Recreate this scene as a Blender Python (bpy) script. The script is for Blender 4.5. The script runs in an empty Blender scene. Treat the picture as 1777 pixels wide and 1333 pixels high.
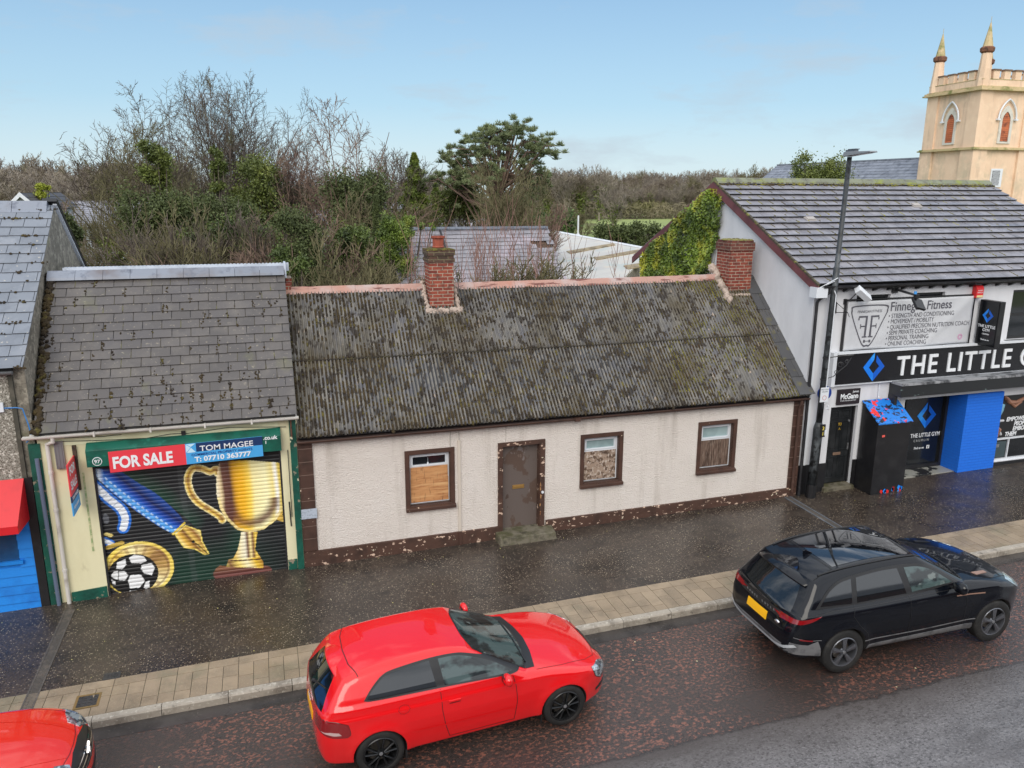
import bpy, bmesh, math, random
import numpy as np
from mathutils import Vector, Matrix, noise
random.seed(7); RN = np.random.default_rng(7)
S = bpy.context.scene; COL = S.collection
# ---------------- camera ----------------
CAM = np.array([-0.43457, -14.82994, 7.20768])
RI = np.array([0.95400, -0.29976, 0.00425]); UP = np.array([0.06709, 0.22729, 0.97151]); FW = np.array([0.29219, 0.92654, -0.23695])
cd = bpy.data.cameras.new("camera"); cam = bpy.data.objects.new("camera", cd); COL.objects.link(cam)
cd.sensor_width = 36; cd.lens = 1371.24/1777*36; cd.clip_start = .1; cd.clip_end = 4000
m = Matrix.Identity(4)
for i in range(3):
    m[i][0] = RI[i]; m[i][1] = UP[i]; m[i][2] = -FW[i]; m[i][3] = CAM[i]
cam.matrix_world = m; S.camera = cam
def at(px, py, Y):
    """photo pixel -> world point at distance Y behind the facade line"""
    d = FW + (px-888.5)/1371.24*RI - (py-666.5)/1371.24*UP
    return CAM + d*(Y-CAM[1])/d[1]
# ---------------- world and sun ----------------
SUN_EL, SUN_AZ = 38, 205      # sun stands behind the camera, to the left, behind thin cloud
w = bpy.data.worlds.new("World"); S.world = w; w.use_nodes = True
nt = w.node_tree; N = nt.nodes; LK = nt.links; N.clear()
sky = N.new('ShaderNodeTexSky'); sky.sky_type = 'NISHITA'; sky.sun_disc = False
sky.sun_elevation = math.radians(SUN_EL); sky.sun_rotation = math.radians(SUN_AZ)
sky.air_density = 1.0; sky.dust_density = 1.2; sky.ozone_density = 1.6; sky.altitude = 50
tc = N.new('ShaderNodeTexCoord'); sep = N.new('ShaderNodeSeparateXYZ'); LK.new(tc.outputs['Generated'], sep.inputs[0])
mp = N.new('ShaderNodeMapping'); mp.inputs['Scale'].default_value = (1, 1, 3.2); LK.new(tc.outputs['Generated'], mp.inputs[0])
no = N.new('ShaderNodeTexNoise'); no.inputs['Scale'].default_value = 3.1; no.inputs['Detail'].default_value = 7; no.inputs['Roughness'].default_value = .62
LK.new(mp.outputs[0], no.inputs[0])
# broken cloud overhead and behind the camera (-Y), nearly clear in front
cr = N.new('ShaderNodeMath'); cr.operation = 'MULTIPLY_ADD'; cr.inputs[1].default_value = -.42; LK.new(sep.outputs[1], cr.inputs[0]); LK.new(no.outputs[0], cr.inputs[2])
zz = N.new('ShaderNodeMath'); zz.operation = 'MULTIPLY_ADD'; zz.inputs[1].default_value = .46; LK.new(sep.outputs[2], zz.inputs[0]); LK.new(cr.outputs[0], zz.inputs[2])
rp = N.new('ShaderNodeMapRange'); rp.inputs[1].default_value = .45; rp.inputs[2].default_value = .66; rp.inputs[4].default_value = .9; LK.new(zz.outputs[0], rp.inputs[0])
veil = N.new('ShaderNodeMapRange'); veil.inputs[1].default_value = 0.0; veil.inputs[2].default_value = .6; veil.inputs[3].default_value = .85; veil.inputs[4].default_value = .35; LK.new(sep.outputs[2], veil.inputs[0])
hz = N.new('ShaderNodeValToRGB'); LK.new(sep.outputs[2], hz.inputs[0]); hz.color_ramp.elements[0].position = 0; hz.color_ramp.elements[0].color = (.56,.67,.71,1); hz.color_ramp.elements[1].position = .30; hz.color_ramp.elements[1].color = (.17,.34,.56,1); q_ = hz.color_ramp.elements.new(.10); q_.color = (.34,.53,.67,1)
hs = N.new('ShaderNodeVectorMath'); hs.operation = 'SCALE'; hs.inputs[3].default_value = 10.5; LK.new(hz.outputs[0], hs.inputs[0])
mxv = N.new('ShaderNodeMix'); mxv.data_type = 'RGBA'; LK.new(veil.outputs[0], mxv.inputs[0]); LK.new(sky.outputs[0], mxv.inputs[6]); LK.new(hs.outputs[0], mxv.inputs[7])
mxc = N.new('ShaderNodeMix'); mxc.data_type = 'RGBA'; LK.new(rp.outputs[0], mxc.inputs[0]); LK.new(mxv.outputs[2], mxc.inputs[6]); mxc.inputs[7].default_value = (11.2, 11.6, 12.2, 1)
# a few thin grey wisps low in front
mp2 = N.new('ShaderNodeMapping'); mp2.inputs['Scale'].default_value = (3.2, 3.2, 11); mp2.inputs['Location'].default_value = (.35, .1, .2); LK.new(tc.outputs['Generated'], mp2.inputs[0])
n2 = N.new('ShaderNodeTexNoise'); n2.inputs['Scale'].default_value = 1.6; n2.inputs['Detail'].default_value = 6; n2.inputs['Roughness'].default_value = .6; LK.new(mp2.outputs[0], n2.inputs[0])
r2 = N.new('ShaderNodeMapRange'); r2.inputs[1].default_value = .53; r2.inputs[2].default_value = .70; r2.inputs[4].default_value = .6; LK.new(n2.outputs[0], r2.inputs[0])
mx2 = N.new('ShaderNodeMix'); mx2.data_type = 'RGBA'; LK.new(r2.outputs[0], mx2.inputs[0]); LK.new(mxc.outputs[2], mx2.inputs[6]); mx2.inputs[7].default_value = (4.1, 4.7, 5.3, 1); mxc = mx2
bg = N.new('ShaderNodeBackground'); bg.inputs[1].default_value = .1; LK.new(mxc.outputs[2], bg.inputs[0])
wo = N.new('ShaderNodeOutputWorld'); LK.new(bg.outputs[0], wo.inputs[0])
sl = bpy.data.lights.new("sun", 'SUN'); so = bpy.data.objects.new("sun", sl); COL.objects.link(so)
sl.energy = 1.5; sl.angle = math.radians(42); sl.color = (1, .93, .82)
a, e = math.radians(SUN_AZ), math.radians(SUN_EL)
sd = Vector((math.sin(a)*math.cos(e), math.cos(a)*math.cos(e), math.sin(e)))
so.rotation_euler = sd.to_track_quat('Z', 'Y').to_euler()
S.view_settings.view_transform = 'Standard'; S.view_settings.look = 'None'; S.view_settings.exposure = 0.38; S.view_settings.gamma = 1
# ---------------- helpers ----------------
def G(x, y=0):
    """pavement height: the street climbs gently to the right"""
    return .0184*max(-60, min(60, x)) + .009*max(-3.8, min(0, y))
class MB:
    def __init__(s): s.v = []; s.f = []; s.m = []
    def add(s, vs, fs, mi=0):
        n = len(s.v); s.v += [tuple(map(float, q)) for q in vs]; s.f += [tuple(n+i for i in f) for f in fs]; s.m += [mi]*len(fs)
    def hexa(s, p, mi=0):
        s.add(p, [(0,3,2,1),(4,5,6,7),(0,1,5,4),(1,2,6,5),(2,3,7,6),(3,0,4,7)], mi)
    def box(s, x0, x1, y0, y1, z0, z1, mi=0):
        s.hexa([(x0,y0,z0),(x1,y0,z0),(x1,y1,z0),(x0,y1,z0),(x0,y0,z1),(x1,y0,z1),(x1,y1,z1),(x0,y1,z1)], mi)
    def obox(s, c, ax, ay, az, mi=0):
        """oriented box: centre and three half-extent vectors"""
        c, ax, ay, az = map(np.array, (c, ax, ay, az))
        s.hexa([c-ax-ay-az, c+ax-ay-az, c+ax+ay-az, c-ax+ay-az, c-ax-ay+az, c+ax-ay+az, c+ax+ay+az, c-ax+ay+az], mi)
    def cyl(s, p0, p1, r0, r1=None, n=12, mi=0, caps=True):
        r1 = r0 if r1 is None else r1
        p0 = np.array(p0, float); p1 = np.array(p1, float); d = p1-p0; L = np.linalg.norm(d)
        if L < 1e-9: return
        d /= L; u = np.cross(d, (0,0,1) if abs(d[2]) < .9 else (1,0,0)); u /= np.linalg.norm(u); w_ = np.cross(d, u)
        A = [2*math.pi*i/n for i in range(n)]
        vs = [p0+r0*(math.cos(t)*u+math.sin(t)*w_) for t in A]+[p1+r1*(math.cos(t)*u+math.sin(t)*w_) for t in A]
        fs = [(i, (i+1) % n, n+(i+1) % n, n+i) for i in range(n)]
        if caps: fs += [tuple(range(n))[::-1], tuple(range(n, 2*n))]
        s.add(vs, fs, mi)
    def tube(s, path, r, n=8, mi=0):
        P = [np.array(q, float) for q in path]; R_ = r if hasattr(r, '__len__') else [r]*len(P)
        vs = []; u = None
        for i, q in enumerate(P):
            d = P[min(i+1, len(P)-1)]-P[max(i-1, 0)]; d = d/(np.linalg.norm(d)+1e-9)
            if u is None: u = np.cross(d, (0,0,1) if abs(d[2]) < .9 else (1,0,0))
            u = u-d*(u@d); u /= np.linalg.norm(u)+1e-9; w_ = np.cross(d, u)
            vs += [q+R_[i]*(math.cos(2*math.pi*k/n)*u+math.sin(2*math.pi*k/n)*w_) for k in range(n)]
        fs = [(i*n+k, i*n+(k+1) % n, (i+1)*n+(k+1) % n, (i+1)*n+k) for i in range(len(P)-1) for k in range(n)]
        fs += [tuple(range(n))[::-1], tuple(range((len(P)-1)*n, len(P)*n))]
        s.add(vs, fs, mi)
    def prism(s, poly, axis, a0, a1, mi=0):
        """polygon in the two other axes (in order), extruded along axis from a0 to a1"""
        def P(q, a_):
            if axis == 'x': return (a_, q[0], q[1])
            if axis == 'y': return (q[0], a_, q[1])
            return (q[0], q[1], a_)
        n = len(poly)
        s.add([P(q, a0) for q in poly]+[P(q, a1) for q in poly], [tuple(range(n))[::-1], tuple(range(n, 2*n))]+[(i, (i+1) % n, n+(i+1) % n, n+i) for i in range(n)], mi)
    def lathe(s, c, axis, prof, n=32, mi=0, closed=False):
        """prof: list of (radius, offset along axis)"""
        c = np.array(c, float); d = np.array(axis, float); d /= np.linalg.norm(d)
        u = np.cross(d, (0,0,1) if abs(d[2]) < .9 else (1,0,0)); u /= np.linalg.norm(u); w_ = np.cross(d, u)
        vs = [c+o*d+r*(math.cos(2*math.pi*k/n)*u+math.sin(2*math.pi*k/n)*w_) for r, o in prof for k in range(n)]
        m_ = len(prof); rng = range(m_ if closed else m_-1)
        s.add(vs, [(i*n+k, i*n+(k+1) % n, ((i+1) % m_)*n+(k+1) % n, ((i+1) % m_)*n+k) for i in rng for k in range(n)], mi)
    def dome(s, p, Nn, r, h, mi=0, asp=1.0, U=None):
        """little lump sitting on a surface"""
        p = np.array(p, float); Nn = np.array(Nn, float)
        u = np.cross(Nn, (1,0,.01)) if U is None else np.array(U, float); u /= np.linalg.norm(u); w_ = np.cross(Nn, u)
        n = 7; ph = random.random()*6
        r1 = [r*random.uniform(.6, 1.25) for _ in range(n)]
        A = [ph+2*math.pi*k/n for k in range(n)]
        vs = [p-.004*Nn+r1[k]*(math.cos(A[k])*u*asp+math.sin(A[k])*w_) for k in range(n)]
        vs += [p+.7*h*Nn+.7*r1[k]*(math.cos(A[k])*u*asp+math.sin(A[k])*w_) for k in range(n)]+[p+h*Nn]
        s.add(vs, [(k, (k+1) % n, n+(k+1) % n, n+k) for k in range(n)]+[(n+k, n+(k+1) % n, 2*n) for k in range(n)], mi)
    def build(s, name, mats, parent=None, smooth=False, bevel=0):
        me = bpy.data.meshes.new(name); me.from_pydata(s.v, [], s.f)
        mats = mats if isinstance(mats, (list, tuple)) else [mats]
        for q in mats: me.materials.append(q)
        if len(mats) > 1: me.polygons.foreach_set('material_index', s.m)
        if smooth: me.polygons.foreach_set('use_smooth', [True]*len(s.f))
        me.update()
        o = bpy.data.objects.new(name, me); COL.objects.link(o)
        if bevel:
            b = o.modifiers.new('bevel', 'BEVEL'); b.width = bevel; b.segments = 2; b.limit_method = 'ANGLE'; b.angle_limit = .6; b.harden_normals = False
        if parent is not None: attach(o, parent)
        return o
def attach(o, parent):
    o.parent = parent
    if parent.type == 'EMPTY': o.matrix_parent_inverse = parent.get('_b') and Matrix.Identity(4) or Matrix.Translation(-parent.location)
def tag(o, label=None, cat=None, group=None, kind=None):
    if label: o['label'] = label
    if cat: o['category'] = cat
    if group: o['group'] = group
    if kind: o['kind'] = kind
    return o
def thing(name, label, cat, loc=(0,0,0), group=None):
    """Empty at a thing's base; children are modelled in world coordinates"""
    o = bpy.data.objects.new(name, None); o.empty_display_size = .2; o.location = loc; COL.objects.link(o)
    return tag(o, label, cat, group)
def struct(o): o['kind'] = 'structure'; return o
def copy_tree(o, parent=None):
    c = o.copy(); COL.objects.link(c)
    if parent is not None: c.parent = parent
    for ch in list(o.children): copy_tree(ch, c)
    return c
def sr(r, g, b):
    f = lambda c: (c/255/12.92 if c <= 10 else ((c/255+.055)/1.055)**2.4)
    return (f(r), f(g), f(b), 1)
def mat(name, col, rough=.6, layers=(), bump=None, metal=0, coat=0, island=0, rvar=None, emit=None, alpha=None, spec=.5, bump2=None, coord='Object', attr=None):
    """layers: (colour, scale, lo, hi[, stretch, detail, opacity]) noise patches over the base colour
       bump: (scale, strength, stretch) ; rvar: (scale, lo, hi, rough2) ; island: brightness spread per loose piece"""
    M_ = bpy.data.materials.new(name); M_.use_nodes = True; t = M_.node_tree; B = t.nodes['Principled BSDF']
    new = t.nodes.new; lk = t.links.new
    tcn = new('ShaderNodeTexCoord')
    def nz(scale, stretch=(1,1,1), det=4, kind='noise', off=0):
        mpn = new('ShaderNodeMapping'); mpn.inputs['Scale'].default_value = stretch; mpn.inputs['Location'].default_value = (off, off*1.7, off*.6); lk(tcn.outputs[coord], mpn.inputs[0])
        if kind == 'voronoi':
            q = new('ShaderNodeTexVoronoi'); q.inputs['Scale'].default_value = scale; lk(mpn.outputs[0], q.inputs[0]); return q.outputs['Distance']
        q = new('ShaderNodeTexNoise'); q.inputs['Scale'].default_value = scale; q.inputs['Detail'].default_value = det; q.inputs['Roughness'].default_value = .6; lk(mpn.outputs[0], q.inputs[0]); return q.outputs[0]
    def rng_(src, lo, hi, a_=0, b_=1):
        q = new('ShaderNodeMapRange'); q.inputs[1].default_value = lo; q.inputs[2].default_value = hi; q.inputs[3].default_value = a_; q.inputs[4].default_value = b_; lk(src, q.inputs[0]); return q.outputs[0]
    if len(col) == 3: col = (*col, 1)
    cur = None
    if attr:
        q = new('ShaderNodeVertexColor'); q.layer_name = attr; cur = q.outputs[0]
    def mix(fac, c2):
        nonlocal cur
        q = new('ShaderNodeMix'); q.data_type = 'RGBA'; lk(fac, q.inputs[0])
        if cur is None: q.inputs[6].default_value = col
        else: lk(cur, q.inputs[6])
        if isinstance(c2, tuple): q.inputs[7].default_value = c2 if len(c2) == 4 else (*c2, 1)
        else: lk(c2, q.inputs[7])
        cur = q.outputs[2]
    if island:
        g_ = new('ShaderNodeNewGeometry'); f1 = rng_(g_.outputs['Random Per Island'], 0, 1)
        mix(f1, tuple(min(1, c*(1+island)) for c in col[:3]))
        # second pick in an opposite direction
        mth = new('ShaderNodeMath'); mth.operation = 'FRACT'; m2 = new('ShaderNodeMath'); m2.operation = 'MULTIPLY'; m2.inputs[1].default_value = 7.31; lk(g_.outputs['Random Per Island'], m2.inputs[0]); lk(m2.outputs[0], mth.inputs[0])
        mix(rng_(mth.outputs[0], .6, 1), tuple(c*(1-.7*island) for c in col[:3]))
    for i, L in enumerate(layers):
        c2, sc, lo, hi = L[:4]; st = L[4] if len(L) > 4 and L[4] else (1,1,1); det = L[5] if len(L) > 5 else 5; op = L[6] if len(L) > 6 else 1
        kind = 'voronoi' if det == 'v' else 'noise'
        mix(rng_(nz(sc, st, det if det != 'v' else 2, kind, off=i*3.7), lo, hi, 0, op), c2)
    if cur is None: B.inputs['Base Color'].default_value = col
    else: lk(cur, B.inputs['Base Color'])
    B.inputs['Roughness'].default_value = rough; B.inputs['Metallic'].default_value = metal; B.inputs['Specular IOR Level'].default_value = spec
    if coat: B.inputs['Coat Weight'].default_value = coat; B.inputs['Coat Roughness'].default_value = .03
    if rvar: lk(rng_(nz(rvar[0], rvar[4] if len(rvar) > 4 else (1,1,1), 3, off=9), rvar[1], rvar[2], rough, rvar[3]), B.inputs['Roughness'])
    pn = None
    for bq in (bump, bump2):
        if bq:
            bn = new('ShaderNodeBump'); bn.inputs['Strength'].default_value = bq[1]; bn.inputs['Distance'].default_value = bq[3] if len(bq) > 3 else .01
            lk(nz(bq[0], bq[2] if len(bq) > 2 and bq[2] else (1,1,1), 4), bn.inputs['Height'])
            if pn: lk(pn, bn.inputs['Normal'])
            pn = bn.outputs[0]
    if pn: lk(pn, B.inputs['Normal'])
    if emit: B.inputs['Emission Color'].default_value = (*emit[0], 1); B.inputs['Emission Strength'].default_value = emit[1]
    if alpha is not None: B.inputs['Alpha'].default_value = alpha
    return M_
def brick_mat(name, c1, c2, mortar, sc=1.0, soot=.75):
    M_ = bpy.data.materials.new(name); M_.use_nodes = True; t = M_.node_tree; B = t.nodes['Principled BSDF']; new = t.nodes.new; lk = t.links.new
    tcn = new('ShaderNodeTexCoord'); sp = new('ShaderNodeSeparateXYZ'); lk(tcn.outputs['Object'], sp.inputs[0])
    ad = new('ShaderNodeMath'); lk(sp.outputs[0], ad.inputs[0]); lk(sp.outputs[1], ad.inputs[1]); cb = new('ShaderNodeCombineXYZ'); lk(ad.outputs[0], cb.inputs[0]); lk(sp.outputs[2], cb.inputs[1])
    br = new('ShaderNodeTexBrick'); br.inputs['Color1'].default_value = c1; br.inputs['Color2'].default_value = c2; br.inputs['Mortar'].default_value = mortar
    br.inputs['Scale'].default_value = 1; br.inputs['Mortar Size'].default_value = .007*sc; br.inputs['Brick Width'].default_value = .225*sc; br.inputs['Row Height'].default_value = .075*sc; br.inputs['Bias'].default_value = -.1
    lk(cb.outputs[0], br.inputs[0])
    no_ = new('ShaderNodeTexNoise'); no_.inputs['Scale'].default_value = 9; no_.inputs['Detail'].default_value = 6; lk(tcn.outputs['Object'], no_.inputs[0])
    rg = new('ShaderNodeMapRange'); rg.inputs[1].default_value = .48; rg.inputs[2].default_value = .72; rg.inputs[4].default_value = soot; lk(no_.outputs[0], rg.inputs[0])
    mx = new('ShaderNodeMix'); mx.data_type = 'RGBA'; lk(rg.outputs[0], mx.inputs[0]); lk(br.outputs[0], mx.inputs[6]); mx.inputs[7].default_value = sr(60, 42, 36)
    lk(mx.outputs[2], B.inputs['Base Color']); B.inputs['Roughness'].default_value = .75
    bn = new('ShaderNodeBump'); bn.invert = True; bn.inputs['Strength'].default_value = .8; bn.inputs['Distance'].default_value = .01; lk(br.outputs['Fac'], bn.inputs['Height']); lk(bn.outputs[0], B.inputs['Normal'])
    return M_
def text(s, size, org, mt, parent, U=(1,0,0), V=(0,0,1), name='lettering', align='LEFT', bold=0.0, sx=1.0, shear=0, ext=.004, spacing=1.0):
    c = bpy.data.curves.new('t', 'FONT'); c.body = s; c.size = size; c.align_x = align; c.offset = bold*size; c.shear = shear; c.extrude = 0; c.space_character = spacing; c.resolution_u = 4
    o = bpy.data.objects.new('t', c); COL.objects.link(o); bpy.context.view_layer.update()
    me = bpy.data.meshes.new_from_object(o.evaluated_get(bpy.context.evaluated_depsgraph_get())); bpy.data.objects.remove(o); bpy.data.curves.remove(c)
    U = Vector(U).normalized(); V = Vector(V).normalized(); Nn = U.cross(V); O = Vector(org)
    n = len(me.vertices); co = [O+U*(q.co.x*sx)+V*q.co.y+Nn*ext for q in me.vertices]
    fs = [tuple(f.vertices) for f in me.polygons]
    m2 = MB(); m2.add(co, fs)
    # thickness: border walls
    cnt = {}
    for f in fs:
        for i in range(len(f)):
            e_ = (f[i], f[(i+1) % len(f)]); k = (min(e_), max(e_)); cnt[k] = None if k in cnt else e_
    for k, e_ in cnt.items():
        if e_: a_, b_ = e_; m2.add([co[a_], co[a_]-Nn*ext*.95, co[b_]-Nn*ext*.95, co[b_]], [(0,1,2,3)])
    bpy.data.meshes.remove(me)
    return m2.build(name, mt, parent)
def slates(mb, O, U, V, wd, ht, tw, th, thick=.008, jit=.006, lift=.016, clip=None, skip=(), gap=.006, joints=None):
    """courses of overlapping slates from the eave up; U along the eave, V up the slope"""
    O, U, V = (np.array(q, float) for q in (O, U, V)); Nn = np.cross(U, V); Nn /= np.linalg.norm(Nn)
    rows = int(math.ceil(ht/th))
    for r in range(rows):
        off = (r % 2)*tw/2+random.uniform(-.02, .02); n = int(wd/tw)+3
        v0 = r*th; v1 = min(ht, v0+th*1.25)
        for i in range(-1, n):
            a0 = i*tw+off; a1 = a0+tw-gap
            lo, hi = (clip(v0+th/2) if clip else (0, wd))
            a0 = max(lo, a0); a1 = min(hi, a1)
            if a1-a0 < .03 or (r, i) in skip: continue
            j = random.uniform(-jit, jit); l0 = lift+random.uniform(0, jit); tl = random.uniform(-jit, jit)*.5
            P = []
            for hgt in (0, thick):
                for (uu, vv, ll) in ((a0, v0+j+tl, l0), (a1, v0+j-tl, l0), (a1, v1, .001), (a0, v1, .001)):
                    P.append(O+U*uu+V*vv+Nn*(ll+hgt))
            mb.hexa(P)
            mb.m[-4] = 1     # the exposed lower edge: shade and dirt painted into its dark colour
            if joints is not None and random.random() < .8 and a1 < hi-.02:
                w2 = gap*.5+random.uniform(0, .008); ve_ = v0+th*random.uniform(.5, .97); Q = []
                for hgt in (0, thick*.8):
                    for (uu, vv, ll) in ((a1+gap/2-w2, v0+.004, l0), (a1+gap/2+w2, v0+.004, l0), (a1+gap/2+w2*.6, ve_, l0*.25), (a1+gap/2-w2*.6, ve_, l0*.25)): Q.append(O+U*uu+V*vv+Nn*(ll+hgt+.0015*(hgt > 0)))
                joints.hexa(Q)  # moss strip whose dark colour also paints in the joint's shade
def wall_open(mb, x0, x1, z0, z1, y0, y1, holes, mi=0):
    """wall in the x-z plane from y0 (front) to y1 with rectangular holes (hx0,hx1,hz0,hz1)"""
    xs = sorted({x0, x1, *[h[0] for h in holes], *[h[1] for h in holes]}); zs = sorted({z0, z1, *[h[2] for h in holes], *[h[3] for h in holes]})
    xs = [q for q in xs if x0 <= q <= x1]; zs = [q for q in zs if z0 <= q <= z1]
    solid = lambda i, k: 0 <= i < len(xs)-1 and 0 <= k < len(zs)-1 and not any(h[0] < (xs[i]+xs[i+1])/2 < h[1] and h[2] < (zs[k]+zs[k+1])/2 < h[3] for h in holes)
    for i in range(len(xs)-1):
        for k in range(len(zs)-1):
            if not solid(i, k): continue
            a, b, c, d = xs[i], xs[i+1], zs[k], zs[k+1]
            mb.add([(a,y0,c),(b,y0,c),(b,y0,d),(a,y0,d)], [(0,1,2,3)], mi); mb.add([(a,y1,c),(b,y1,c),(b,y1,d),(a,y1,d)], [(3,2,1,0)], mi)
            if not solid(i-1, k): mb.add([(a,y0,c),(a,y1,c),(a,y1,d),(a,y0,d)], [(3,2,1,0)], mi)
            if not solid(i+1, k): mb.add([(b,y0,c),(b,y1,c),(b,y1,d),(b,y0,d)], [(0,1,2,3)], mi)
            if not solid(i, k-1): mb.add([(a,y0,c),(b,y0,c),(b,y1,c),(a,y1,c)], [(3,2,1,0)], mi)
            if not solid(i, k+1): mb.add([(a,y0,d),(b,y0,d),(b,y1,d),(a,y1,d)], [(0,1,2,3)], mi)
def polyext(mb, pts, y0, y1, mi=0): mb.prism(pts, 'y', y0, y1, mi)
# ---------------- shared materials ----------------
M = {}
M['roughcast'] = mat('cream_roughcast', sr(219,211,204), .85, [(sr(208,199,192), 1.3, .45, .75, None, 5, .5), (sr(222,215,210), 2.2, .5, .7, (1,1,.4), 5, .5), (sr(160,148,136), 1.1, .54, .76, (2.4,1,.22), 6, .6), (sr(150,146,130), .5, .62, .8, (1,1,.8), 6, .4)], bump=(34, 1.0, None, .03), bump2=(9, .4, None, .03))
M['brown'] = mat('brown_paint', sr(76,54,46), .5, [(sr(60,42,36), 3, .45, .7), (sr(96,74,64), 5, .6, .8)], bump=(12, .3, None, .01))
M['brown_peel'] = mat('peeling_brown_paint', sr(78,55,46), .55, [(sr(58,42,36), 3, .45, .7), (sr(205,178,158), 7, .60, .625, (1,1,1.6), 6), (sr(225,216,190), 10, .68, .69, None, 6)], bump=(9, .5, None, .02))
M['brown_chip'] = mat('chipped_brown_paint', sr(78,55,46), .5, [(sr(60,43,37), 3, .45, .7), (sr(222,205,180), 8, .70, .715, None, 5)], bump=(12, .3, None, .01))
M['white_pvc'] = mat('white_plastic', sr(214,218,224), .35, [(sr(170,172,170), 6, .6, .85, None, 4, .5)])
M['glass_dark'] = mat('dark_glass', (.012,.015,.018), .06, spec=.8)
M['glass_pale'] = mat('pale_frosted_glass', sr(150,170,172), .18, [(sr(120,140,142), 2, .4, .7)], spec=.6)
M['black'] = mat('black_paint', (.012,.012,.014), .35, [((.03,.03,.03), 4, .55, .8)])
M['black_metal'] = mat('black_metal', (.02,.02,.023), .4, [((.05,.05,.055), 6, .5, .8)], bump=(20, .15, None, .005))
M['concrete'] = mat('mossy_concrete', sr(108,102,88), .7, [(sr(74,72,48), 3, .45, .62), (sr(60,56,44), 7, .5, .7)], bump=(25, .6, None, .01))
M['moss'] = mat('moss', sr(88,84,30), .95, [(sr(60,42,20), 3, .44, .56), (sr(132,124,40), 9, .55, .7)], bump=(120, 1, None, .01))
M['moss_brown'] = mat('brown_moss', sr(62,50,26), .95, [(sr(40,32,22), 2.2, .45, .6), (sr(96,88,36), 6, .56, .7)], bump=(120, 1, None, .01))
M['lead'] = mat('lead_grey', sr(92,98,106), .5, [(sr(120,126,134), 4, .5, .7)])
M['steel'] = mat('galvanised_steel', sr(150,152,156), .4, [(sr(110,90,78), 6, .58, .75)], metal=.6)
M['white_wall'] = mat('white_render', sr(214,215,219), .75, [(sr(176,178,184), 1.2, .45, .75, (1.5,1,.3), 5, .6), (sr(214,216,222), 3, .5, .8, None, 4, .5)], bump=(22, .25, None, .01))
M['white_text'] = mat('white_letter', sr(225,228,232), .4)
M['brick'] = brick_mat('red_brick', sr(150,72,52), sr(118,50,40), sr(176,160,142))
# ================= ground, road, pavement =================
gm = mat('ground_grass', sr(92,104,52), .95, [(sr(96,88,62), .35, .42, .62), (sr(120,134,66), .05, .45, .6), (sr(60,62,36), 1.5, .5, .75)], bump=(6, .6, None, .05))
b = MB(); xs = [-700,-300,-120,-60,-30,-15,0,15,30,60,120,300,700]; ys = [-200,-60,-30,-14,-9,0,10,20,40,80,150,300,700]
for j, y in enumerate(ys):
    for x in xs: b.v.append((x, y, G(x)-.24))
nx = len(xs)
for j in range(len(ys)-1):
    for i in range(nx-1): b.f.append((j*nx+i, j*nx+i+1, (j+1)*nx+i+1, (j+1)*nx+i)); b.m.append(0)
struct(b.build('ground', gm))
def chip_mat(name, base, chips, rough, rv, bumps, wet=.15, coat=.0):
    return mat(name, base, rough, chips, bump=bumps, rvar=rv, spec=.5, coat=coat)
asph = mat('wet_pavement_asphalt', sr(54,47,42), .42, [
    (sr(68,59,52), .9, .42, .62, None, 4, .8), (sr(36,32,30), 1.4, .5, .66, (1,1.6,1), 5, .85),
    (sr(100,88,76), 30, .58, .64, None, 3, .8), (sr(30,27,26), 26, .55, .62, None, 3, .8),
    ], bump=(60, .55, None, .006), rvar=(.55, .4, .62, .16), spec=.6)
# bright chips: voronoi cells are small dots only where the distance is tiny, so give them their own material layer
def dots(mt, scale, thr, col, prob=.5, stretch=(1,1,1), dist=.0):
    t = mt.node_tree; B = t.nodes['Principled BSDF']; new = t.nodes.new; lk = t.links.new
    tcn = new('ShaderNodeTexCoord'); mpn = new('ShaderNodeMapping'); mpn.inputs['Scale'].default_value = stretch; lk(tcn.outputs['Object'], mpn.inputs[0])
    src = mpn.outputs[0]
    if dist:
        n_ = new('ShaderNodeTexNoise'); n_.inputs['Scale'].default_value = scale*1.3; lk(src, n_.inputs[0]); ma = new('ShaderNodeVectorMath'); ma.operation = 'MULTIPLY_ADD'; ma.inputs[1].default_value = (dist,)*3; lk(n_.outputs['Color'], ma.inputs[0]); lk(src, ma.inputs[2]); src = ma.outputs[0]
    v = new('ShaderNodeTexVoronoi'); v.inputs['Scale'].default_value = scale; lk(src, v.inputs[0])
    sp = new('ShaderNodeSeparateColor'); lk(v.outputs['Color'], sp.inputs[0])
    a1 = new('ShaderNodeMath'); a1.operation = 'LESS_THAN'; a1.inputs[1].default_value = thr; lk(v.outputs['Distance'], a1.inputs[0])
    a2 = new('ShaderNodeMath'); a2.operation = 'LESS_THAN'; a2.inputs[1].default_value = prob; lk(sp.outputs[0], a2.inputs[0])
    a3 = new('ShaderNodeMath'); a3.operation = 'MULTIPLY'; lk(a1.outputs[0], a3.inputs[0]); lk(a2.outputs[0], a3.inputs[1])
    mx = new('ShaderNodeMix'); mx.data_type = 'RGBA'; lk(a3.outputs[0], mx.inputs[0]); l0 = B.inputs['Base Color'].links[0].from_socket; lk(l0, mx.inputs[6]); mx.inputs[7].default_value = col; lk(mx.outputs[2], B.inputs['Base Color'])
dots(asph, 30, .32, sr(132,120,104), .25, dist=.02); dots(asph, 14, .12, sr(172,162,136), .34, dist=.02); dots(asph, 5, .05, sr(206,198,120), .5)
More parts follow.
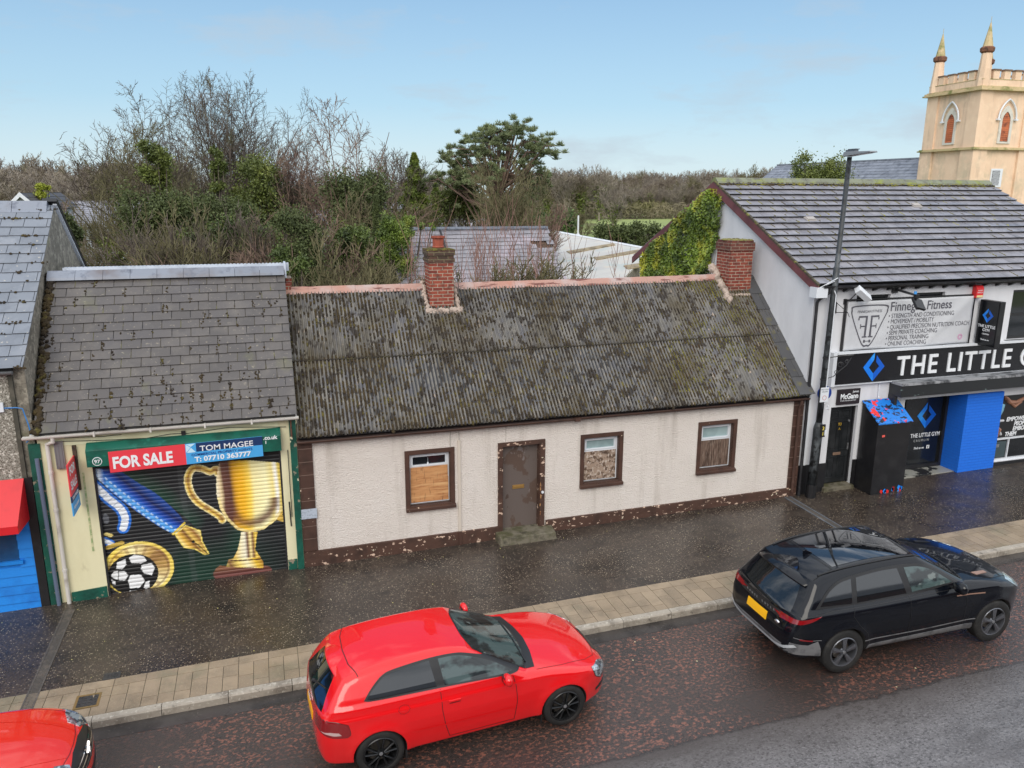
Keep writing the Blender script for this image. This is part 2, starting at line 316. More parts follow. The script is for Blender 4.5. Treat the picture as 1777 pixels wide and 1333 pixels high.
redroad = mat('worn_red_chip_road', sr(66,57,54), .34, [
    (sr(52,47,46), .8, .45, .62, None, 4, .9), (sr(142,92,76), 17, .52, .60, (1,1.35,1), 6, .8), (sr(46,41,40), 26, .54, .62, None, 3, .8), (sr(84,72,66), 60, .58, .7, None, 2, .6), (sr(60,53,50), .7, .46, .60, (.5,1.3,1), 6, .85)],
    bump=(28, .9, (1,1.3,1), .012), rvar=(.45, .38, .56, .10), spec=.6)
dots(redroad, 3.2, .045, sr(205,190,150), .5)
def lane_mix(mt):
    """the carriageway beyond the parking lane is plain grey asphalt, worn into the red along a ragged seam"""
    t = mt.node_tree; B = t.nodes['Principled BSDF']; new = t.nodes.new; lk = t.links.new; tcn = new('ShaderNodeTexCoord'); sp = new('ShaderNodeSeparateXYZ'); lk(tcn.outputs['Object'], sp.inputs[0])
    def nz(sc, st=(1,1,1)):
        mpn = new('ShaderNodeMapping'); mpn.inputs['Scale'].default_value = st; lk(tcn.outputs['Object'], mpn.inputs[0]); n_ = new('ShaderNodeTexNoise'); n_.inputs['Scale'].default_value = sc; n_.inputs['Detail'].default_value = 5; n_.inputs['Roughness'].default_value = .7; lk(mpn.outputs[0], n_.inputs[0]); return n_.outputs[0]
    def mr(s, a, b, c=0, d=1): q = new('ShaderNodeMapRange'); q.inputs[1].default_value = a; q.inputs[2].default_value = b; q.inputs[3].default_value = c; q.inputs[4].default_value = d; lk(s, q.inputs[0]); return q.outputs[0]
    def mx(f, a, b):
        q = new('ShaderNodeMix'); q.data_type = 'RGBA'; lk(f, q.inputs[0])
        lk(a, q.inputs[6]) if not isinstance(a, tuple) else setattr(q.inputs[6], 'default_value', a)
        q.inputs[7].default_value = b; return q.outputs[2]
    g = mx(mr(nz(1.1, (1,1.8,1)), .42, .62, 0, .9), sr(112,109,110), sr(92,89,90)); g = mx(mr(nz(26, (1,1.5,1)), .53, .62, 0, .75), g, sr(140,137,138)); g = mx(mr(nz(19, (1,1.5,1)), .52, .60, 0, .8), g, sr(56,53,54)); g = mx(mr(nz(70), .60, .68, 0, .8), g, sr(160,156,152)); g = mx(mr(nz(.45, (.4,2,1)), .5, .62, 0, .6), g, sr(72,67,66))
    ad = new('ShaderNodeMath'); ad.operation = 'MULTIPLY_ADD'; ad.inputs[1].default_value = .22; lk(nz(3.5), ad.inputs[0]); lk(sp.outputs[1], ad.inputs[2])
    g = mx(mr(ad.outputs[0], -7.5, -6.6, 0, .75), g, sr(66,58,54)); g = mx(mr(ad.outputs[0], -6.62, -6.56, 0, .8), g, sr(30,27,26)); f = mr(ad.outputs[0], -6.54, -6.57); q = new('ShaderNodeMix'); q.data_type = 'RGBA'; lk(f, q.inputs[0]); lk(B.inputs['Base Color'].links[0].from_socket, q.inputs[6]); lk(g, q.inputs[7]); lk(q.outputs[2], B.inputs['Base Color'])
lane_mix(redroad)
tar = mat('grey_road_asphalt', sr(94,92,94), .38, [(sr(78,76,78), 1.2, .42, .62, (1,1.8,1), 5, .9), (sr(118,116,118), 30, .56, .68, None, 3, .8), (sr(58,56,58), 22, .55, .65, None, 3, .8), (sr(70,66,66), .5, .55, .65, (.4,2,1), 5, .7)],
    bump=(50, .6, None, .006), rvar=(.6, .4, .62, .14), spec=.6)
def sheet(name, x0, x1, y0, y1, dz, mt, n=60, wob=0, zf=None):
    b = MB(); r = random.Random(3)
    for i in range(n+1):
        x = x0+(x1-x0)*i/n
        for y, s_ in ((y0, 0), (y1, 1)):
            yy = y+(wob*(noise.noise(Vector((x*.8, 3.1, 0)))) if s_ == 1 and wob else 0)
            b.v.append((x, yy, G(x, yy)+dz))
    for i in range(n): b.f.append((2*i, 2*i+2, 2*i+3, 2*i+1)); b.m.append(0)
    return struct(b.build(name, mt))
sheet('road', -60, 60, -16, -3.7, -.124, redroad)
sheet('pavement', -60, 60, -2.8, .35, 0, asph)
sheet('road_gutter_channel', -60, 60, -4.08, -3.7, -.121, mat('gutter_asphalt', sr(66,62,60), .35, [(sr(46,43,42), 2, .45, .65), (sr(90,84,80), 25, .6, .7)], bump=(40,.4,None,.005), rvar=(.7,.4,.6,.15)))
struct_far = sheet('pavement_opposite', -60, 60, -20, -16, 0, asph)
# pavers and kerb
pav = mat('tan_paving_block', sr(142,126,106), .55, [(sr(112,100,84), 2.5, .45, .7, None, 5, .8), (sr(160,148,126), 40, .55, .7, None, 3, .6), (sr(100,104,84), 1.1, .55, .72, None, 4, .5)], bump=(45, .5, None, .005), island=.16, rvar=(1.1, .45, .6, .3))
b = MB(); rr = random.Random(11)
def blk(x0, x1, y0, y1):
    g_ = .004; d = rr.uniform(-.0015, .0015)
    P = [(x0+g_, y0+g_), (x1-g_, y0+g_), (x1-g_, y1-g_), (x0+g_, y1-g_)]
    b.hexa([(x, y, G(x, y)-.06) for x, y in P]+[(x, y, G(x, y)+.004+d) for x, y in P])
x = -30.
while x < 40:
    blk(x, x+.45, -3.0, -2.8)
    for k in range(2):
        xa = x+.225*k; cut = rr.choice((-3.22, -3.3, -3.42, -3.5)) if k else rr.choice((-3.34, -3.45, -3.55, -3.25))
        blk(xa, xa+.225, cut, -3.0); blk(xa, xa+.225, -3.66, cut)
    x += .45
struct(b.build('paving_strip', pav))
kb = mat('concrete_kerb', sr(158,150,138), .6, [(sr(120,112,102), 4, .45, .68), (sr(190,184,172), 20, .55, .7), (sr(84,78,70), 8, .62, .72)], bump=(30, .6, None, .006), island=.08)
b = MB(); x = -29.7
while x < 40:
    x0, x1 = x+.005, x+.91; z0, z1 = G(x0, -3.8), G(x1, -3.8)
    pr = [(-3.665, -.3), (-3.795, -.3), (-3.795, -.02), (-3.78, .003), (-3.665, .006)]
    n = len(pr); b.add([(x0, q[0], z0+q[1]) for q in pr]+[(x1, q[0], z1+q[1]) for q in pr], [tuple(range(n))[::-1], tuple(range(n, 2*n))]+[(i, (i+1) % n, n+(i+1) % n, n+i) for i in range(n)])
    x += .915
struct(b.build('kerb', kb))
grime = mat('wet_joint_sand', sr(62,56,46), .6, [(sr(76,82,44), 2, .5, .7)])
sheet('paving_bed', -30, 40, -3.7, -2.78, -.006, grime)
# drainage channels across the pavement
dm = mat('drain_iron', sr(92,88,84), .5, [(sr(116,108,100), 8, .5, .7)], metal=.3)
for xx, y0, y1, lab in ((-4.11, -3.66, -.33, 'slotted drainage channel across the pavement from the white downpipe by the shutter shop'), (11.07, -2.8, -.06, 'slotted drainage channel across the pavement at the right end of the cottage')):
    t = thing('drainage_channel', lab, 'drain', (xx, (y0+y1)/2, G(xx)), 'pavement drainage channels')
    b = MB(); f = MB()
    hw = .075
    for s_ in (-1, 1):
        xa = xx+s_*hw; P = [(xa-.012, y0), (xa+.012, y0), (xa+.012, y1), (xa-.012, y1)]
        f.hexa([(x, y, G(x, y)-.05) for x, y in P]+[(x, y, G(x, y)+.010) for x, y in P])
    f.build('channel_edge', M['lead'] if xx > 0 else dm, t)
    y = y0
    while y < y1:
        P = [(xx-.06, y), (xx+.06, y), (xx+.06, y+.022), (xx-.06, y+.022)]
        b.hexa([(x, y_, G(x, y_)-.02) for x, y_ in P]+[(x, y_, G(x, y_)+.007) for x, y_ in P]); y += .036
    b.build('grating', dm, t)
    q = MB(); q.box(xx-.06, xx+.06, y0, y1, G(xx, y0)-.03, G(xx, y0)+.012*0+.003); q.build('channel_bed', M['black'], t)
def manhole(cx, cy, hw, hd, lab, fr, cv):
    t = thing('manhole_cover', lab, 'manhole', (cx, cy, G(cx, cy)))
    b = MB()
    z = G(cx, cy)+.006
    for (x0, x1, y0, y1) in ((-hw, hw, -hd, -hd+.035), (-hw, hw, hd-.035, hd), (-hw, -hw+.035, -hd+.035, hd-.035), (hw-.035, hw, -hd+.035, hd-.035)): b.box(cx+x0, cx+x1, cy+y0, cy+y1, z-.05, z+.004)
    b.build('frame', fr, t)
    c = MB(); c.box(cx-hw+.037, cx+hw-.037, cy-hd+.037, cy+hd-.037, z-.05, z+.001)
    for i in range(4):
        for k in range(4): c.box(cx+(i-1.5)*hw*.4-.02, cx+(i-1.5)*hw*.4+.02, cy+(k-1.5)*hd*.4-.02, cy+(k-1.5)*hd*.4+.02, z+.001, z+.005)
    c.build('lid', cv, t)
rust = mat('tan_frame', sr(120,96,56), .7, [(sr(90,82,50), 6, .5, .7)])
cvm = mat('cover_iron', sr(72,72,74), .4, [(sr(50,50,52), 9, .5, .7)], metal=.4)
manhole(-3.3, -3.28, .17, .17, 'small square iron cover in a tan frame set in the paving strip', rust, cvm)
manhole(-3.06, -2.72, .12, .09, 'small dark cover at the inner edge of the paving strip', cvm, cvm)
# ================= cottage =================
t = thing('cottage', 'low cream rendered cottage with brown trim under a mossy corrugated roof', 'house', (5.65, 0, 0))
holes = [(2.10, 2.94, 1.0, 2.11), (4.04, 4.86, -.1, 2.10), (5.86, 6.68, 1.08, 2.11), (8.68, 9.50, 1.09, 2.15)]
b = MB(); wall_open(b, 0, 11.3, -.5, 2.72, 0, .3, holes)
# right gable, left gable and back wall
b.box(0, 11.3, 4.62, 4.92, -.5, 2.72)
for x0, x1 in ((0, .3), (11.0, 11.3)): b.prism([(.3, -.5), (4.62, -.5), (4.62, 2.78), (2.46, 5.02), (.3, 2.86)], 'x', x0, x1)
b.build('wall', M['roughcast'], t)
# plinth: follows the street
b = MB()
for x0, x1 in ((-.02, 3.94), (5.0, 11.32)):
    n = 12; b = MB()
    for i in range(n):
        a0 = x0+(x1-x0)*i/n; a1 = x0+(x1-x0)*(i+1)/n; f = lambda x: .31+.0085*x
        b.add([(a0,-.03,G(a0)-.1),(a1,-.03,G(a1)-.1),(a1,-.03,f(a1)),(a0,-.03,f(a0)),(a0,.0,f(a0)+.012),(a1,.0,f(a1)+.012)], [(0,1,2,3),(3,2,5,4)])
    b.build('plinth', M['brown_peel'], t)
qm = mat('quoin_brown', sr(74,52,44), .55, [(sr(54,38,32), 4, .45, .7), (sr(220,200,180), 9, .71, .72, None, 5)], island=.15, bump=(14, .3, None, .01))
jm = mat('quoin_joint', sr(150,128,116), .8)
for x0, x1, zb in ((-.02, .25, .33), (11.06, 11.32, .42)):
    b = MB(); j = MB(); n = 9; h = (2.70-zb)/n
    for i in range(n): b.box(x0, x1, -.035, .0, zb+i*h+.006, zb+(i+1)*h-.006)
    b.build('quoin_strip', qm, t, bevel=.004); j.box(x0+.004, x1-.004, -.024, -.001, zb, 2.70); j.build('quoin_joint', jm, t)
# windows
ply = mat('orange_plywood', sr(192,140,92), .7, [(sr(160,104,62), 2.5, .45, .62, (1,1,7), 5, .9), (sr(104,70,44), 5, .58, .7, (5,1,.8), 6, .9), (sr(214,170,120), 3, .5, .7, (.5,1,4), 4, .8)], bump=(20,.2,(4,1,1),.004))
osb = mat('strand_board', sr(150,130,114), .8, [(sr(92,72,58), 9, .5, .56, (1,1,1.4), 3), (sr(186,172,160), 14, .54, .6, (1.6,1,1), 3), (sr(70,52,42), 2.2, .58, .7, (1,1,2), 5, .8)], bump=(30,.5,None,.006))
wwd = mat('weathered_wood', sr(106,86,74), .8, [(sr(66,48,38), 6, .48, .6, (5,1,.6), 6), (sr(140,124,112), 8, .55, .66, (6,1,.5), 5)], bump=(18,.5,(5,1,.6),.006))
def cottage_window(hx0, hx1, hz0, hz1, board, lab, pane, top_h, tilt=0):
    w_ = MB(); s = .088
    # painted surround on the wall and reveals
    w_.box(hx0-s, hx0, -.018, .004, hz0-.02, hz1+s); w_.box(hx1, hx1+s, -.018, .004, hz0-.02, hz1+s); w_.box(hx0, hx1, -.018, .004, hz1, hz1+s)
    w_.box(hx0-.0, hx0+.012, .004, .13, hz0, hz1); w_.box(hx1-.012, hx1, .004, .13, hz0, hz1); w_.box(hx0+.012, hx1-.012, .004, .13, hz1-.012, hz1)
    o = w_.build('window', M['brown_chip'], t); o['label'] = lab
    f = MB(); a0, a1, c0, c1 = hx0+.012, hx1-.012, hz0+.03, hz1-.012; fw = .045; zt = c1-top_h
    y0, y1 = .085, .15
    f.box(a0, a0+fw, y0, y1, c0, c1); f.box(a1-fw, a1, y0, y1, c0, c1); f.box(a0+fw, a1-fw, y0, y1, c1-fw, c1); f.box(a0+fw, a1-fw, y0, y1, c0, c0+.04); f.box(a0+fw, a1-fw, y0, y1, zt-.025, zt+.025)
    g = .028; f.box(a0+fw, a0+fw+g, y0-.012, y1-.01, zt+.025, c1-fw); f.box(a1-fw-g, a1-fw, y0-.012, y1-.01, zt+.025, c1-fw); f.box(a0+fw+g, a1-fw-g, y0-.012, y1-.01, c1-fw-g, c1-fw); f.box(a0+fw+g, a1-fw-g, y0-.012, y1-.01, zt+.025, zt+.025+g)
    f.build('window_frame', M['white_pvc'], o, bevel=.003)
    p_ = MB(); p_.box(a0+fw+g, a1-fw-g, .118, .124, zt+.025+g, c1-fw-g); p_.build('pane', pane, o)
    bb = MB()
    if board is ply:
        zc = c0+.04+(zt-c0-.065)*.70
        bb.box(a0+.02, a1-.02, .068, .084, c0+.03, zc); bb.box(a0+.025, a1-.03, .062, .08, zc+.003, zt+.01)
    else: bb.box(a0+.02-.015, a1-fw+.01, .068, .084, c0+.03, zt-.01)
    bb.build('board', board, o)
    sl_ = MB(); sl_.hexa([(hx0-.09,-.075,hz0-.085),(hx1+.10,-.075,hz0-.085),(hx1+.10,.0,hz0-.085),(hx0-.09,.0,hz0-.085),(hx0-.09,-.075,hz0-.02),(hx1+.10,-.075,hz0-.02),(hx1+.10,.0,hz0),(hx0-.09,.0,hz0)])
    sl_.box(hx0+.001, hx1-.001, .0, .10, hz0-.01, hz0+.012); sl_.build('sill', M['brown_chip'], o, bevel=.006)
    return o
w1 = cottage_window(*holes[0], ply, 'window boarded with orange plywood below a dark glass top light', M['glass_dark'], .30)
b = MB(); b.cyl((2.50, .10, 1.99), (2.50, .10, 1.90), .002, n=4); b.lathe((2.50, .10, 1.865), (0,0,1), [(.001,-.022),(.018,-.012),(.022,0),(.014,.016),(.006,.03),(.001,.034)], 10); b.build('light_pull', M['white_pvc'], w1)
cottage_window(*holes[2], osb, 'window boarded with grey strand board below frosted glass', M['glass_pale'], .31)
cottage_window(*holes[3], wwd, 'window boarded with dark weathered wood below frosted glass', M['glass_pale'], .36)
# door
dmat = mat('brown_door_paint', sr(98,88,84), .45, [(sr(88,72,64), 1.1, .5, .52, (1.2,1,1), 4), (sr(126,120,120), 3.2, .62, .64, (1.6,1,1), 5, .7), (sr(70,54,46), 5, .66, .68, (1.4,1,1), 5, .8)])
b = MB(); b.box(4.04, 4.86, .13, .17, .16, 2.09)
d = b.build('door', dmat, t)
b = MB(); x0, x1 = 3.94, 4.97
b.box(x0, 4.04, -.03, .005, .1, 2.19); b.box(4.86, x1, -.03, .005, .1, 2.19); b.box(4.04, 4.86, -.03, .005, 2.10, 2.19)
b.box(4.04, 4.055, .005, .125, .16, 2.10); b.box(4.845, 4.86, .005, .125, .16, 2.10); b.box(4.055, 4.845, .005, .125, 2.085, 2.10); b.build('door_frame', M['brown_peel'], d)
b = MB(); b.box(4.30, 4.56, .118, .129, 1.10, 1.185); b.box(4.33, 4.53, .112, .118, 1.125, 1.16); b.build('letterbox', mat('brass', sr(190,150,90), .35, metal=.7), d, bevel=.003)
text('93', .09, (4.41, .128, 1.79), mat('faded_number', sr(116,100,92), .5), d, name='door_number', bold=.01)
b = MB(); b.cyl((4.92, -.03, 1.02), (4.92, -.05, 1.02), .028); b.build('door_bell', M['white_pvc'], d)
rw = mat('bare_wood_patch', sr(170,128,84), .8, [(sr(110,70,46), 9, .5, .6)])
b = MB()
for z, h_, dx in ((1.05, .20, .0), (.86, .12, .008), (.70, .08, -.004), (.50, .10, .004)): b.prism([(4.862+dx, z), (4.885+dx, z+.02), (4.89+dx, z+h_*.7), (4.875+dx, z+h_), (4.864+dx, z+h_*.8)], 'y', -.033, -.029)
b.build('bare_wood_patch', rw, d)
b = MB(); b.hexa([(3.88,-.40,G(4)-.1),(5.14,-.42,G(5)-.1),(5.2,.13,G(5)-.1),(3.86,.13,G(4)-.1),(3.90,-.37,G(4)+.155),(5.10,-.39,G(4)+.165),(5.15,.13,G(4)+.175),(3.88,.13,G(4)+.17)])
b.build('doorstep', M['concrete'], t, bevel=.015)
# conduit + cables
b = MB(); b.box(3.09, 3.15, -.035, -.001, .36, 2.33); b.build('conduit', mat('cream_plastic', sr(200,190,178), .5), t, bevel=.004)
b = MB(); b.box(3.095, 3.145, -.06, -.03, .04, .36); b.build('conduit_foot', M['brown'], t)
cab = mat('white_cable', sr(175,168,160), .5)
b = MB(); b.tube([(3.12,-.02,2.3),(3.12,-.03,2.52),(3.09,-.03,2.60),(3.03,-.03,2.62),(2.97,-.03,2.58),(2.94,-.02,2.45),(2.94,-.02,2.2)], .008, 5)
b.tube([(.6,-.01,2.62),(1.3,-.02,2.56),(2.1,-.01,2.60),(2.9,-.02,2.59)], .005, 4); b.build('cable', cab, t)
b = MB(); b.tube([(4.11,-.004,2.66),(4.115,-.004,2.3),(4.11,-.004,2.2)], .005, 4); b.build('cable', cab, t)
# street plate on the left quoin
b = MB(); b.box(-.03, .27, -.05, -.037, 1.02, 1.22); o = b.build('name_plate', mat('pale_plate', sr(176,186,200), .4, [(sr(150,160,172), 30, .5, .6)]), t, bevel=.003)
# roof: two courses of corrugated sheet
corr = mat('old_corrugated_sheet', sr(102,100,97), .7, [
    (sr(128,124,117), 5, .45, .65, (1,.5,.5), 5, .8), (sr(92,92,98), 9, .5, .62, (1,.4,.4), 5, .8),
    (sr(170,154,138), 11, .65, .70, (1,.35,.35), 5, .9),
    (sr(72,62,38), 1.1, .46, .64, (1,.6,.6), 6, .75), (sr(44,36,28), 6, .53, .58, (1,.6,.6), 6, .9)], bump=(50,.5,None,.006))
EY, EZ, RY, RZ = -.20, 2.70, 2.46, 5.15
sV = np.array([0, RY-EY, RZ-EZ]); sL = np.linalg.norm(sV); sV /= sL; sN = np.array([0, -sV[2], sV[1]])
PIT = .0756
def roofpt(x, v, w_=0):
    sag = -.035*math.sin(math.pi*min(1, max(0, x/11.3)))*(.3+.7*v/sL)+.02*noise.noise(Vector((x*.35, v*.5, 1)))
    return np.array([x, EY, EZ])+sV*v+sN*(w_+sag)
def corr_z(x): return .024*math.cos(2*math.pi*x/PIT)
for nm, v0, v1, lift in (('lower_roof_sheet', 0, sL*.52, .0), ('upper_roof_sheet', sL*.485, sL-.03, .018)):
    b = MB(); nxs = 1200; nv = 10; X = [(-.02+11.36*i/nxs) for i in range(nxs+1)]
    for k in range(nv+1):
        for i, x in enumerate(X):
            v = v0+(v1-v0)*k/nv
            if k == 0: v += .022*noise.noise(Vector((math.floor(x/.9)*3.3, 0, 0)))+(.012*noise.noise(Vector((x*7, 0, 0))))
            b.v.append(tuple(roofpt(x, v, corr_z(x)+.03+lift*(1-(v-v0)/(v1-v0)))))
    n1 = nxs+1
    for k in range(nv):
        for i in range(nxs): b.f.append((k*n1+i, k*n1+i+1, (k+1)*n1+i+1, (k+1)*n1+i)); b.m.append(0)
    o = b.build('roof_sheet', corr, t, smooth=True)
    sm_ = o.modifiers.new('solid', 'SOLIDIFY'); sm_.thickness = .007; sm_.offset = -1
b = MB(); b.hexa([roofpt(0,0,-.06), roofpt(11.3,0,-.06), roofpt(11.3,sL-.02,-.06), roofpt(0,sL-.02,-.06), roofpt(0,0,.0), roofpt(11.3,0,.0), roofpt(11.3,sL-.02,.0), roofpt(0,sL-.02,.0)])
b.hexa([(0,RY+.02,RZ-.08),(11.3,RY+.02,RZ-.08),(11.3,5.1,2.70),(0,5.1,2.70),(0,RY+.02,RZ+.02),(11.3,RY+.02,RZ+.02),(11.3,5.1,2.80),(0,5.1,2.80)]); b.build('roof_deck', M['black'], t)
b = MB(); lap = MB(); n_ = 150
lap.add([roofpt(11.3*i/n_, sL*.485-.02+.006*noise.noise(Vector((i*.7,0,0))), .052) for i in range(n_+1)]+[roofpt(11.3*i/n_, sL*.485+.004, .052) for i in range(n_+1)]+[roofpt(11.3*i/n_, sL*.485-.02, .0) for i in range(n_+1)], [(i, i+1, n_+2+i, n_+1+i) for i in range(n_)]+[(2*n_+2+i, 2*n_+3+i, i+1, i) for i in range(n_)]); lap.build('lap_strip', mat('dark_lap_strip', sr(36,31,26), .95, [(sr(60,56,34), 6, .5, .6)]), t)  # dark uneven strip along the lap of the two sheet courses
# moss lumps lying in the valleys
b = MB(); n_ = 0; c2 = MB()
while n_ < 9500:
    x = random.uniform(0, 11.3); v = random.uniform(.02, sL-.05)
    dens = .42+.85*noise.noise(Vector((x*.55, v*.9, 4)))+.5*noise.noise(Vector((x*2.3, v*2.1, 8)))-.22*(v/sL)+.30*max(0, (x-9.6)/1.7)+.1
    if -.07 < v-sL*.485 < .015: dens += 1
    if x > 10.5: dens += .3
    if .0 < v < .12: dens += .25
    if random.random() > dens: continue
    k = math.floor(x/PIT)+.5; xv = k*PIT+random.uniform(-.008, .008); n_ += 1
    if x > 10.9 and random.random() < .5: xv = x
    lift = .018 if v > sL*.485 else 0
    big = random.random() < .10
    (c2 if (noise.noise(Vector((x*.5, v*.7, 20))) + (x-8.6)*.28 > .05 and random.random() < .7) else b).dome(roofpt(xv, v, .012+lift*.5), sN, random.uniform(.018, .034)*(1.7 if big else 1), random.uniform(.020, .038), asp=random.uniform(1.0, 2.3), U=sV)
tag(b.build('moss', M['moss_brown'], t), 'dark brown moss clumps in the corrugations', kind='stuff')
tag(c2.build('moss', M['moss'], t), 'green moss clumps in the corrugations', kind='stuff')
# ridge
rm = mat('salmon_ridge', sr(168,130,118), .6, [(sr(168,116,98), .7, .5, .7), (sr(172,162,160), 1.4, .50, .66, (1,1,1), 5, .7), (sr(104,58,50), 4, .56, .62, (.4,3,3), 5)], bump=(20,.3,None,.006))
for x0, x1 in ((-.02, 2.93), (3.63, 10.30)):
    b = MB(); n = max(2, int((x1-x0)/.45))
    for i in range(n):
        a0 = x0+(x1-x0)*i/n; a1 = x0+(x1-x0)*(i+1)/n-.004
        c0, c1 = roofpt(a0, sL, .0), roofpt(a1, sL, .0); pr = [(-.125, -.085), (-.115, -.065), (-.03, .048), (0, .062), (.03, .048), (.115, -.065), (.125, -.085)]
        P = [(a0, c0[1]+q[0], c0[2]+q[1]+.02) for q in pr]+[(a1, c1[1]+q[0], c1[2]+q[1]+.02+.006) for q in pr]; m_ = len(pr)
        b.add(P, [(i_, i_+1, m_+i_+1, m_+i_) for i_ in range(m_-1)]+[tuple(range(m_))])
    b.build('ridge', rm, t)
# fascia, gutter, right verge strip
b = MB(); b.box(.0, 11.3, -.06, -.002, 2.55, 2.69); b.build('fascia', M['brown'], t)
b = MB(); prf = [(-.10+.055*math.cos(q), 2.62+.055*math.sin(q)) for q in np.linspace(math.pi, 2*math.pi, 8)]; prf += [(q[0]*.94-.006, q[1]+.005) for q in prf[::-1]]
for x0, x1, dz in ((-.02, 5.6, .0), (5.66, 11.36, .012)):
    b.prism([(q[0]-.03, q[1]+dz) for q in prf], 'x', x0, x1)
b.box(5.56, 5.68, -.20, -.06, 2.56, 2.64); b.build('gutter', M['brown'], t)
b = MB(); b.tube([(11.17,-.13,2.58),(11.17,-.13,2.48),(11.17,-.075,2.36),(11.17,-.075,.32)], .034, 8); b.build('downpipe', M['brown'], t)
b = MB(); slates(b, roofpt(11.02, .0, .045), (1,0,0), sV, .42, sL, .42, .5, .012); b.build('verge_slate', mat('verge_slate', sr(70,70,72), .6, [(sr(96,92,60), 4, .58, .7)], island=.2), t)
# chimneys
cap = mat('weathered_brick_cap', sr(88,78,58), .85, [(sr(52,44,36), 7, .45, .6), (sr(120,122,50), 3, .56, .66)], bump=(20,.6,None,.01))
fl = mat('mortar_flaunching', sr(172,156,144), .85, [(sr(120,106,96), 5, .48, .65)], bump=(14,.8,None,.02))
c = MB(); c.box(3.0, 3.53, 2.0, 2.53, 4.4, 5.72); ch = c.build('chimney', M['brick'], t)
c = MB(); c.box(2.97, 3.56, 1.97, 2.56, 5.72, 5.79); c.box(2.99, 3.54, 1.99, 2.54, 5.79, 5.86); c.box(2.965, 3.565, 1.965, 2.565, 5.86, 5.97); c.build('chimney_cap', brick_mat('sooty_brick', sr(84,60,48), sr(66,52,42), sr(120,112,84)), ch)
c = MB(); c.hexa([(2.97,1.97,5.97),(3.56,1.97,5.97),(3.56,2.56,5.97),(2.97,2.56,5.97),(3.1,2.1,6.01),(3.43,2.1,6.01),(3.43,2.43,6.01),(3.1,2.43,6.01)])
for i in range(60): q = random.random()*4; u_ = random.uniform(0, .58); c.dome([(2.98+u_, 1.985, 5.97), (3.55, 1.98+u_, 5.97), (2.98+u_, 2.0, 5.98), (2.99, 1.98+u_, 5.97)][int(q)], (0,0,1), random.uniform(.02,.04), .02)
c.build('mossy_top', M['moss'], ch)
c = MB(); c.lathe((3.26,2.27,6.0), (0,0,1), [(.12,0),(.135,.03),(.12,.05),(.125,.2),(.15,.22),(.15,.26),(.11,.26),(.11,.05)], 8); c.build('chimney_pot', mat('terracotta', sr(150,74,54), .7, [(sr(110,56,42), 6, .5, .7)]), ch)
c = MB()
for p0, p1 in (((2.93,1.93,4.62),(3.63,1.93,4.62)),): pass
for i in range(46):
    u_ = i/45; xx = 2.90+.76*u_; c.dome((xx, 1.93+random.uniform(-.03,.03), 4.655+random.uniform(-.03,.04)), sN, random.uniform(.05,.09), .05)
for s_ in (2.93, 3.63):
    for i in range(22): yy = 1.9+.62*i/21; c.dome((s_+random.uniform(-.02,.02), yy, EZ+(yy-EY)*(RZ-EZ)/(RY-EY)+.02), sN, random.uniform(.04,.07), .07)
c.build('flaunching', fl, ch)
c = MB(); c.tube([(3.66,2.3,5.5),(3.68,2.15,5.1),(3.78,1.75,4.66)], .008, 5)
for i in range(12): q = i/11; p_ = np.array([3.66+.10*q, 2.3-.5*q, 5.5-.78*q]); c.tube([p_-[.05,0,-.02], p_+[.06,0,.05]], .004, 4)
c.build('wire_ladder', M['black_metal'], ch)
c = MB(); c.box(10.46, 11.08, 2.08, 2.70, 4.3, 5.82); ch = c.build('chimney', M['brick'], t); ch['label'] = 'wider pot-less brick chimney against the gym gable'
c = MB(); c.box(10.43, 11.11, 2.05, 2.73, 5.82, 6.02); c.box(10.46, 11.08, 2.08, 2.70, 6.02, 6.07); c.build('chimney_cap', brick_mat('dark_brick', sr(112,60,48), sr(92,50,42), sr(140,124,108)), ch)
c = MB(); [c.dome((random.uniform(10.48,11.06), random.uniform(2.1,2.68), 6.07), (0,0,1), random.uniform(.03,.07), .025) for _ in range(70)]; c.build('mossy_top', mat('olive_moss', sr(120,116,66), .95, [(sr(84,76,50), 6, .5, .6)]), ch)
c = MB()
for i in range(40): u_ = i/39; c.dome((10.36+random.uniform(-.05,.04), 1.85+.9*u_, EZ+(1.85+.7*u_-EY)*(RZ-EZ)/(RY-EY)+.06+.1*u_), sN, random.uniform(.06,.12), .09)
for i in range(20): c.dome((10.4+.75*i/19, 2.0, 4.74), sN, random.uniform(.05,.08), .05)
c.build('flaunching', fl, ch)
# ================= shutter shop =================
cream = mat('cream_paint', sr(222,216,180), .7, [(sr(202,196,158), 1.5, .45, .7, (1,1,.4), 5, .7), (sr(170,160,126), 3.5, .62, .75, (1,1,.5), 6, .7), (sr(220,216,182), 2.5, .5, .7, None, 4, .6)], bump=(16, .35, None, .008))
cream_peel = mat('cream_paint_peeling', sr(218,218,184), .7, [(sr(198,194,156), 1.5, .45, .7), (sr(70,150,144), 2.6, .68, .70, (1,1,2.4), 6), (sr(120,116,104), 5, .69, .71, (1,1,1.5), 6)], bump=(16,.35,None,.008))
green = mat('green_paint', sr(14,92,76), .45, [(sr(10,70,58), 3, .45, .65), (sr(40,120,104), 5, .6, .75)], bump=(14,.3,None,.008))
green_peel = mat('green_paint_peeling', sr(12,84,70), .55, [(sr(10,62,52), 3, .45, .65), (sr(140,130,112), 4.5, .60, .63, (1,1,1.3), 6), (sr(216,208,180), 9, .67, .69, None, 6)], bump=(10,.6,None,.015))
t = thing('shop', 'small cream shop with green trim, grey slate roof and a mural on its roller shutter', 'shop', (-2.15, 0, G(-2.15)))
b = MB(); wall_open(b, -4.33, -.002, -.5, 3.12, 0, .3, [(-3.53, -.33, -.5, 2.80)])
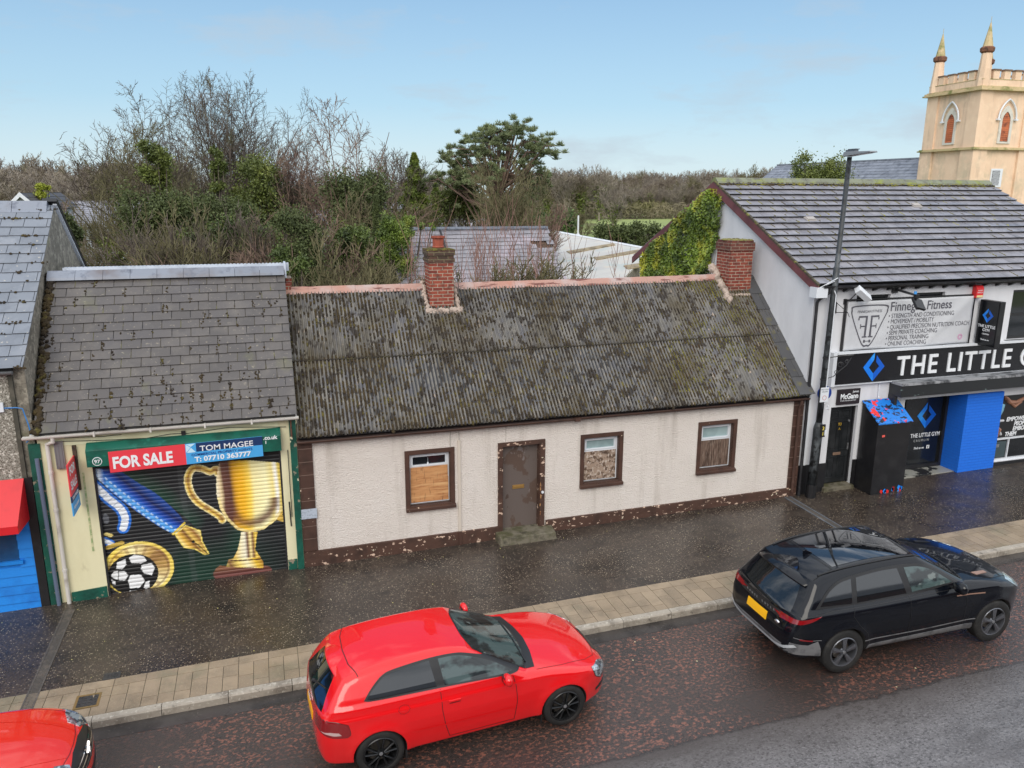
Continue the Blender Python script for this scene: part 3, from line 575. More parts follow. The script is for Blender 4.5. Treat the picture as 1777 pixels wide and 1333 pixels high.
b.box(-4.33, -.002, 4.4, 4.7, -.5, 3.1)
for x0, x1 in ((-4.33, -4.05), (-.3, -.002)): b.prism([(.3,-.5),(4.4,-.5),(4.4,3.2),(2.2,5.5),(.3,3.45)], 'x', x0, x1)
b.build('wall', cream, t)
b = MB(); b.box(-4.15, -.33, -.012, .0, 2.88, 3.10); b.build('upper_band', cream_peel, t)
def slopebox(mb, x0, x1, y0, y1, zt0, zt1, zb=-.15):
    mb.hexa([(x0,y0,G(x0)+zb),(x1,y0,G(x1)+zb),(x1,y1,G(x1)+zb),(x0,y1,G(x0)+zb),(x0,y0,zt0),(x1,y0,zt1),(x1,y1,zt1),(x0,y1,zt0)])
b = MB(); slopebox(b, -4.12, -3.54, -.03, .0, .10, .14); b.build('plinth', green_peel, t)
b = MB(); slopebox(b, -.325, -.16, -.03, .0, .20, .20); b.build('plinth', green_peel, t)
b = MB(); slopebox(b, -.15, -.03, -.06, .0, 3.12, 3.12); b.build('pilaster', green_peel, t)
b = MB(); slopebox(b, -4.47, -4.29, -.03, .02, 2.95, 2.95); b.build('pilaster', green_peel, t)
# shutter with painted mural: colours live in a colour attribute of the corrugated slats
def inpoly(x, z, P):
    r = np.zeros(x.shape, bool); n = len(P)
    for i in range(n):
        x0, z0 = P[i]; x1, z1 = P[(i+1) % n]
        c = ((z0 > z) != (z1 > z)) & (x < (x1-x0)*(z-z0)/(z1-z0+1e-12)+x0); r ^= c
    return r
def smoothpoly(P, n=8):
    o = []; m_ = len(P)
    for i in range(m_):
        p0, p1, p2, p3 = (np.array(P[(i+k) % m_]) for k in (-1, 0, 1, 2))
        for k in range(n):
            s = k/n; o.append(tuple(.5*((2*p1)+(-p0+p2)*s+(2*p0-5*p1+4*p2-p3)*s*s+(-p0+3*p1-3*p2+p3)*s**3)))
    return o
def dline(x, z, P):
    """distance to polyline and position along it"""
    d = np.full(x.shape, 1e9); tt = np.zeros(x.shape); L = 0
    side = np.zeros(x.shape)
    tot = sum(math.dist(P[i], P[i+1]) for i in range(len(P)-1))
    for i in range(len(P)-1):
        a_, b_ = np.array(P[i]), np.array(P[i+1]); e_ = b_-a_; l2 = e_@e_; s = np.clip(((x-a_[0])*e_[0]+(z-a_[1])*e_[1])/l2, 0, 1)
        dd = np.hypot(x-a_[0]-s*e_[0], z-a_[1]-s*e_[1]); cr_ = (e_[0]*(z-a_[1])-e_[1]*(x-a_[0]))
        k = dd < d; d = np.where(k, dd, d); tt = np.where(k, (L+s*math.sqrt(l2))/tot, tt); side = np.where(k, np.sign(cr_), side); L += math.sqrt(l2)
    return d, tt, side
def mural(x, z):
    lin = lambda *c: np.array(sr(*c)[:3])
    C = np.tile(lin(26,28,32), (len(x), 1))
    def put(mask, col, a_=1.0):
        nonlocal C
        A = (np.asarray(mask, float)*a_)[:, None]; C = C*(1-A)+A*(np.asarray(col) if np.ndim(col) == 2 else np.array(col)[None, :])
    def ramp(v, stops):
        xs_ = [s[0] for s in stops]; cs = np.array([lin(*s[1]) for s in stops]); return np.stack([np.interp(v, xs_, cs[:, k]) for k in range(3)], 1)
    nzv = np.array([noise.noise(Vector((a_*2.2, b_*2.2, 5))) for a_, b_ in zip(x, z)])
    sm = lambda v, a_, b_: np.clip((v-a_)/(b_-a_), 0, 1)
    d, tt, sd_ = dline(x, z, [(-3.12,2.3),(-2.81,2.02),(-2.49,1.73),(-2.1,1.28),(-2.03,1.18)]); put(sm(.28-d, 0, .28)*(sd_ > 0), lin(18,86,60), .45)
    put(sm(.9-z, 0, .7)*sm(x, -2.7, -2.3)*sm(-.9-x, -.6, .5), lin(14,78,56), .42)
    put(sm(.35-np.abs(x+1.15), 0, .3)*sm(1.15-z, -.1, .3)*(z > .5), lin(14,84,60), .3)
    put(sm(nzv, .15, .5), lin(70,72,76), .22)
    put(np.abs(x+2.05+.03*z) < .05, lin(90,92,96), .18)
    # pen
    pen = smoothpoly([(-3.54,2.36),(-3.17,2.33),(-2.99,2.19),(-2.81,2.02),(-2.49,1.73),(-2.11,1.15),(-2.34,.99),(-2.77,1.36),(-3.14,1.75),(-3.37,2.04)], 3)
    d, tt, _ = dline(x, z, [(-3.40,2.17),(-3.14,1.86),(-2.76,1.44),(-2.33,1.03)])
    put(inpoly(x, z, pen), ramp(d, [(0,(90,170,236)),(.06,(52,120,214)),(.13,(22,70,170)),(.22,(14,30,86)),(.34,(30,70,150))]))
    put((np.abs(d-.045) < .014) & inpoly(x, z, pen) & (np.sin(tt*95) > -.2), lin(200,224,246), .75)
    put(inpoly(x, z, [(-3.55,2.40),(-3.38,2.36),(-3.35,2.08),(-3.44,2.13),(-3.55,2.30)]), ramp(x, [(-3.55,(40,120,214)),(-3.46,(220,236,250)),(-3.38,(50,120,210))]))
    put(dline(x, z, [(-2.13,1.17),(-2.24,1.07),(-2.34,.98)])[0] < .022, lin(222,196,84))
    nib = [(-2.12,1.12),(-1.87,.98),(-1.86,.77),(-1.76,.5),(-1.83,.49),(-1.98,.62),(-2.18,.69),(-2.23,.79),(-2.31,.96)]
    put(inpoly(x, z, nib), ramp(x+.6*z, [(-1.75,(246,226,150)),(-1.66,(224,178,70)),(-1.56,(120,76,40)),(-1.5,(226,190,92)),(-1.40,(150,100,50)),(-1.3,(240,222,140))]))
    put(dline(x, z, nib+[nib[0]])[0] < .010, lin(236,214,110))
    put(dline(x, z, [(-2.01,.78),(-1.92,.69),(-1.78,.5)])[0] < .009, lin(12,12,14)); put(np.hypot(x+2.01, z-.78) < .03, lin(12,12,14))
    # ribbon and medal
    R1 = smoothpoly([(-3.62,2.08),(-3.44,1.93),(-3.35,1.8),(-3.17,1.58),(-3.12,1.37),(-3.19,1.15),(-3.31,.95)], 4)[:-8]
    d, tt, _ = dline(x, z, R1); put(d < .105, lin(34,110,206)); put(d < .062, lin(232,238,244)); put((d < .062) & (np.sin(tt*60) > .8), lin(170,184,206), .7)
    d, _, _ = dline(x, z, [(-3.58,1.05),(-3.40,.93)]); put(d < .07, lin(34,110,206)); put(d < .042, lin(232,238,244))
    put(dline(x, z, [(-3.46,1.12),(-3.38,1.09)])[0] < .032, lin(230,210,130)); put(dline(x, z, [(-3.46,.86),(-3.22,.92)])[0] < .04, lin(190,160,70))
    put(np.hypot((x+3.43)/.05, (z-1.42)/.10) < 1, lin(108,112,120), .7)
    cx, cz = -2.985, .365; r_ = np.hypot((x-cx)/.60, (z-cz)/.545); ang = np.arctan2(z-cz, x-cx)
    g1 = ramp(np.abs(ang-.5)/np.pi, [(0,(150,112,66)),(.15,(196,160,90)),(.4,(244,232,176)),(.62,(232,196,72)),(.8,(240,220,130)),(1,(160,120,64))])
    put(r_ < 1, g1); put((r_ > .90) & (r_ < 1), lin(246,222,100), .75); put(np.abs(r_-.84) < .03, lin(110,72,44), .5*(1))
    put((np.sin(ang*13+nzv*4) > .5) & (r_ < .86), lin(140,98,60), .45)
    bx, bz = -3.09, .27; q = np.hypot((x-bx)/.425, (z-bz)/.405); put(q < 1, lin(16,17,20))
    for P in ([(-3.14,.61),(-3.04,.67),(-2.87,.6),(-2.83,.5),(-2.94,.46),(-3.11,.5)], [(-3.37,.42),(-3.34,.55),(-3.19,.6),(-3.18,.48),(-3.27,.39)], [(-3.46,.31),(-3.41,.38),(-3.34,.38),(-3.35,.19),(-3.45,.25)], [(-3.33,.37),(-3.23,.36),(-3.17,.26),(-3.24,.16),(-3.35,.18)], [(-3.2,.16),(-3.15,.27),(-2.96,.25),(-2.9,.11),(-3.01,-.02),(-3.18,-.01)], [(-2.94,.44),(-2.76,.46),(-2.71,.35),(-2.78,.2),(-2.91,.25),(-2.96,.36)], [(-3.47,.23),(-3.4,.17),(-3.41,.1),(-3.45,.13)], [(-2.9,.09),(-2.83,.1),(-2.84,-.04),(-2.91,-.06),(-2.95,-.03)], [(-3.2,-.05),(-3.07,-.06),(-3.1,-.12),(-3.2,-.11)]):
        c_ = np.mean(P, 0); P2 = [tuple(c_+(np.array(p_)-c_)*.94) for p_ in P]
        put(inpoly(x, z, P2), lin(226,228,230))
    # trophy
    H = smoothpoly([(-1.48,2.09),(-1.6,2.12),(-1.74,2.20),(-1.89,2.22),(-1.98,2.10),(-2.0,1.93),(-1.96,1.73),(-1.85,1.54),(-1.66,1.37),(-1.5,1.22),(-1.47,1.12),(-1.58,1.07)], 4)[:-8]
    d, tt, sd_ = dline(x, z, H); put(d < .068, ramp(d*sd_, [(-.07,(236,226,176)),(-.03,(232,196,80)),(0,(150,100,50)),(.03,(222,190,90)),(.07,(246,240,200))])); put((d < .05) & (np.sin(tt*34) > .6), lin(130,88,60), .5)
    put(inpoly(x, z, smoothpoly([(-.28,1.38),(-.50,1.12),(-.44,1.0),(-.28,.98),(-.28,1.08),(-.38,1.12),(-.28,1.28)], 3)), lin(216,180,84))
    cup = [(-1.42,2.31),(-1.17,2.30),(-.91,2.28),(-.47,2.20),(-.30,2.16),(-.29,1.66),(-.33,1.27),(-.50,1.02),(-.74,.86),(-1.01,.83),(-1.22,.92),(-1.39,1.14),(-1.49,1.38),(-1.53,1.68),(-1.51,1.97),(-1.46,2.2)]
    put(inpoly(x, z, cup), ramp(x+.05*np.abs(z-1.6), [(-1.52,(240,232,206)),(-1.44,(228,206,160)),(-1.38,(104,66,54)),(-1.26,(92,56,48)),(-1.18,(206,150,30)),(-1.04,(240,190,44)),(-.92,(250,214,90)),(-.84,(244,232,170)),(-.62,(246,240,190)),(-.5,(240,222,140)),(-.43,(250,250,246)),(-.38,(236,214,110)),(-.3,(196,150,60))]))
    lo_ = inpoly(x, z, cup); e1 = dline(x, z, cup[5:14])[0]
    put(lo_*sm(.34-e1, 0, .13)*sm(e1, .06, .16)*(z < 1.5), lin(96,56,50), .85); put(lo_ & (e1 < .05) & (z < 1.6), lin(240,220,150), .8)
    put(lo_*np.exp(-((x+1.08)/.09)**2)*sm(z, 1.0, 1.3)*sm(2.25-z, 0, .3), lin(238,176,24), .7)
    put(np.abs(x+.445) < .012, lin(150,140,120), .5*1.0) if False else None
    pl_ = smoothpoly([(-1.72,.05),(-1.60,.22),(-1.46,.20),(-.83,.12),(-.66,.05),(-.70,-.08),(-1.08,-.12),(-1.56,-.10)], 3); put(inpoly(x, z, pl_), ramp(z, [(-.12,(150,96,92)),(.05,(96,54,48)),(.2,(140,96,70))]))
    stem = [(-1.15,.86),(-.85,.83),(-.89,.67),(-.92,.46),(-.83,.28),(-1.34,.32),(-1.24,.5),(-1.18,.71)]
    put(inpoly(x, z, stem), ramp(x, [(-1.3,(226,190,90)),(-1.17,(240,230,190)),(-1.1,(232,226,200)),(-1.05,(110,70,54)),(-1.0,(240,220,150)),(-.95,(124,80,56)),(-.9,(238,206,90)),(-.85,(200,160,70))]))
    put(inpoly(x, z, [(-1.42,.33),(-1.32,.34),(-.85,.29),(-.79,.2),(-.80,.06),(-1.47,.18)]), ramp(x+z*.4, [(-1.45,(246,226,120)),(-1.3,(130,90,60)),(-1.15,(236,210,110)),(-1.0,(244,236,190)),(-.85,(230,190,60)),(-.7,(160,110,50))]))
    put(dline(x, z, [(-1.38,.30),(-1.1,.27),(-.84,.25)])[0] < .012, lin(80,50,34))
    return np.clip(C, 0, 1)
sx0, sx1, sz1 = -3.50, -.36, 2.80
NXS, NZS = 250, 330
gx = np.linspace(sx0, sx1, NXS+1); gz = np.linspace(0, 1, NZS+1)
V_ = []; 
for k, s in enumerate(gz):
    z = -.20+s*(sz1+.20); dz = .075; ph = ((z+.2) % dz)/dz
    yy = .075-.014*math.sin(math.pi*ph)**.6
    for x in gx: V_.append((x, yy, z))
V_ = np.array(V_); n1 = NXS+1
F_ = [(k*n1+i, k*n1+i+1, (k+1)*n1+i+1, (k+1)*n1+i) for k in range(NZS) for i in range(NXS)]
me = bpy.data.meshes.new('roller_shutter'); me.from_pydata(V_.tolist(), [], F_)
ca = me.color_attributes.new('paint', 'FLOAT_COLOR', 'POINT'); C_ = mural(V_[:, 0], V_[:, 2]); ca.data.foreach_set('color', np.hstack([C_, np.ones((len(C_), 1))]).astype(np.float32).ravel())
me.polygons.foreach_set('use_smooth', [True]*len(F_))
shm = mat('mural_paint', (1,1,1), .42, [(sr(30,30,32), 3, .62, .8, (1,1,3), 5, .35)], attr='paint'); me.materials.append(shm)
sh = bpy.data.objects.new('roller_shutter', me); COL.objects.link(sh); attach(sh, t); sh['label'] = 'dark roller shutter painted with a fountain pen, a gold trophy and a football medal'
for x0, x1 in ((-3.53, -3.495), (-.365, -.33)): b = MB(); slopebox(b, x0, x1, .0, .07, 2.8, 2.8, -.05); b.build('guide_rail', M['black_metal'], sh)
b = MB(); b.prism([(.0,2.50),(-.20,2.50),(-.20,2.80),(-.06,2.90),(.0,2.90)], 'x', -3.57, -.31); hb = b.build('shutter_box', green, t, bevel=.006)
b = MB(); b.lathe((-3.40,-.203,2.60), (0,-1,0), [(.0,.0),(.078,.0),(.078,.003),(0,.003)], 28, 0); b.lathe((-3.40,-.207,2.60), (0,-1,0), [(0,0),(.066,0),(.066,.001),(0,.001)], 28, 1); b.build('number_disc', [M['white_text'], green], hb)
text('97', .085, (-3.40,-.209,2.572), M['white_text'], hb, align='CENTER', bold=.02, sx=1.1, name='shop_number')
text('.co.uk', .10, (-.62,-.202,2.74), M['white_text'], hb, bold=.03); text('1', .08, (-.60,-.202,2.66), M['white_text'], hb, bold=.03)
# roof
slate_edge = mat('slate_edge', sr(44,42,42), .7); joint_m = mat('slate_joint_moss_shade', sr(64,58,44), .95, [(sr(44,38,32), 2.5, .45, .6), (sr(104,104,52), 1.6, .56, .68)])  # edge and joint colours hold painted shade besides dirt and moss
slate = mat('worn_roof_slate', sr(80,76,75), .5, [(sr(98,93,89), 2.4, .48, .68, None, 5, .8), (sr(78,76,80), 1.1, .5, .72, None, 4, .7), (sr(142,134,118), 18, .62, .7, None, 4, .7), (sr(110,112,60), 1.1, .60, .74, (1,.7,.7), 6, .45)], island=.16, bump=(30,.35,None,.005), rvar=(1.0,.4,.6,.32))
U = (1,0,0); e0 = np.array([-4.32,-.17,3.16]); r0 = np.array([-4.32,2.2,5.62]); v_ = r0-e0; vl = np.linalg.norm(v_); v_ /= vl; nn = np.array([0,-v_[2],v_[1]])
b = MB(); jn = MB(); slates(b, e0, U, v_, 4.32, vl-.02, .335, .205, .009, gap=.012, joints=jn); b.build('slates', [slate, slate_edge], t); tag(jn.build('joint_moss', joint_m, t), kind='stuff')  # joint strips are moss plus painted shade
b = MB(); b.hexa([e0+nn*-.06, e0+np.array([4.3,0,0])-nn*.06, r0+np.array([4.3,0,0])-nn*.06, r0-nn*.06, e0, e0+np.array([4.3,0,0]), r0+np.array([4.3,0,0]), r0]); b.hexa([(-4.3,2.25,5.5),(-.02,2.25,5.5),(-.02,4.8,3.1),(-4.3,4.8,3.1),(-4.3,2.25,5.56),(-.02,2.25,5.56),(-.02,4.8,3.2),(-4.3,4.8,3.2)]); b.build('roof_deck', M['black'], t)
b = MB(); n_ = 0
for _ in range(150):   # moss beside the gable wall
    s = random.random(); b.dome(e0+v_*vl*s+np.array([random.uniform(0,.10),0,0])+nn*.02, nn, random.uniform(.03,.07), .05)
for _ in range(300):   # moss caught in the joints
    r_ = random.choice([random.randint(0,16), random.randint(0,5)]); x = (random.randint(0,13)+(r_ % 2)*.5)*.335; x = x if random.random() < .7 else random.uniform(0,4.2)
    if not 0 < x < 4.3 or noise.noise(Vector((x*.8, r_*.3, 2))) < -.12: continue
    for _k in range(random.randint(1, 6)): b.dome(e0+v_*(r_*.205+random.uniform(-.02,.16))+np.array([x+random.uniform(-.03,.03),0,0])+nn*.024, nn, random.uniform(.010,.024), .014, asp=random.uniform(.7,1.6), U=v_)
for _ in range(160): b.dome(r0-v_*random.uniform(.06,.12)+np.array([random.uniform(0,4.3),0,0])+nn*.025, nn, random.uniform(.012,.03), .016)
tag(b.build('moss', M['moss_brown'], t), kind='stuff')
rt = mat('blue_grey_ridge', sr(120,126,138), .45, [(sr(104,100,104), 1.3, .5, .7, None, 3), (sr(90,96,110), 5, .55, .7)], island=.14)
b = MB()
for i in range(9):
    a0 = -4.32+i*.48; a1 = min(-.01, a0+.474); pr = [(2.02,5.53),(2.05,5.58),(2.18,5.70),(2.22,5.70),(2.36,5.60),(2.36,5.55)]; b.prism(pr, 'x', a0, a1)
b.build('ridge_tiles', rt, t)
wm_ = mat('white_sheet_roof', sr(196,204,216), .5, [(sr(150,156,166), 2, .5, .75)])
b = MB()
for i in range(120):
    a0 = -4.1+i*.035; a1 = a0+.035; h = .012*(i % 2); b.hexa([(a0,2.37,5.58),(a1,2.37,5.58),(a1,6.4,5.20),(a0,6.4,5.20),(a0,2.37,5.74+h),(a1,2.37,5.74+h),(a1,6.4,5.34+h),(a0,6.4,5.34+h)])
for i in range(9): b.cyl((.02+.0*i,2.16+.05*i,5.46),(.02,2.16+.05*i,5.76),.022,n=6)
b.build('rear_roof', wm_, t)
b = MB(); [b.box(.0+.03*i, .12+.03*i, 2.4+.2*i, 2.9+.2*i, 5.1+.1*(i % 2), 5.3+.1*(i % 3)) for i in range(2)]; b.build('rear_brick_end', M['brick'], t)
# gutter, pipes, small fixings
wg = mat('old_white_plastic', sr(206,202,196), .5, [(sr(150,140,128), 3, .55, .75, (.6,1,1), 5, .8)])
b = MB(); prf = [(-.16+.05*math.cos(q), 3.12+.055*math.sin(q)) for q in np.linspace(math.pi, 2*math.pi, 8)]+[(-.115, 3.12), (-.205, 3.12)]
b.prism(prf, 'x', -4.50, .03); [b.box(x-.015, x+.015, -.222, -.10, 3.055, 3.13) for x in (-3.4,-2.5,-1.6,-.8)]; b.build('gutter', wg, t)
b = MB(); b.box(-4.40, -.0, -.11, -.0, 3.05, 3.14); b.build('fascia', wg, t)
b = MB(); b.tube([(-4.05,-.16,3.08),(-4.05,-.15,3.0),(-4.17,-.06,2.94),(-4.17,-.06,2.80),(-4.17,-.06,-.10)], .034, 10); [b.cyl((-4.17,-.06,z),(-4.17,-.06,z+.05),.043,n=10) for z in (.55,1.7,2.4)]; b.build('downpipe', wg, t)
b = MB(); b.cyl((-4.35,-.075,2.7),(-4.33,-.075,-.12),.034,n=10); b.build('downpipe', mat('grey_blue_pipe', sr(96,108,130), .4), t)
b = MB(); b.box(-4.07, -3.93, -.05, -.01, 2.47, 2.97); [b.box(-4.07+.05*i, -4.055+.05*i, -.06, -.05, 2.48, 2.96) for i in range(3)]; b.build('steel_plate', M['steel'], t)
b = MB(); b.box(-.13, -.10, -.09, -.06, 2.72, 3.05); b.build('rusty_bracket', mat('rust', sr(96,64,50), .8, [(sr(60,44,38), 8, .5, .6)]), t)
b = MB(); b.tube([(-.20,-.03,2.45),(-.20,-.04,2.35),(-.20,-.04,1.1)], .008, 5); b.tube([(-.235,-.01,1.4),(-.225,-.02,.9)], .012, 5); b.build('shutter_crank', M['black_metal'], t)
b = MB(); b.box(-3.70, -3.67, -.008, .001, .85, 2.35); b.build('green_drip_stain', mat('green_drip', sr(146,164,116), .7, [(sr(206,200,160), 6, .45, .6, (1,1,2))]), t)
b = MB(); b.tube([(-4.1,-.02,2.97),(-3.4,-.03,2.93),(-2.6,-.03,2.90),(-2.2,-.05,2.95),(-1.9,-.03,2.93),(-1.2,-.03,2.98),(-.2,-.02,2.90)], .006, 4); b.tube([(-3.9,-.02,3.02),(-3.3,-.02,2.99),(-3.0,-.02,3.0)], .005, 4); b.build('cable', M['black_metal'], t)
b = MB(); b.box(-2.02, -1.95, -.05, -.01, 2.90, 2.98); b.build('junction_box', M['black_metal'], t)
# boards on the shop
redb = mat('red_board', sr(222,60,72), .45); blb = mat('light_blue_board', sr(70,160,220), .45); nvb = mat('navy_board', sr(20,50,96), .45)
bd = thing('sale_board', 'long red and blue FOR SALE board fixed across the green shutter box', 'sign', (-1.9,-.23,2.40))
th_ = math.radians(1.2); Ub = Vector((1,0,.022)); Vb = Vector((0,0,1))
def bq(mb, x0, x1, z0, z1, y0=-.232, y1=-.212, x_ref=-3.21): 
    f = lambda x: .022*(x-x_ref)
    mb.hexa([(x0,y0,z0+f(x0)),(x1,y0,z0+f(x1)),(x1,y1,z0+f(x1)),(x0,y1,z0+f(x0)),(x0,y0,z1+f(x0)),(x1,y0,z1+f(x1)),(x1,y1,z1+f(x1)),(x0,y1,z1+f(x0))])
b = MB(); bq(b, -3.21, -1.96, 2.38, 2.76); b.build('red_panel', redb, bd)
b = MB(); bq(b, -1.96, -.64, 2.38, 2.76, -.231); b.build('blue_panel', blb, bd)
b = MB(); bq(b, -1.78, -.64, 2.60, 2.76, -.2335, -.2312); b.build('navy_panel', nvb, bd)
b = MB()
for tri in ([(-1.95,2.60),(-1.87,2.69),(-1.95,2.75)], [(-1.94,2.755),(-1.79,2.755),(-1.865,2.70)], [(-1.94,2.595),(-1.79,2.595),(-1.865,2.685)]): b.prism([(x, z+.022*(x+3.21)) for x, z in tri], 'y', -.2345, -.2312)
b.build('emblem', mat('emblem_blue', sr(190,222,240), .4), bd)
text('FOR SALE', .29, (-3.16,-.233,2.455), M['white_text'], bd, U=Ub, V=Vb, bold=.035, sx=.79)
text('TOM MAGEE', .145, (-1.72,-.2345,2.635), M['white_text'], bd, U=Ub, V=Vb, bold=.008, sx=1.12)
text('COMMERCIAL PROPERTY AGENTS', .062, (-1.87,-.2325,2.555), mat('navy_letter', sr(30,70,140), .5), bd, U=Ub, V=Vb, bold=.015, sx=1.10)
text('T: 07710 363777', .125, (-1.82,-.2325,2.445), M['white_text'], bd, U=Ub, V=Vb, bold=.03, sx=1.12)
# projecting board: perpendicular to the wall
bd = thing('projecting_sale_board', 'small FOR SALE board sticking out from the cream wall beside the white downpipe', 'sign', (-3.78,-.05,2.2))
b = MB(); b.box(-3.80, -3.74, -.045, -.0, 2.05, 2.87); b.build('batten', mat('dark_timber', sr(74,58,46), .8, [(sr(50,40,34), 8, .5, .6)]), bd)
xb = -3.785
b = MB(); b.box(xb-.01, xb+.01, -.60, -.05, 2.14, 2.70); b.build('red_panel', redb, bd)
b = MB(); b.box(xb-.01, xb+.01, -.60, -.05, 2.02, 2.14); b.build('navy_panel', nvb, bd)
b = MB(); b.box(xb-.01, xb+.01, -.60, -.05, 1.78, 2.02); b.build('blue_panel', blb, bd)
for s_, z, sz in (('FOR', 2.48, .21), ('SALE', 2.23, .21), ('TOM MAGEE', 2.05, .08), ('07710 363777', 1.88, .065)):
    text(s_, sz, (xb+.011,-.325,z), M['white_text'], bd, U=(0,1,0), V=(0,0,1), align='CENTER', bold=.03, ext=.002)
# ================= left building =================
t = thing('slate_roofed_building', 'tall pebbledashed building with slate roof, red awning and blue cladding', 'building', (-6.5,0,G(-6.5)))
peb = mat('pebbledash', sr(150,146,136), .9, [(sr(96,90,80), 34, .5, .56, None, 3), (sr(206,202,192), 26, .56, .62, None, 3), (sr(112,106,96), 1.2, .5, .8, None, 4, .6)], bump=(40, 1.0, None, .02))
grey = mat('grey_cement_render', sr(128,122,110), .9, [(sr(96,92,82), 2, .42, .62, (1,1,.5), 6, .9), (sr(156,150,136), 7, .48, .62, None, 6, .8), (sr(84,80,72), 16, .52, .62, None, 4, .7), (sr(108,112,70), 1.2, .6, .78)], bump=(26,.7,None,.012))
LX = -4.37
b = MB(); b.box(-12, -4.62, .0, .3, 2.30, 4.30); b.build('wall', peb, t)
b = MB(); b.prism([(.02,-.4),(7.1,-.4),(7.1,4.32),(3.6,6.86),(.02,4.36)], 'x', LX-.18, LX); b.build('gable_wall', grey, t)
b = MB(); b.box(-4.62, -4.55-.002, -.03, .3, 2.35, 4.25); b.build('corner_pilaster', mat('dark_render', sr(70,68,60), .9, [(sr(96,92,82), 4, .5, .7)], bump=(20,.6,None,.01)), t)
b = MB(); slopebox(b, -4.62, -4.48, -.04, -.0, 2.36, 2.36); b.build('black_pilaster', M['black'], t)
blue = mat('blue_cladding', sr(28,132,224), .45, [(sr(22,112,200), 2, .5, .7)])
hw_ = (-8.2, -4.85, .86, 1.58)
b = MB(); z = -.3; k = 0
b.box(-12, -4.62, .0, .25, -.5, 2.3)
while z < 1.85:
    for x0, x1 in (((-12, hw_[0]), (hw_[1], -4.62)) if z+.17 > hw_[2]-.05 and z < hw_[3] else ((-12, -4.62),)):
        b.hexa([(x0,-.035,z),(x1,-.035,z),(x1,-.001,z),(x0,-.001,z),(x0,-.012,z+.168),(x1,-.012,z+.168),(x1,-.001,z+.168),(x0,-.001,z+.168)])
    z += .17
b.build('cladding', blue, t)
b = MB(); b.box(hw_[0], hw_[1], -.03, -.002, hw_[2], hw_[3]); o = b.build('window', mat('blue_window', sr(8,60,104), .15, [(sr(10,84,140), 1.5, .45, .7)]), t)
b = MB(); b.box(hw_[0]-.05, hw_[1]+.06, -.08, -.002, hw_[2]-.06, hw_[2]); b.build('sill', blue, o)
awm = mat('red_awning', sr(206,30,40), .45, [(sr(176,24,34), 1.5, .5, .75)])
b = MB(); x1 = -4.60
b.add([(-12,-.04,2.36),(x1,-.04,2.36),(x1-.03,-.62,1.72),(-12,-.62,1.72),(-12,-.62,1.58),(x1-.03,-.62,1.58),(x1,-.04,1.60)], [(3,2,1,0),(4,5,2,3),(1,2,5,6)]); o = b.build('awning', awm, t); q = o.modifiers.new('s', 'SOLIDIFY'); q.thickness = .02
lsl = mat('blue_grey_slate', sr(112,118,128), .38, [(sr(134,138,146), 2, .5, .7, None, 4, .7), (sr(92,98,108), 3, .5, .7, None, 4, .6), (sr(176,172,160), 12, .66, .70, None, 3, .8)], island=.14, rvar=(.9,.4,.6,.28), bump=(20,.2,None,.004))
e0 = np.array([-12.0,-.10,4.30]); r0 = np.array([-12.0,3.6,6.90]); v_ = r0-e0; vl = np.linalg.norm(v_); v_ /= vl; nn = np.array([0,-v_[2],v_[1]])
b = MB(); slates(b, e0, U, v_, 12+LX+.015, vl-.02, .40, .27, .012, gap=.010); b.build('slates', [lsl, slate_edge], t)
b = MB(); W_ = 12+LX-.16; b.hexa([e0-nn*.1, e0+np.array([W_,0,0])-nn*.1, r0+np.array([W_,0,0])-nn*.1, r0-nn*.1, e0, e0+np.array([W_,0,0]), r0+np.array([W_,0,0]), r0]); b.hexa([(-12,3.62,6.78),(LX-.2,3.62,6.78),(LX-.2,7.3,4.1),(-12,7.3,4.1),(-12,3.62,6.88),(LX-.2,3.62,6.88),(LX-.2,7.3,4.2),(-12,7.3,4.2)]); b.build('roof_deck', M['black'], t)
b = MB()
for _ in range(330):
    r_ = random.randint(0, 16); x = W_-(random.randint(0, 10)+(r_ % 2)*.5)*.4-.05*0+random.choice([0, random.uniform(-.2,.2)]); 
    for _k in range(random.randint(1, 3)): b.dome(e0+v_*(r_*.27+random.uniform(-.02,.03))+np.array([x+random.uniform(-.06,.06),0,0])+nn*.026, nn, random.uniform(.012,.035), .02)
tag(b.build('moss', M['moss_brown'], t), kind='stuff')
b = MB()
for i in range(7): a1 = LX-.10-i*.62; b.prism([(3.36,6.76),(3.40,6.80),(3.54,6.98),(3.66,6.98),(3.82,6.80),(3.82,6.76)], 'x', a1-.61, a1)
b.build('ridge_tiles', rt, t)
b = MB(); b.prism([(3.62,6.90),(3.62,6.98),(7.3,4.30),(7.3,4.20)], 'x', LX-.02, LX+.05); b.build('barge_board', M['white_pvc'], t)
b = MB(); b.prism([(3.55,6.97),(3.62,7.03),(7.36,4.34),(7.32,4.27)], 'x', LX-.2, LX+.07); b.build('verge_cover', M['black'], t)
b = MB(); b.prism([(-.12+.055*math.cos(q), 4.26+.055*math.sin(q)) for q in np.linspace(math.pi, 2*math.pi, 8)], 'x', -12, LX-.14); b.build('gutter', mat('grey_gutter', sr(96,98,100), .5), t)
b = MB(); b.tube([(-4.75,-.02,3.62),(-4.55,-.04,3.62),(-4.46,-.05,3.60),(-4.40,-.06,3.3),(-4.38,-.08,3.1),(-4.47,-.06,3.0)], .010, 5); b.build('blue_cable', mat('blue_rope', sr(40,120,190), .5), t)
b = MB(); b.box(-4.86, -4.74, -.05, -.005, 3.56, 3.72); b.build('junction_box', M['white_pvc'], t)
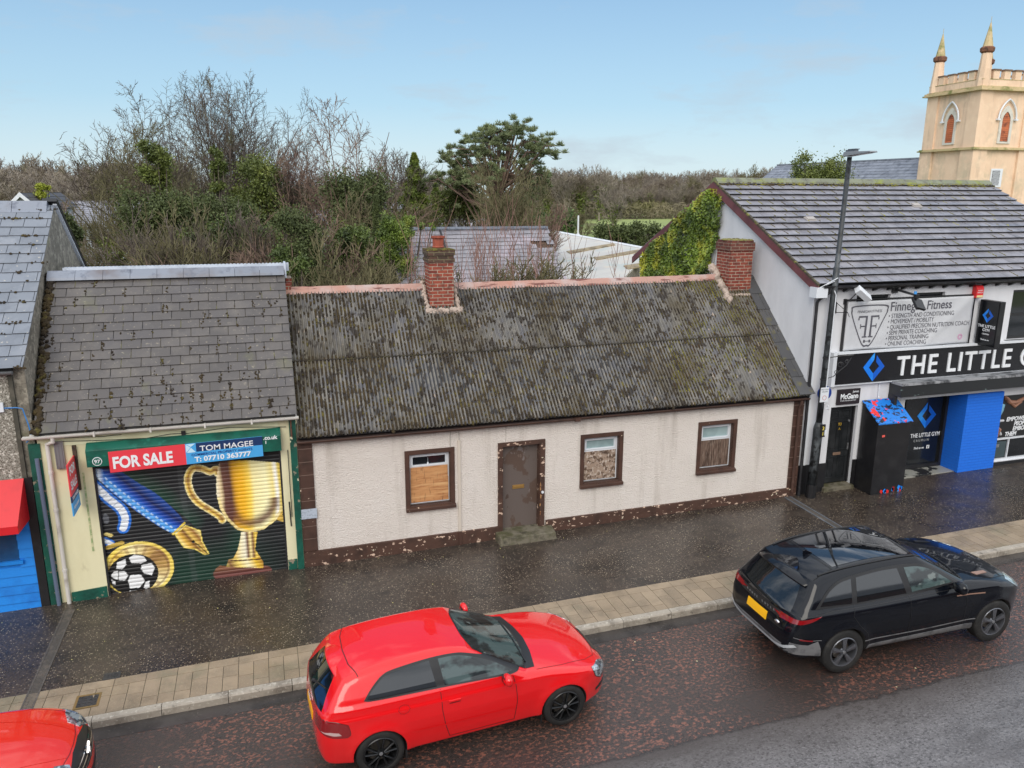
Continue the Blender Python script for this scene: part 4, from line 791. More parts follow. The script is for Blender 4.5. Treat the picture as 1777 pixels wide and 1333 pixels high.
b = MB(); b.lathe((-4.9,4.6,6.55), (.5,-.8,.25), [(.0,.0),(.10,.01),(.2,.05),(.27,.10),(.28,.10),(.2,.04),(.0,-.01)], 18); b.cyl((-4.9,4.65,6.2),(-4.9,4.62,6.6),.02,n=6); b.build('satellite_dish', mat('dish_grey', sr(84,88,92), .5), t)
# ================= gym building =================
t = thing('gym_building', 'white rendered gym with black signs, blue brick pier and dark tiled roof', 'building', (16, 0, G(16)))
GX0, GX1 = 11.40, 20.6; GZ = 5.16
ho = [(12.11,12.88,-.5,2.30),(14.30,16.11,-.5,2.34),(17.28,20.2,.42,2.20),(12.50,13.45,3.70,4.93),(14.13,15.05,3.70,4.93),(17.17,19.0,3.66,4.90)]
b = MB(); wall_open(b, GX0, GX1, -.5, GZ, 0, .3, ho); b.build('wall', M['white_wall'], t)
gr_ = [(.3,-.5),(8.4,-.5),(8.4,5.1),(4.38,7.22),(.3,5.16)]
b = MB(); b.prism([(.003,-.5),(8.7,-.5),(8.7,5.0),(4.38,7.30),(.003,5.05)], 'x', GX0-.05, GX0+.25); b.prism(gr_, 'x', GX1-.3, GX1); b.box(GX0, GX1, 8.4, 8.7, -.5, 5.1); b.build('gable_wall', M['white_wall'], t)
for x0, x1 in ((GX0-.08, 12.11), (12.88, 14.30)): b = MB(); slopebox(b, x0, x1, -.02, -.0, .94, .93, -.3); b.build('black_plinth', M['black'], t)
# roof
tile_edge = mat('tile_edge', (.010,.010,.011), .8)  # near-black: shade and dirt under each course painted on
tile = mat('concrete_roof_tile', sr(118,116,122), .42, [(sr(150,148,154), 2, .45, .7, None, 4, .8), (sr(90,88,92), 4, .5, .7, None, 5, .7), (sr(172,168,160), 16, .66, .72, None, 4, .8)], island=.14, rvar=(.8,.4,.65,.26), bump=(30,.3,None,.004))
e0 = np.array([GX0-.12,-.20,5.19]); r0 = np.array([GX0-.12,4.36,7.46]); v_ = r0-e0; vl = np.linalg.norm(v_); v_ /= vl; nn = np.array([0,-v_[2],v_[1]])
WG = GX1+.1-e0[0]
b = MB(); jn = MB(); slates(b, e0, U, v_, WG, vl-.05, .335, .305, .030, .004, .052, gap=.010, joints=jn); b.build('roof_tiles', [tile, tile_edge], t); tag(jn.build('joint_moss_shade', joint_m, t), kind='stuff')  # strips between tiles: moss with painted shade
b = MB(); b.hexa([e0-nn*.1, e0+np.array([WG-.05,0,0])-nn*.1, r0+np.array([WG-.05,0,0])-nn*.1, r0-nn*.1, e0, e0+np.array([WG-.05,0,0]), r0+np.array([WG-.05,0,0]), r0]); b.build('roof_deck', M['black'], t)
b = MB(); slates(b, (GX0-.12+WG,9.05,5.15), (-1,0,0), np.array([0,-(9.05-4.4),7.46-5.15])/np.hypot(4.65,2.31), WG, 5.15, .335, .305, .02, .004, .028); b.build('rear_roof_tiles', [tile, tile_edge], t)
gm2 = mat('joint_moss', sr(98,92,36), .95, [(sr(66,52,30), 3, .45, .58), (sr(150,146,50), 1.3, .52, .66)], bump=(120,1,None,.01))
b = MB()
for r_ in range(0, 17):
    dens = .22+.62*(r_/17)**1.5
    for i in range(28):
        x = i*.335+(r_ % 2)*.1675
        if x > WG-.05 or x < .02: continue
        d2 = dens+.5*noise.noise(Vector((x*.5, r_*.3, 0)))+(.3 if x < 1.5 else 0)
        if random.random() > d2+.12: continue
        a_ = random.uniform(0, .12); L_ = random.uniform(.05, .28)
        for q in range(int(L_/.028)+1): b.dome(e0+v_*(r_*.305+a_+q*.028)+np.array([x+random.uniform(-.012,.012),0,0])+nn*(.080-(a_+q*.028)/.305*.048), nn, random.uniform(.012,.026), .018)
for _ in range(420): b.dome(r0+np.array([random.uniform(0,WG),-.13,-.02])+nn*.02-v_*random.uniform(0,.14), nn, random.uniform(.015,.045), .02)
tag(b.build('moss', gm2, t), 'olive moss along the tile joints', kind='stuff')
b = MB(); n = int(WG/.45)
for i in range(n): a0 = e0[0]+i*WG/n; a1 = a0+WG/n-.006; b.prism([(4.20,7.44),(4.22,7.49),(4.34,7.59),(4.42,7.59),(4.54,7.49),(4.56,7.44)], 'x', a0, a1)
b.build('ridge_tiles', mat('ridge_olive', sr(112,116,96), .6, [(sr(120,128,56), 2.4, .5, .62), (sr(86,84,76), 4, .5, .7)], island=.15, bump=(20,.4,None,.01)), t)
bg_ = mat('maroon_barge', sr(112,66,70), .55, [(sr(86,50,54), 2, .45, .7), (sr(170,140,140), 9, .7, .72)])
b = MB(); b.prism([(-.20,5.19-.17),(-.20,5.21),(4.38,7.48),(4.38,7.24)], 'x', GX0-.155, GX0-.115); b.prism([(4.381,7.24),(4.381,7.48),(9.1,5.12),(9.1,4.92)], 'x', GX0-.155, GX0-.115); b.build('barge_board', bg_, t)
b = MB(); s = 0
while s < vl-.1: c_ = e0+v_*s+nn*.035; b.obox(c_+np.array([-.02,0,0])+v_*.07, (.022,0,0), v_*.066, nn*.022); s += .15
b.build('verge_mortar', mat('verge', sr(74,68,56), .9, [(sr(120,118,60), 5, .55, .66)], bump=(20,.6,None,.01)), t)
for px, py in ((1405,384),(1588,360)):
    d_ = FW+(px-888.5)/1371.24*RI-(py-666.5)/1371.24*UP; k = nn@(e0-CAM)/(nn@d_); P0 = CAM+d_*k
    b = MB(); b.obox(P0+nn*.05, (.15,0,0), v_*.10, nn*.025); b.obox(P0+nn*.085+v_*.01, (.12,0,0), v_*.07, nn*.012); b.build('roof_vent', mat('vent_grey', sr(158,152,148), .5), t, bevel=.004)
# eaves
b = MB(); b.prism([(-.24+.05*math.cos(q), 5.20+.05*math.sin(q)) for q in np.linspace(math.pi, 2*math.pi, 8)], 'x', GX0-.02, GX1); b.build('gutter', M['black_metal'], t)
b = MB(); b.box(GX0+.03, GX1, -.16, -.001, 5.161, 5.18); b.build('eaves_board', M['white_pvc'], t)
for i in range(22):
    x = 11.72+i*.405
    if x < GX1: b = MB(); b.prism([(-.005,5.16),(-.005,5.03),(-.05,5.03),(-.17,5.10),(-.17,5.16)], 'x', x-.035, x+.035); b.build('rafter_end', M['black'], t)
b = MB(); b.tube([(11.56,-.24,5.16),(11.56,-.22,5.05),(11.42,-.12,4.92),(11.37,-.075,4.82),(11.37,-.075,.1)], .036, 8); b.build('downpipe', M['black_metal'], t)
b = MB(); b.box(11.44, 11.50, -.05, -.001, .95, 3.9); b.build('corner_trunking', M['white_pvc'], t)
b = MB(); b.box(11.20, 11.50, -.24, -.003, 4.94, 5.17); b.build('soffit_box', M['white_pvc'], t)
# windows upstairs
blk_ = mat('black_frame', (.016,.016,.018), .35)
for (x0, x1, z0, z1) in ho[3:]:
    b = MB(); b.box(x0, x1, .08, .14, z0, z0+.07); b.box(x0, x1, .08, .14, z1-.07, z1); b.box(x0, x0+.07, .08, .14, z0+.07, z1-.07); b.box(x1-.07, x1, .08, .14, z0+.07, z1-.07); b.box(x0+.07, x1-.07, .085, .135, (z0+z1)/2-.03, (z0+z1)/2+.03)
    o = b.build('window', blk_, t); b = MB(); b.box(x0+.07, x1-.07, .105, .112, z0+.07, z1-.07); b.build('pane', M['glass_dark'], o)
    b = MB(); b.box(x0-.08, x1+.08, -.06, .08, z0-.07, z0-.002); b.build('sill', blk_, o)
# front door
bdm = mat('black_door', (.014,.016,.018), .3, [((.03,.032,.035), 3, .5, .7)])
b = MB(); b.box(12.15, 12.84, .12, .16, .36, 2.26)
for x0, x1, z0, z1 in ((12.22,12.45,1.98,2.18),(12.54,12.77,1.98,2.18),(12.22,12.45,1.18,1.90),(12.54,12.77,1.18,1.90),(12.22,12.45,.48,1.02),(12.54,12.77,.48,1.02)):
    b.box(x0, x1, .108, .12, z0, z0+.02); b.box(x0, x1, .108, .12, z1-.02, z1); b.box(x0, x0+.02, .108, .12, z0+.02, z1-.02); b.box(x1-.02, x1, .108, .12, z0+.02, z1-.02); b.box(x0+.05, x1-.05, .112, .12, z0+.05, z1-.05)
dr = b.build('door', bdm, t)
b = MB(); b.box(12.11, 12.15, .08, .18, .36, 2.30); b.box(12.84, 12.88, .08, .18, .36, 2.30); b.box(12.15, 12.84, .08, .18, 2.26, 2.30); b.build('door_frame', blk_, dr)
b = MB(); b.box(12.38, 12.60, .098, .108, 1.06, 1.13); b.build('letterbox', mat('dull_brass', sr(170,140,120), .4, metal=.6), dr, bevel=.003)
text('93', .10, (12.50,.107,1.80), mat('gold_letter', sr(206,170,70), .3, metal=.4), dr, align='CENTER', bold=.02, name='door_number'); text('A', .08, (12.50,.107,1.69), bpy.data.materials['gold_letter'], dr, align='CENTER', bold=.02, name='door_number')
b = MB(); b.cyl((12.76,.12,1.90),(12.76,.10,1.90),.025); b.box(12.78, 12.80, .09, .12, 1.18, 1.34); b.build('door_handle', M['steel'], dr)
b = MB(); b.hexa([(12.05,-.12,.05),(12.94,-.12,.05),(12.94,.16,.05),(12.05,.16,.05),(12.07,-.10,.31),(12.92,-.10,.32),(12.92,.16,.34),(12.07,.16,.33)]); b.build('doorstep', M['concrete'], t, bevel=.01)
# shopfront: shutter box, white rail, entrance screen
b = MB(); b.box(13.72, 20.4, -.40, -.002, 2.52, 2.80); b.build('shutter_housing', mat('scuffed_black', (.016,.018,.02), .35, [(sr(120,140,136), 6, .70, .71, (1,1,2), 5)]), t, bevel=.01)
b = MB(); b.box(13.70, 20.4, -.42, -.06, 2.80, 2.86); b.build('housing_flashing', mat('dirty_flashing', sr(150,152,156), .4, [(sr(70,72,76), 3, .5, .6, (1,2,1))]), t)
b = MB(); b.box(13.80, 20.4, -.08, -.002, 2.36, 2.52); b.build('white_rail', M['white_pvc'], t)
b = MB(); b.box(13.72, 13.80, -.22, -.002, 2.20, 2.52); b.build('housing_end', blk_, t)
glk = mat('black_vinyl_glass', (.008,.009,.011), .12, [((.016,.02,.024), 1.2, .5, .7, (1,1,.3))])
b = MB(); b.box(14.32, 16.10, .50, .54, .31, 2.34); en = b.build('entrance_screen', glk, t)
b = MB(); b.box(16.02, 16.098, .44, .50, .31, 2.34); b.box(14.32, 16.02, .44, .50, .31, .40); b.build('screen_frame', blk_, en)
b = MB(); b.box(14.301, 16.10, .001, .5, .0, .305); b.build('threshold', mat('chequer_tile', sr(150,150,142), .3, [((.02,.02,.02), 2.6, .5, .53)]), t)
b = MB(); b.box(14.26, 14.30, .0, .5, .3, 2.34); b.box(14.301, 16.10, .3, .54, 2.341, 2.37); b.build('entrance_reveal', M['black'], t)
LB = mat('logo_blue', sr(20,120,230), .35, [(sr(60,170,250), 1.6, .45, .6)]); LB2 = mat('logo_blue_dark', sr(14,90,196), .35)
def logo(par, cx, cz, y, s, ext=.01, U=(1,0,0)):
    """open diamond: two bent arms with slit at the top"""
    U = np.array(U, float)
    outer_l = [(-.04,1.0),(-.04,.52),(-.42,-.02),(0,-.46),(0,-1.0),(-.88,.0)]
    outer_r = [(.14,.80),(.14,.34),(.44,.02),(0,-.46),(0,-1.0),(.88,.0)]
    for nm, P, mt in (('logo_left', outer_l, LB), ('logo_right', outer_r, LB2)):
        b = MB(); m_ = len(P); nrm = np.cross(U, (0,0,1))
        f_ = [np.array([cx,y,cz])+U*p_[0]*s+np.array([0,0,p_[1]*s]) for p_ in P]
        b.add([q+nrm*ext for q in f_]+f_, [tuple(range(m_)), tuple(range(m_, 2*m_))[::-1]]+[(i, (i+1) % m_, m_+(i+1) % m_, m_+i) for i in range(m_)]); b.build('logo', mt, par)
logo(en, 15.49, 1.70, .498, .34)
text('THE LITTLE GYM', .150, (16.0,.498,1.13), M['white_text'], en, align='RIGHT', bold=.015, sx=.84); text('CRUMLIN', .085, (15.18,.498,1.01), mat('grey_letter', sr(170,172,174), .4), en, spacing=1.5, bold=.005)
text('Find us on', .085, (15.22,.498,.81), M['white_text'], en, bold=.015, sx=.9); b = MB(); b.box(15.62, 15.71, .494, .499, .80, .89); b.build('social_icon', M['white_text'], en); text('f', .09, (15.65,.493,.81), M['black'], en, bold=.03)
bbm = brick_mat('blue_painted_brick', sr(18,108,222), sr(20,110,223), sr(16,102,214), soot=.0)
b = MB(); b.box(16.10, 17.27, -.10, .5, -.2, 2.345); b.build('brick_pier', bbm, t)
pf = M['white_pvc']
b = MB(); b.box(17.28, 20.2, .10, .14, .42, 2.20); wn = b.build('shop_window', glk, t)
b = MB(); b.box(17.28, 20.2, .05, .10, .42, .47); b.box(17.28, 20.2, .05, .10, .99, 1.03); b.box(17.86, 17.89, .06, .10, .47, .99); b.build('window_frame', pf, wn)
b = MB(); b.box(17.33, 17.82, .085, .099, .50, .93); b.build('lower_pane', mat('grey_glass', sr(64,78,82), .15), wn); b = MB(); b.box(17.42, 17.58, .075, .084, .78, .86); b.box(17.44, 17.56, .07, .074, .80, .84); b.build('vent_slot', M['steel'], wn, bevel=.01)
b = MB(); b.box(17.30, 20.15, .088, .099, 1.035, 2.19); po = b.build('poster', mat('black_poster', (.012,.012,.013), .4), wn)
sk = mat('poster_skin', sr(150,106,84), .5, [(sr(90,62,50), 4, .5, .6)]); shrt = mat('poster_shirt', sr(120,170,190), .5, [(sr(70,110,136), 5, .5, .6)]); shoe = mat('poster_shoe', sr(190,192,196), .5)
b = MB(); b.tube([(17.55,.083,2.1),(17.72,.083,1.98),(17.95,.083,1.97),(18.2,.083,2.06)], [.05,.06,.05,.04], 8); b.tube([(17.5,.083,2.16),(17.62,.083,2.08),(17.9,.083,1.86),(18.1,.083,1.98)], [.03,.05,.045,.04], 8); b.tube([(17.36,.083,1.36),(17.50,.083,1.26),(17.44,.083,1.08)], [.06,.06,.04], 8); b.build('poster_limbs', sk, po)
b = MB(); b.tube([(17.48,.086,1.96),(17.42,.086,1.8),(17.36,.086,1.62)], [.07,.09,.07], 8); b.build('poster_shirt', shrt, po); b = MB(); b.tube([(17.44,.084,1.5),(17.6,.084,1.5)], [.035,.03], 8); b.tube([(17.5,.084,1.22),(17.58,.084,1.12)], [.04,.035], 8); b.build('poster_shoes', shoe, po)
for s_, x, z in (('EMPOWER', 17.70, 1.47), ('PEOPLE', 17.98, 1.335), ('EMBOLDEN', 17.96, 1.20), ('THEM', 17.72, 1.065)): text(s_, .155, (x,.086,z), M['white_text'], po, bold=.035, shear=.15, sx=.95)
b = MB(); slopebox(b, 17.28, 20.6, -.03, -.001, .41, .41); b.build('stall_riser', M['black'], t)
# McGann plate, inverted hook
b = MB(); b.box(12.22, 12.86, -.045, -.002, 2.36, 2.73); pl = b.build('photographer_sign', mat('dark_plum', (.02,.014,.018), .35), t, bevel=.003); pl['label'] = 'small black photographer sign above the front door'
text('McGann', .175, (12.30,-.046,2.50), M['white_text'], pl, bold=.03, sx=.86); text('James', .075, (12.64,-.046,2.64), M['white_text'], pl, bold=.005); text('PHOTOGRAPHY', .045, (12.31,-.046,2.44), M['white_text'], pl, spacing=1.5)
b = MB(); b.tube([(13.40,-.02,2.86),(13.41,-.03,2.5),(13.40,-.06,2.46),(13.36,-.08,2.47)], .014, 6); b.build('wall_pipe', pf, t)
# ---- fascia sign ----
f = thing('fascia_sign', 'long black fascia sign with blue diamond logo and white letters THE LITTLE GYM', 'sign', (15.5,-.06,2.9))
b = MB(); b.box(12.02, 20.3, -.12, -.01, 2.88, 3.60); b.build('sign_panel', mat('black_sign', (.008,.008,.01), .22), f, bevel=.004)
b = MB(); b.box(11.92, 12.02, -.14, -.01, 2.84, 3.64); b.box(12.02, 20.3, -.10, -.01, 2.84, 2.88); b.box(12.02, 20.3, -.16, -.01, 3.60, 3.65); b.build('sign_surround', M['white_pvc'], f)
logo(f, 13.09, 3.245, -.121, .345)
text('THE LITTLE GYM', .66, (13.74,-.121,3.0), M['white_text'], f, bold=.012, sx=.92, ext=.03, spacing=1.17)
# ---- banner ----
f = thing('banner', 'white fitness banner with a shield emblem strung above the gym sign', 'banner', (14.0,-.05,3.65))
def cloth(x, z):
    s = (x-12.22)/3.66; q = (z-3.665)/1.13
    return -.062+min(0, -.010*math.sin(6*(s*1.7-q*.9))-.007*noise.noise(Vector((s*9, q*4, 0))))-.022*math.exp(-((s-.62-.36*q)/.05)**2)-.012*math.exp(-((s-.30+.2*q)/.05)**2)
def drape(o, d=.006):
    for v in o.data.vertices: v.co.y = cloth(v.co.x, v.co.z)-d
    return o
b = MB(); nx_, nz_ = 60, 22
for k in range(nz_+1):
    for i in range(nx_+1):
        s, q = i/nx_, k/nz_; x = 12.22+3.66*s; z = 3.665+.01*math.sin(s*9)*(1-q)+(1.13+.0*s)*q+.02*s*q
        b.v.append((x, cloth(x, z), z))
for k in range(nz_):
    for i in range(nx_): a_ = k*(nx_+1)+i; b.f.append((a_, a_+1, a_+nx_+2, a_+nx_+1)); b.m.append(0)
o = b.build('banner_cloth', mat('banner_white', sr(196,198,202), .5, [(sr(172,174,180), 1.4, .5, .75, None, 4, .6)]), f, smooth=True); q = o.modifiers.new('s', 'SOLIDIFY'); q.thickness = .004
b = MB(); b.box(12.17, 12.20, -.06, -.004, 3.62, 4.84); b.box(15.90, 15.93, -.06, -.004, 3.64, 4.84); b.box(12.20, 15.90, -.05, -.004, 4.82, 4.85); b.build('banner_frame', blk_, f)
gt = mat('grey_print', sr(84,84,92), .5); yb = 0
drape(text('Finnegan Fitness', .30, (13.42,yb,4.545), gt, f, bold=.012, sx=.92, ext=.004))
for i, s_ in enumerate(('STRENGTH AND CONDITIONING','MOVEMENT / MOBILITY','QUALIFIED PRECISION NUTRITION COACH','SEMI PRIVATE COACHING','PERSONAL TRAINING','ONLINE COACHING')):
    drape(text('\u2022 '+s_, .150, (13.40-.004*i,yb,4.375-i*.132), gt, f, bold=0, sx=.80, ext=.004))
sh_ = smoothpoly([(12.42,4.70),(13.28,4.70),(13.37,4.58),(13.30,4.40),(12.98,3.80),(12.85,3.74),(12.70,3.80),(12.38,4.42),(12.33,4.60)], 6)
b = MB(); m_ = len(sh_); c_ = np.mean(sh_, 0); inn = [tuple(c_+(np.array(p_)-c_)*.93) for p_ in sh_]
b.add([(p_[0],yb,p_[1]) for p_ in sh_]+[(p_[0],yb,p_[1]) for p_ in inn], [(i, (i+1) % m_, m_+(i+1) % m_, m_+i) for i in range(m_)]); drape(b.build('shield_outline', gt, f))
drape(text('FINNEGAN FITNESS', .088, (12.85,yb,4.53), gt, f, align='CENTER', sx=.9))
b = MB()
for s_ in (-1, 1):
    cx = 12.85+s_*.045
    for x0, x1, z0, z1 in ((0,.05,3.98,4.42),(0,.24,4.42,4.46),(.22,.25,4.36,4.42),(.05,.17,4.20,4.23),(.16,.18,4.16,4.27),(-.03,.10,3.95,3.98)):
        xa, xb_ = sorted((cx+s_*x0, cx+s_*x1)); b.box(xa, xb_, yb, yb+.004, z0, z1)
b.box(12.78, 12.92, yb, yb+.004, 3.855, 3.87); [b.box(12.85+q-.012, 12.85+q+.012, yb, yb+.004, 3.83, 3.895) for q in (-.085,-.06,.06,.085)]; drape(b.build('monogram', gt, f))
b = MB(); b.lathe((15.60,yb,3.83), (0,-1,0), [(.035,0),(.035,.003),(.045,.003),(.045,0)], 20); b.lathe((15.60,yb,3.83), (0,-1,0), [(.060,0),(.060,.003),(.07,.003),(.07,0)], 20); drape(b.build('pink_icon', mat('pink_print', sr(214,120,180), .5), f))
# ---- projecting sign ----
f = thing('projecting_sign', 'black double-sided box sign with blue diamond logo sticking out above the fascia', 'sign', (16.15,-.3,3.6))
b = MB(); b.box(16.10, 16.26, -.62, -.06, 3.62, 4.72); b.build('sign_box', M['black'], f, bevel=.006); b = MB(); b.box(16.085, 16.11, -.60, -.08, 3.64, 4.70); b.build('sign_face', mat('black_face', (.006,.007,.009), .2), f)
b = MB(); b.box(16.12, 16.24, -.06, -.002, 3.8, 3.86); b.box(16.12, 16.24, -.06, -.002, 4.5, 4.56); b.build('wall_bracket', M['steel'], f)
logo(f, 16.084, 4.36, -.34, .17, U=(0,-1,0), ext=.006)
for s_, z, sz in (('THE LITTLE', 4.07, .095), ('GYM', 3.98, .095), ('CRUMLIN', 3.90, .045), ('Find us on', 3.76, .055)): text(s_, sz, (16.084,-.34,z), M['white_text'], f, U=(0,-1,0), align='CENTER', bold=.015, ext=.003)
f = thing('alarm_box', 'red burglar alarm box high on the white gym wall', 'alarm', (15.96,-.1,4.76)); b = MB(); b.prism([(-.01,4.75),(-.14,4.77),(-.14,5.0),(-.10,5.06),(-.01,5.06)], 'x', 15.85, 16.07); o = b.build('casing', mat('alarm_red', sr(210,40,44), .4), f, bevel=.01)
b = MB(); b.box(15.87, 16.05, -.145, -.139, 4.78, 4.83); b.build('cream_strip', mat('cream_strip', sr(216,206,150), .5), f); text('ALARM', .045, (15.96,-.142,4.93), M['white_text'], f, align='CENTER', ext=.002); text('WATCH', .045, (15.96,-.142,4.88), M['white_text'], f, align='CENTER', ext=.002)
f = thing('floodlight', 'white floodlight tilted down above the left end of the banner', 'floodlight', (12.4,-.05,5.0), 'wall floodlights on the gym')
b = MB(); b.obox((12.40,-.30,5.0), (.17,0,-.12), np.array([.03,-.05,.04]), np.array([.02,.05,.05])); b.build('lamp_housing', M['white_pvc'], f, bevel=.008); b = MB(); b.tube([(12.18,-.005,4.80),(12.2,-.12,4.84),(12.28,-.22,5.0)], .012, 5); b.box(12.14,12.22,-.03,-.002,4.74,4.86); b.build('arm', M['black_metal'], f)
f = thing('floodlight', 'black floodlight on a long arm hanging in front of the banner', 'floodlight', (13.6,-.05,5.0), 'wall floodlights on the gym')
b = MB(); b.box(13.45, 13.60, -.06, -.002, 4.96, 5.12); b.tube([(13.53,-.06,5.04),(13.55,-.62,4.98)], .030, 8); b.build('arm', M['black_metal'], f); b = MB(); b.obox((13.60,-.70,4.78), (.11,-.02,-.03), np.array([.02,.10,.10]), np.array([.01,-.02,.02])); b.box(13.52, 13.62, -.68, -.6, 4.90, 5.0); b.build('lamp_housing', M['black'], f, bevel=.008)
b = MB(); b.cyl((13.55,-.62,5.0),(13.55,-.62,5.06),.03,n=8); b.build('sensor', mat('blue_sensor', sr(70,150,220), .4), f)
f = thing('sign_bracket', 'small empty black wall bracket at the left of the banner', 'bracket', (11.95,-.02,4.6)); b = MB(); b.tube([(11.95,-.01,4.80),(11.95,-.02,4.55)], .014, 6); b.tube([(11.95,-.02,4.56),(12.02,-.32,4.60)], .010, 5); b.tube([(11.95,-.02,4.78),(12.02,-.32,4.60),(12.06,-.34,4.50)], .008, 5); b.build('arm', M['black_metal'], f)
# ---- kiosk ----
f = thing('kiosk_cabinet', 'tall black cabinet with paint-splashed sloping lid in front of the gym wall', 'cabinet', (13.45,-.35,.24))
bk = mat('splashed_black', (.010,.010,.012), .38, [((.02,.02,.022), 3, .5, .7)])
b = MB(); b.prism([(-.60,.15),(-.03,.15),(-.03,2.38),(-.60,1.98)], 'x', 12.98, 13.93); b.build('cabinet_body', bk, f, bevel=.006)
spl = mat('splashed_lid', (.012,.012,.016), .4, [(sr(30,120,210), 5, .42, .45, (1,2.5,1), 6), (sr(225,50,50), 3.6, .60, .62, None, 3), (sr(40,40,60), 8, .58, .6)])
b = MB(); b.prism([(-.63,1.975),(-.03,2.396),(-.03,2.42),(-.63,2.0)], 'x', 12.96, 13.95); b.build('lid', spl, f)
for s_ in range(11):
    col = [LB, mat('splash_red', sr(214,44,44), .4) if s_ == 1 else bpy.data.materials.get('splash_red') or LB, LB][s_ % 3]
    x = random.uniform(13.0, 13.9); b = MB(); m_ = 9; r_ = random.uniform(.02,.05); zc = .24+random.uniform(.02,.12)
    b.prism([(x+r_*random.uniform(.5,1.2)*math.cos(2*math.pi*k/m_), zc+r_*1.4*random.uniform(.5,1.2)*math.sin(2*math.pi*k/m_)) for k in range(m_)], 'y', -.604, -.6); b.build('paint_splash', col, f)
b = MB(); b.box(13.12, 13.20, -.604, -.6, 1.66, 1.71); b.build('red_sticker', mat('sticker', sr(220,90,80), .5), f)
# ---- ivy on the gable ----
def leaves(mb, P, Nn, s, jit=.8):
    """one leaf quad, random facing around the normal"""
    d = np.array(Nn, float)+np.random.default_rng(random.randint(0, 1<<30)).normal(0, jit, 3); d /= np.linalg.norm(d); u = np.cross(d, (random.random()-.5, random.random()-.5, random.random()-.5)); u /= np.linalg.norm(u)+1e-9; v = np.cross(d, u)
    P = np.array(P); mb.add([P-u*s, P-v*s*.6, P+u*s, P+v*s*.6], [(0,1,2,3)])
ivym = mat('ivy_leaf', sr(104,124,40), .5, [(sr(66,84,28), 1.0, .42, .58, None, 4), (sr(176,174,52), 1.4, .50, .64, None, 5)], island=.55)
f = thing('ivy', 'thick green and yellow ivy covering the rear half of the gym gable', 'ivy', (11.3,6.5,0))
b = MB(); k_ = 0
while k_ < 26000:
    y = random.uniform(3.35, 8.75); z = random.uniform(2.2, 7.3); top = 7.30-.53*abs(y-4.38)
    lim = 4.3-.0*z+.55*noise.noise(Vector((z*.9, 1, 0)))+(.75-.25*z*.6 if z < 6.3 else -.1)
    if z > top+.08 or y < 3.9+max(0, (6.3-z))*.42+.25*noise.noise(Vector((z*2, 3, 0))) or y > 8.55-.3*abs(noise.noise(Vector((z, 9, 0)))): continue
    th2 = .10+.26*max(0, noise.noise(Vector((y*1.1, z*1.1, 3)))+.45)
    leaves(b, (GX0-.06-th2*random.random()**.5, y, z), (-1,-.3,.5), random.uniform(.024,.055)); k_ += 1
b.build('foliage', ivym, f)
b = MB()
for k_ in range(10):
    y0 = random.uniform(2.9, 4.2); z0 = random.uniform(4.6, 5.6); P = [(GX0-.058, y0+.6, z0-1)]
    for j in range(5): P.append((GX0-.058, P[-1][1]-.12*random.random()*(1+j*.2), P[-1][2]+.25))
    b.tube(P, .006, 4)
b.build('stems', mat('ivy_stem', sr(120,104,84), .9), f)
# ================= cars =================
def sdf_poly(x, z, P):
    d = np.full(x.shape, 1e18); s = np.ones(x.shape); n = len(P); j = n-1
    for i in range(n):
        ex, ez = P[j][0]-P[i][0], P[j][1]-P[i][1]; wx, wz = x-P[i][0], z-P[i][1]
        t_ = np.clip((wx*ex+wz*ez)/(ex*ex+ez*ez+1e-12), 0, 1); bx, bz = wx-ex*t_, wz-ez*t_; d = np.minimum(d, bx*bx+bz*bz)
        c1, c2, c3 = z >= P[i][1], z < P[j][1], ex*wz > ez*wx
        fl_ = (c1 & c2 & c3) | (~c1 & ~c2 & ~c3); s = np.where(fl_, -s, s); j = i
    return s*np.sqrt(d)
def spl(P, n=5):
    """open Catmull-Rom through points; a point given as (x,z,1) is a sharp corner"""
    out = []; segs = []; cur = [P[0]]
    for q in P[1:]:
        cur.append(q)
        if len(q) > 2: segs.append(cur); cur = [q]
    if len(cur) > 1: segs.append(cur)
    for sg in segs:
        A = [np.array(q[:2], float) for q in sg]; A = [2*A[0]-A[1]]+A+[2*A[-1]-A[-2]]
        for i in range(1, len(A)-2):
            p0, p1, p2, p3 = A[i-1:i+3]
            for k in range(n): s = k/n; out.append(tuple(.5*(2*p1+(p2-p0)*s+(2*p0-5*p1+4*p2-p3)*s*s+(3*p1-p0-3*p2+p3)*s**3)))
    out.append(tuple(P[-1][:2])); return out
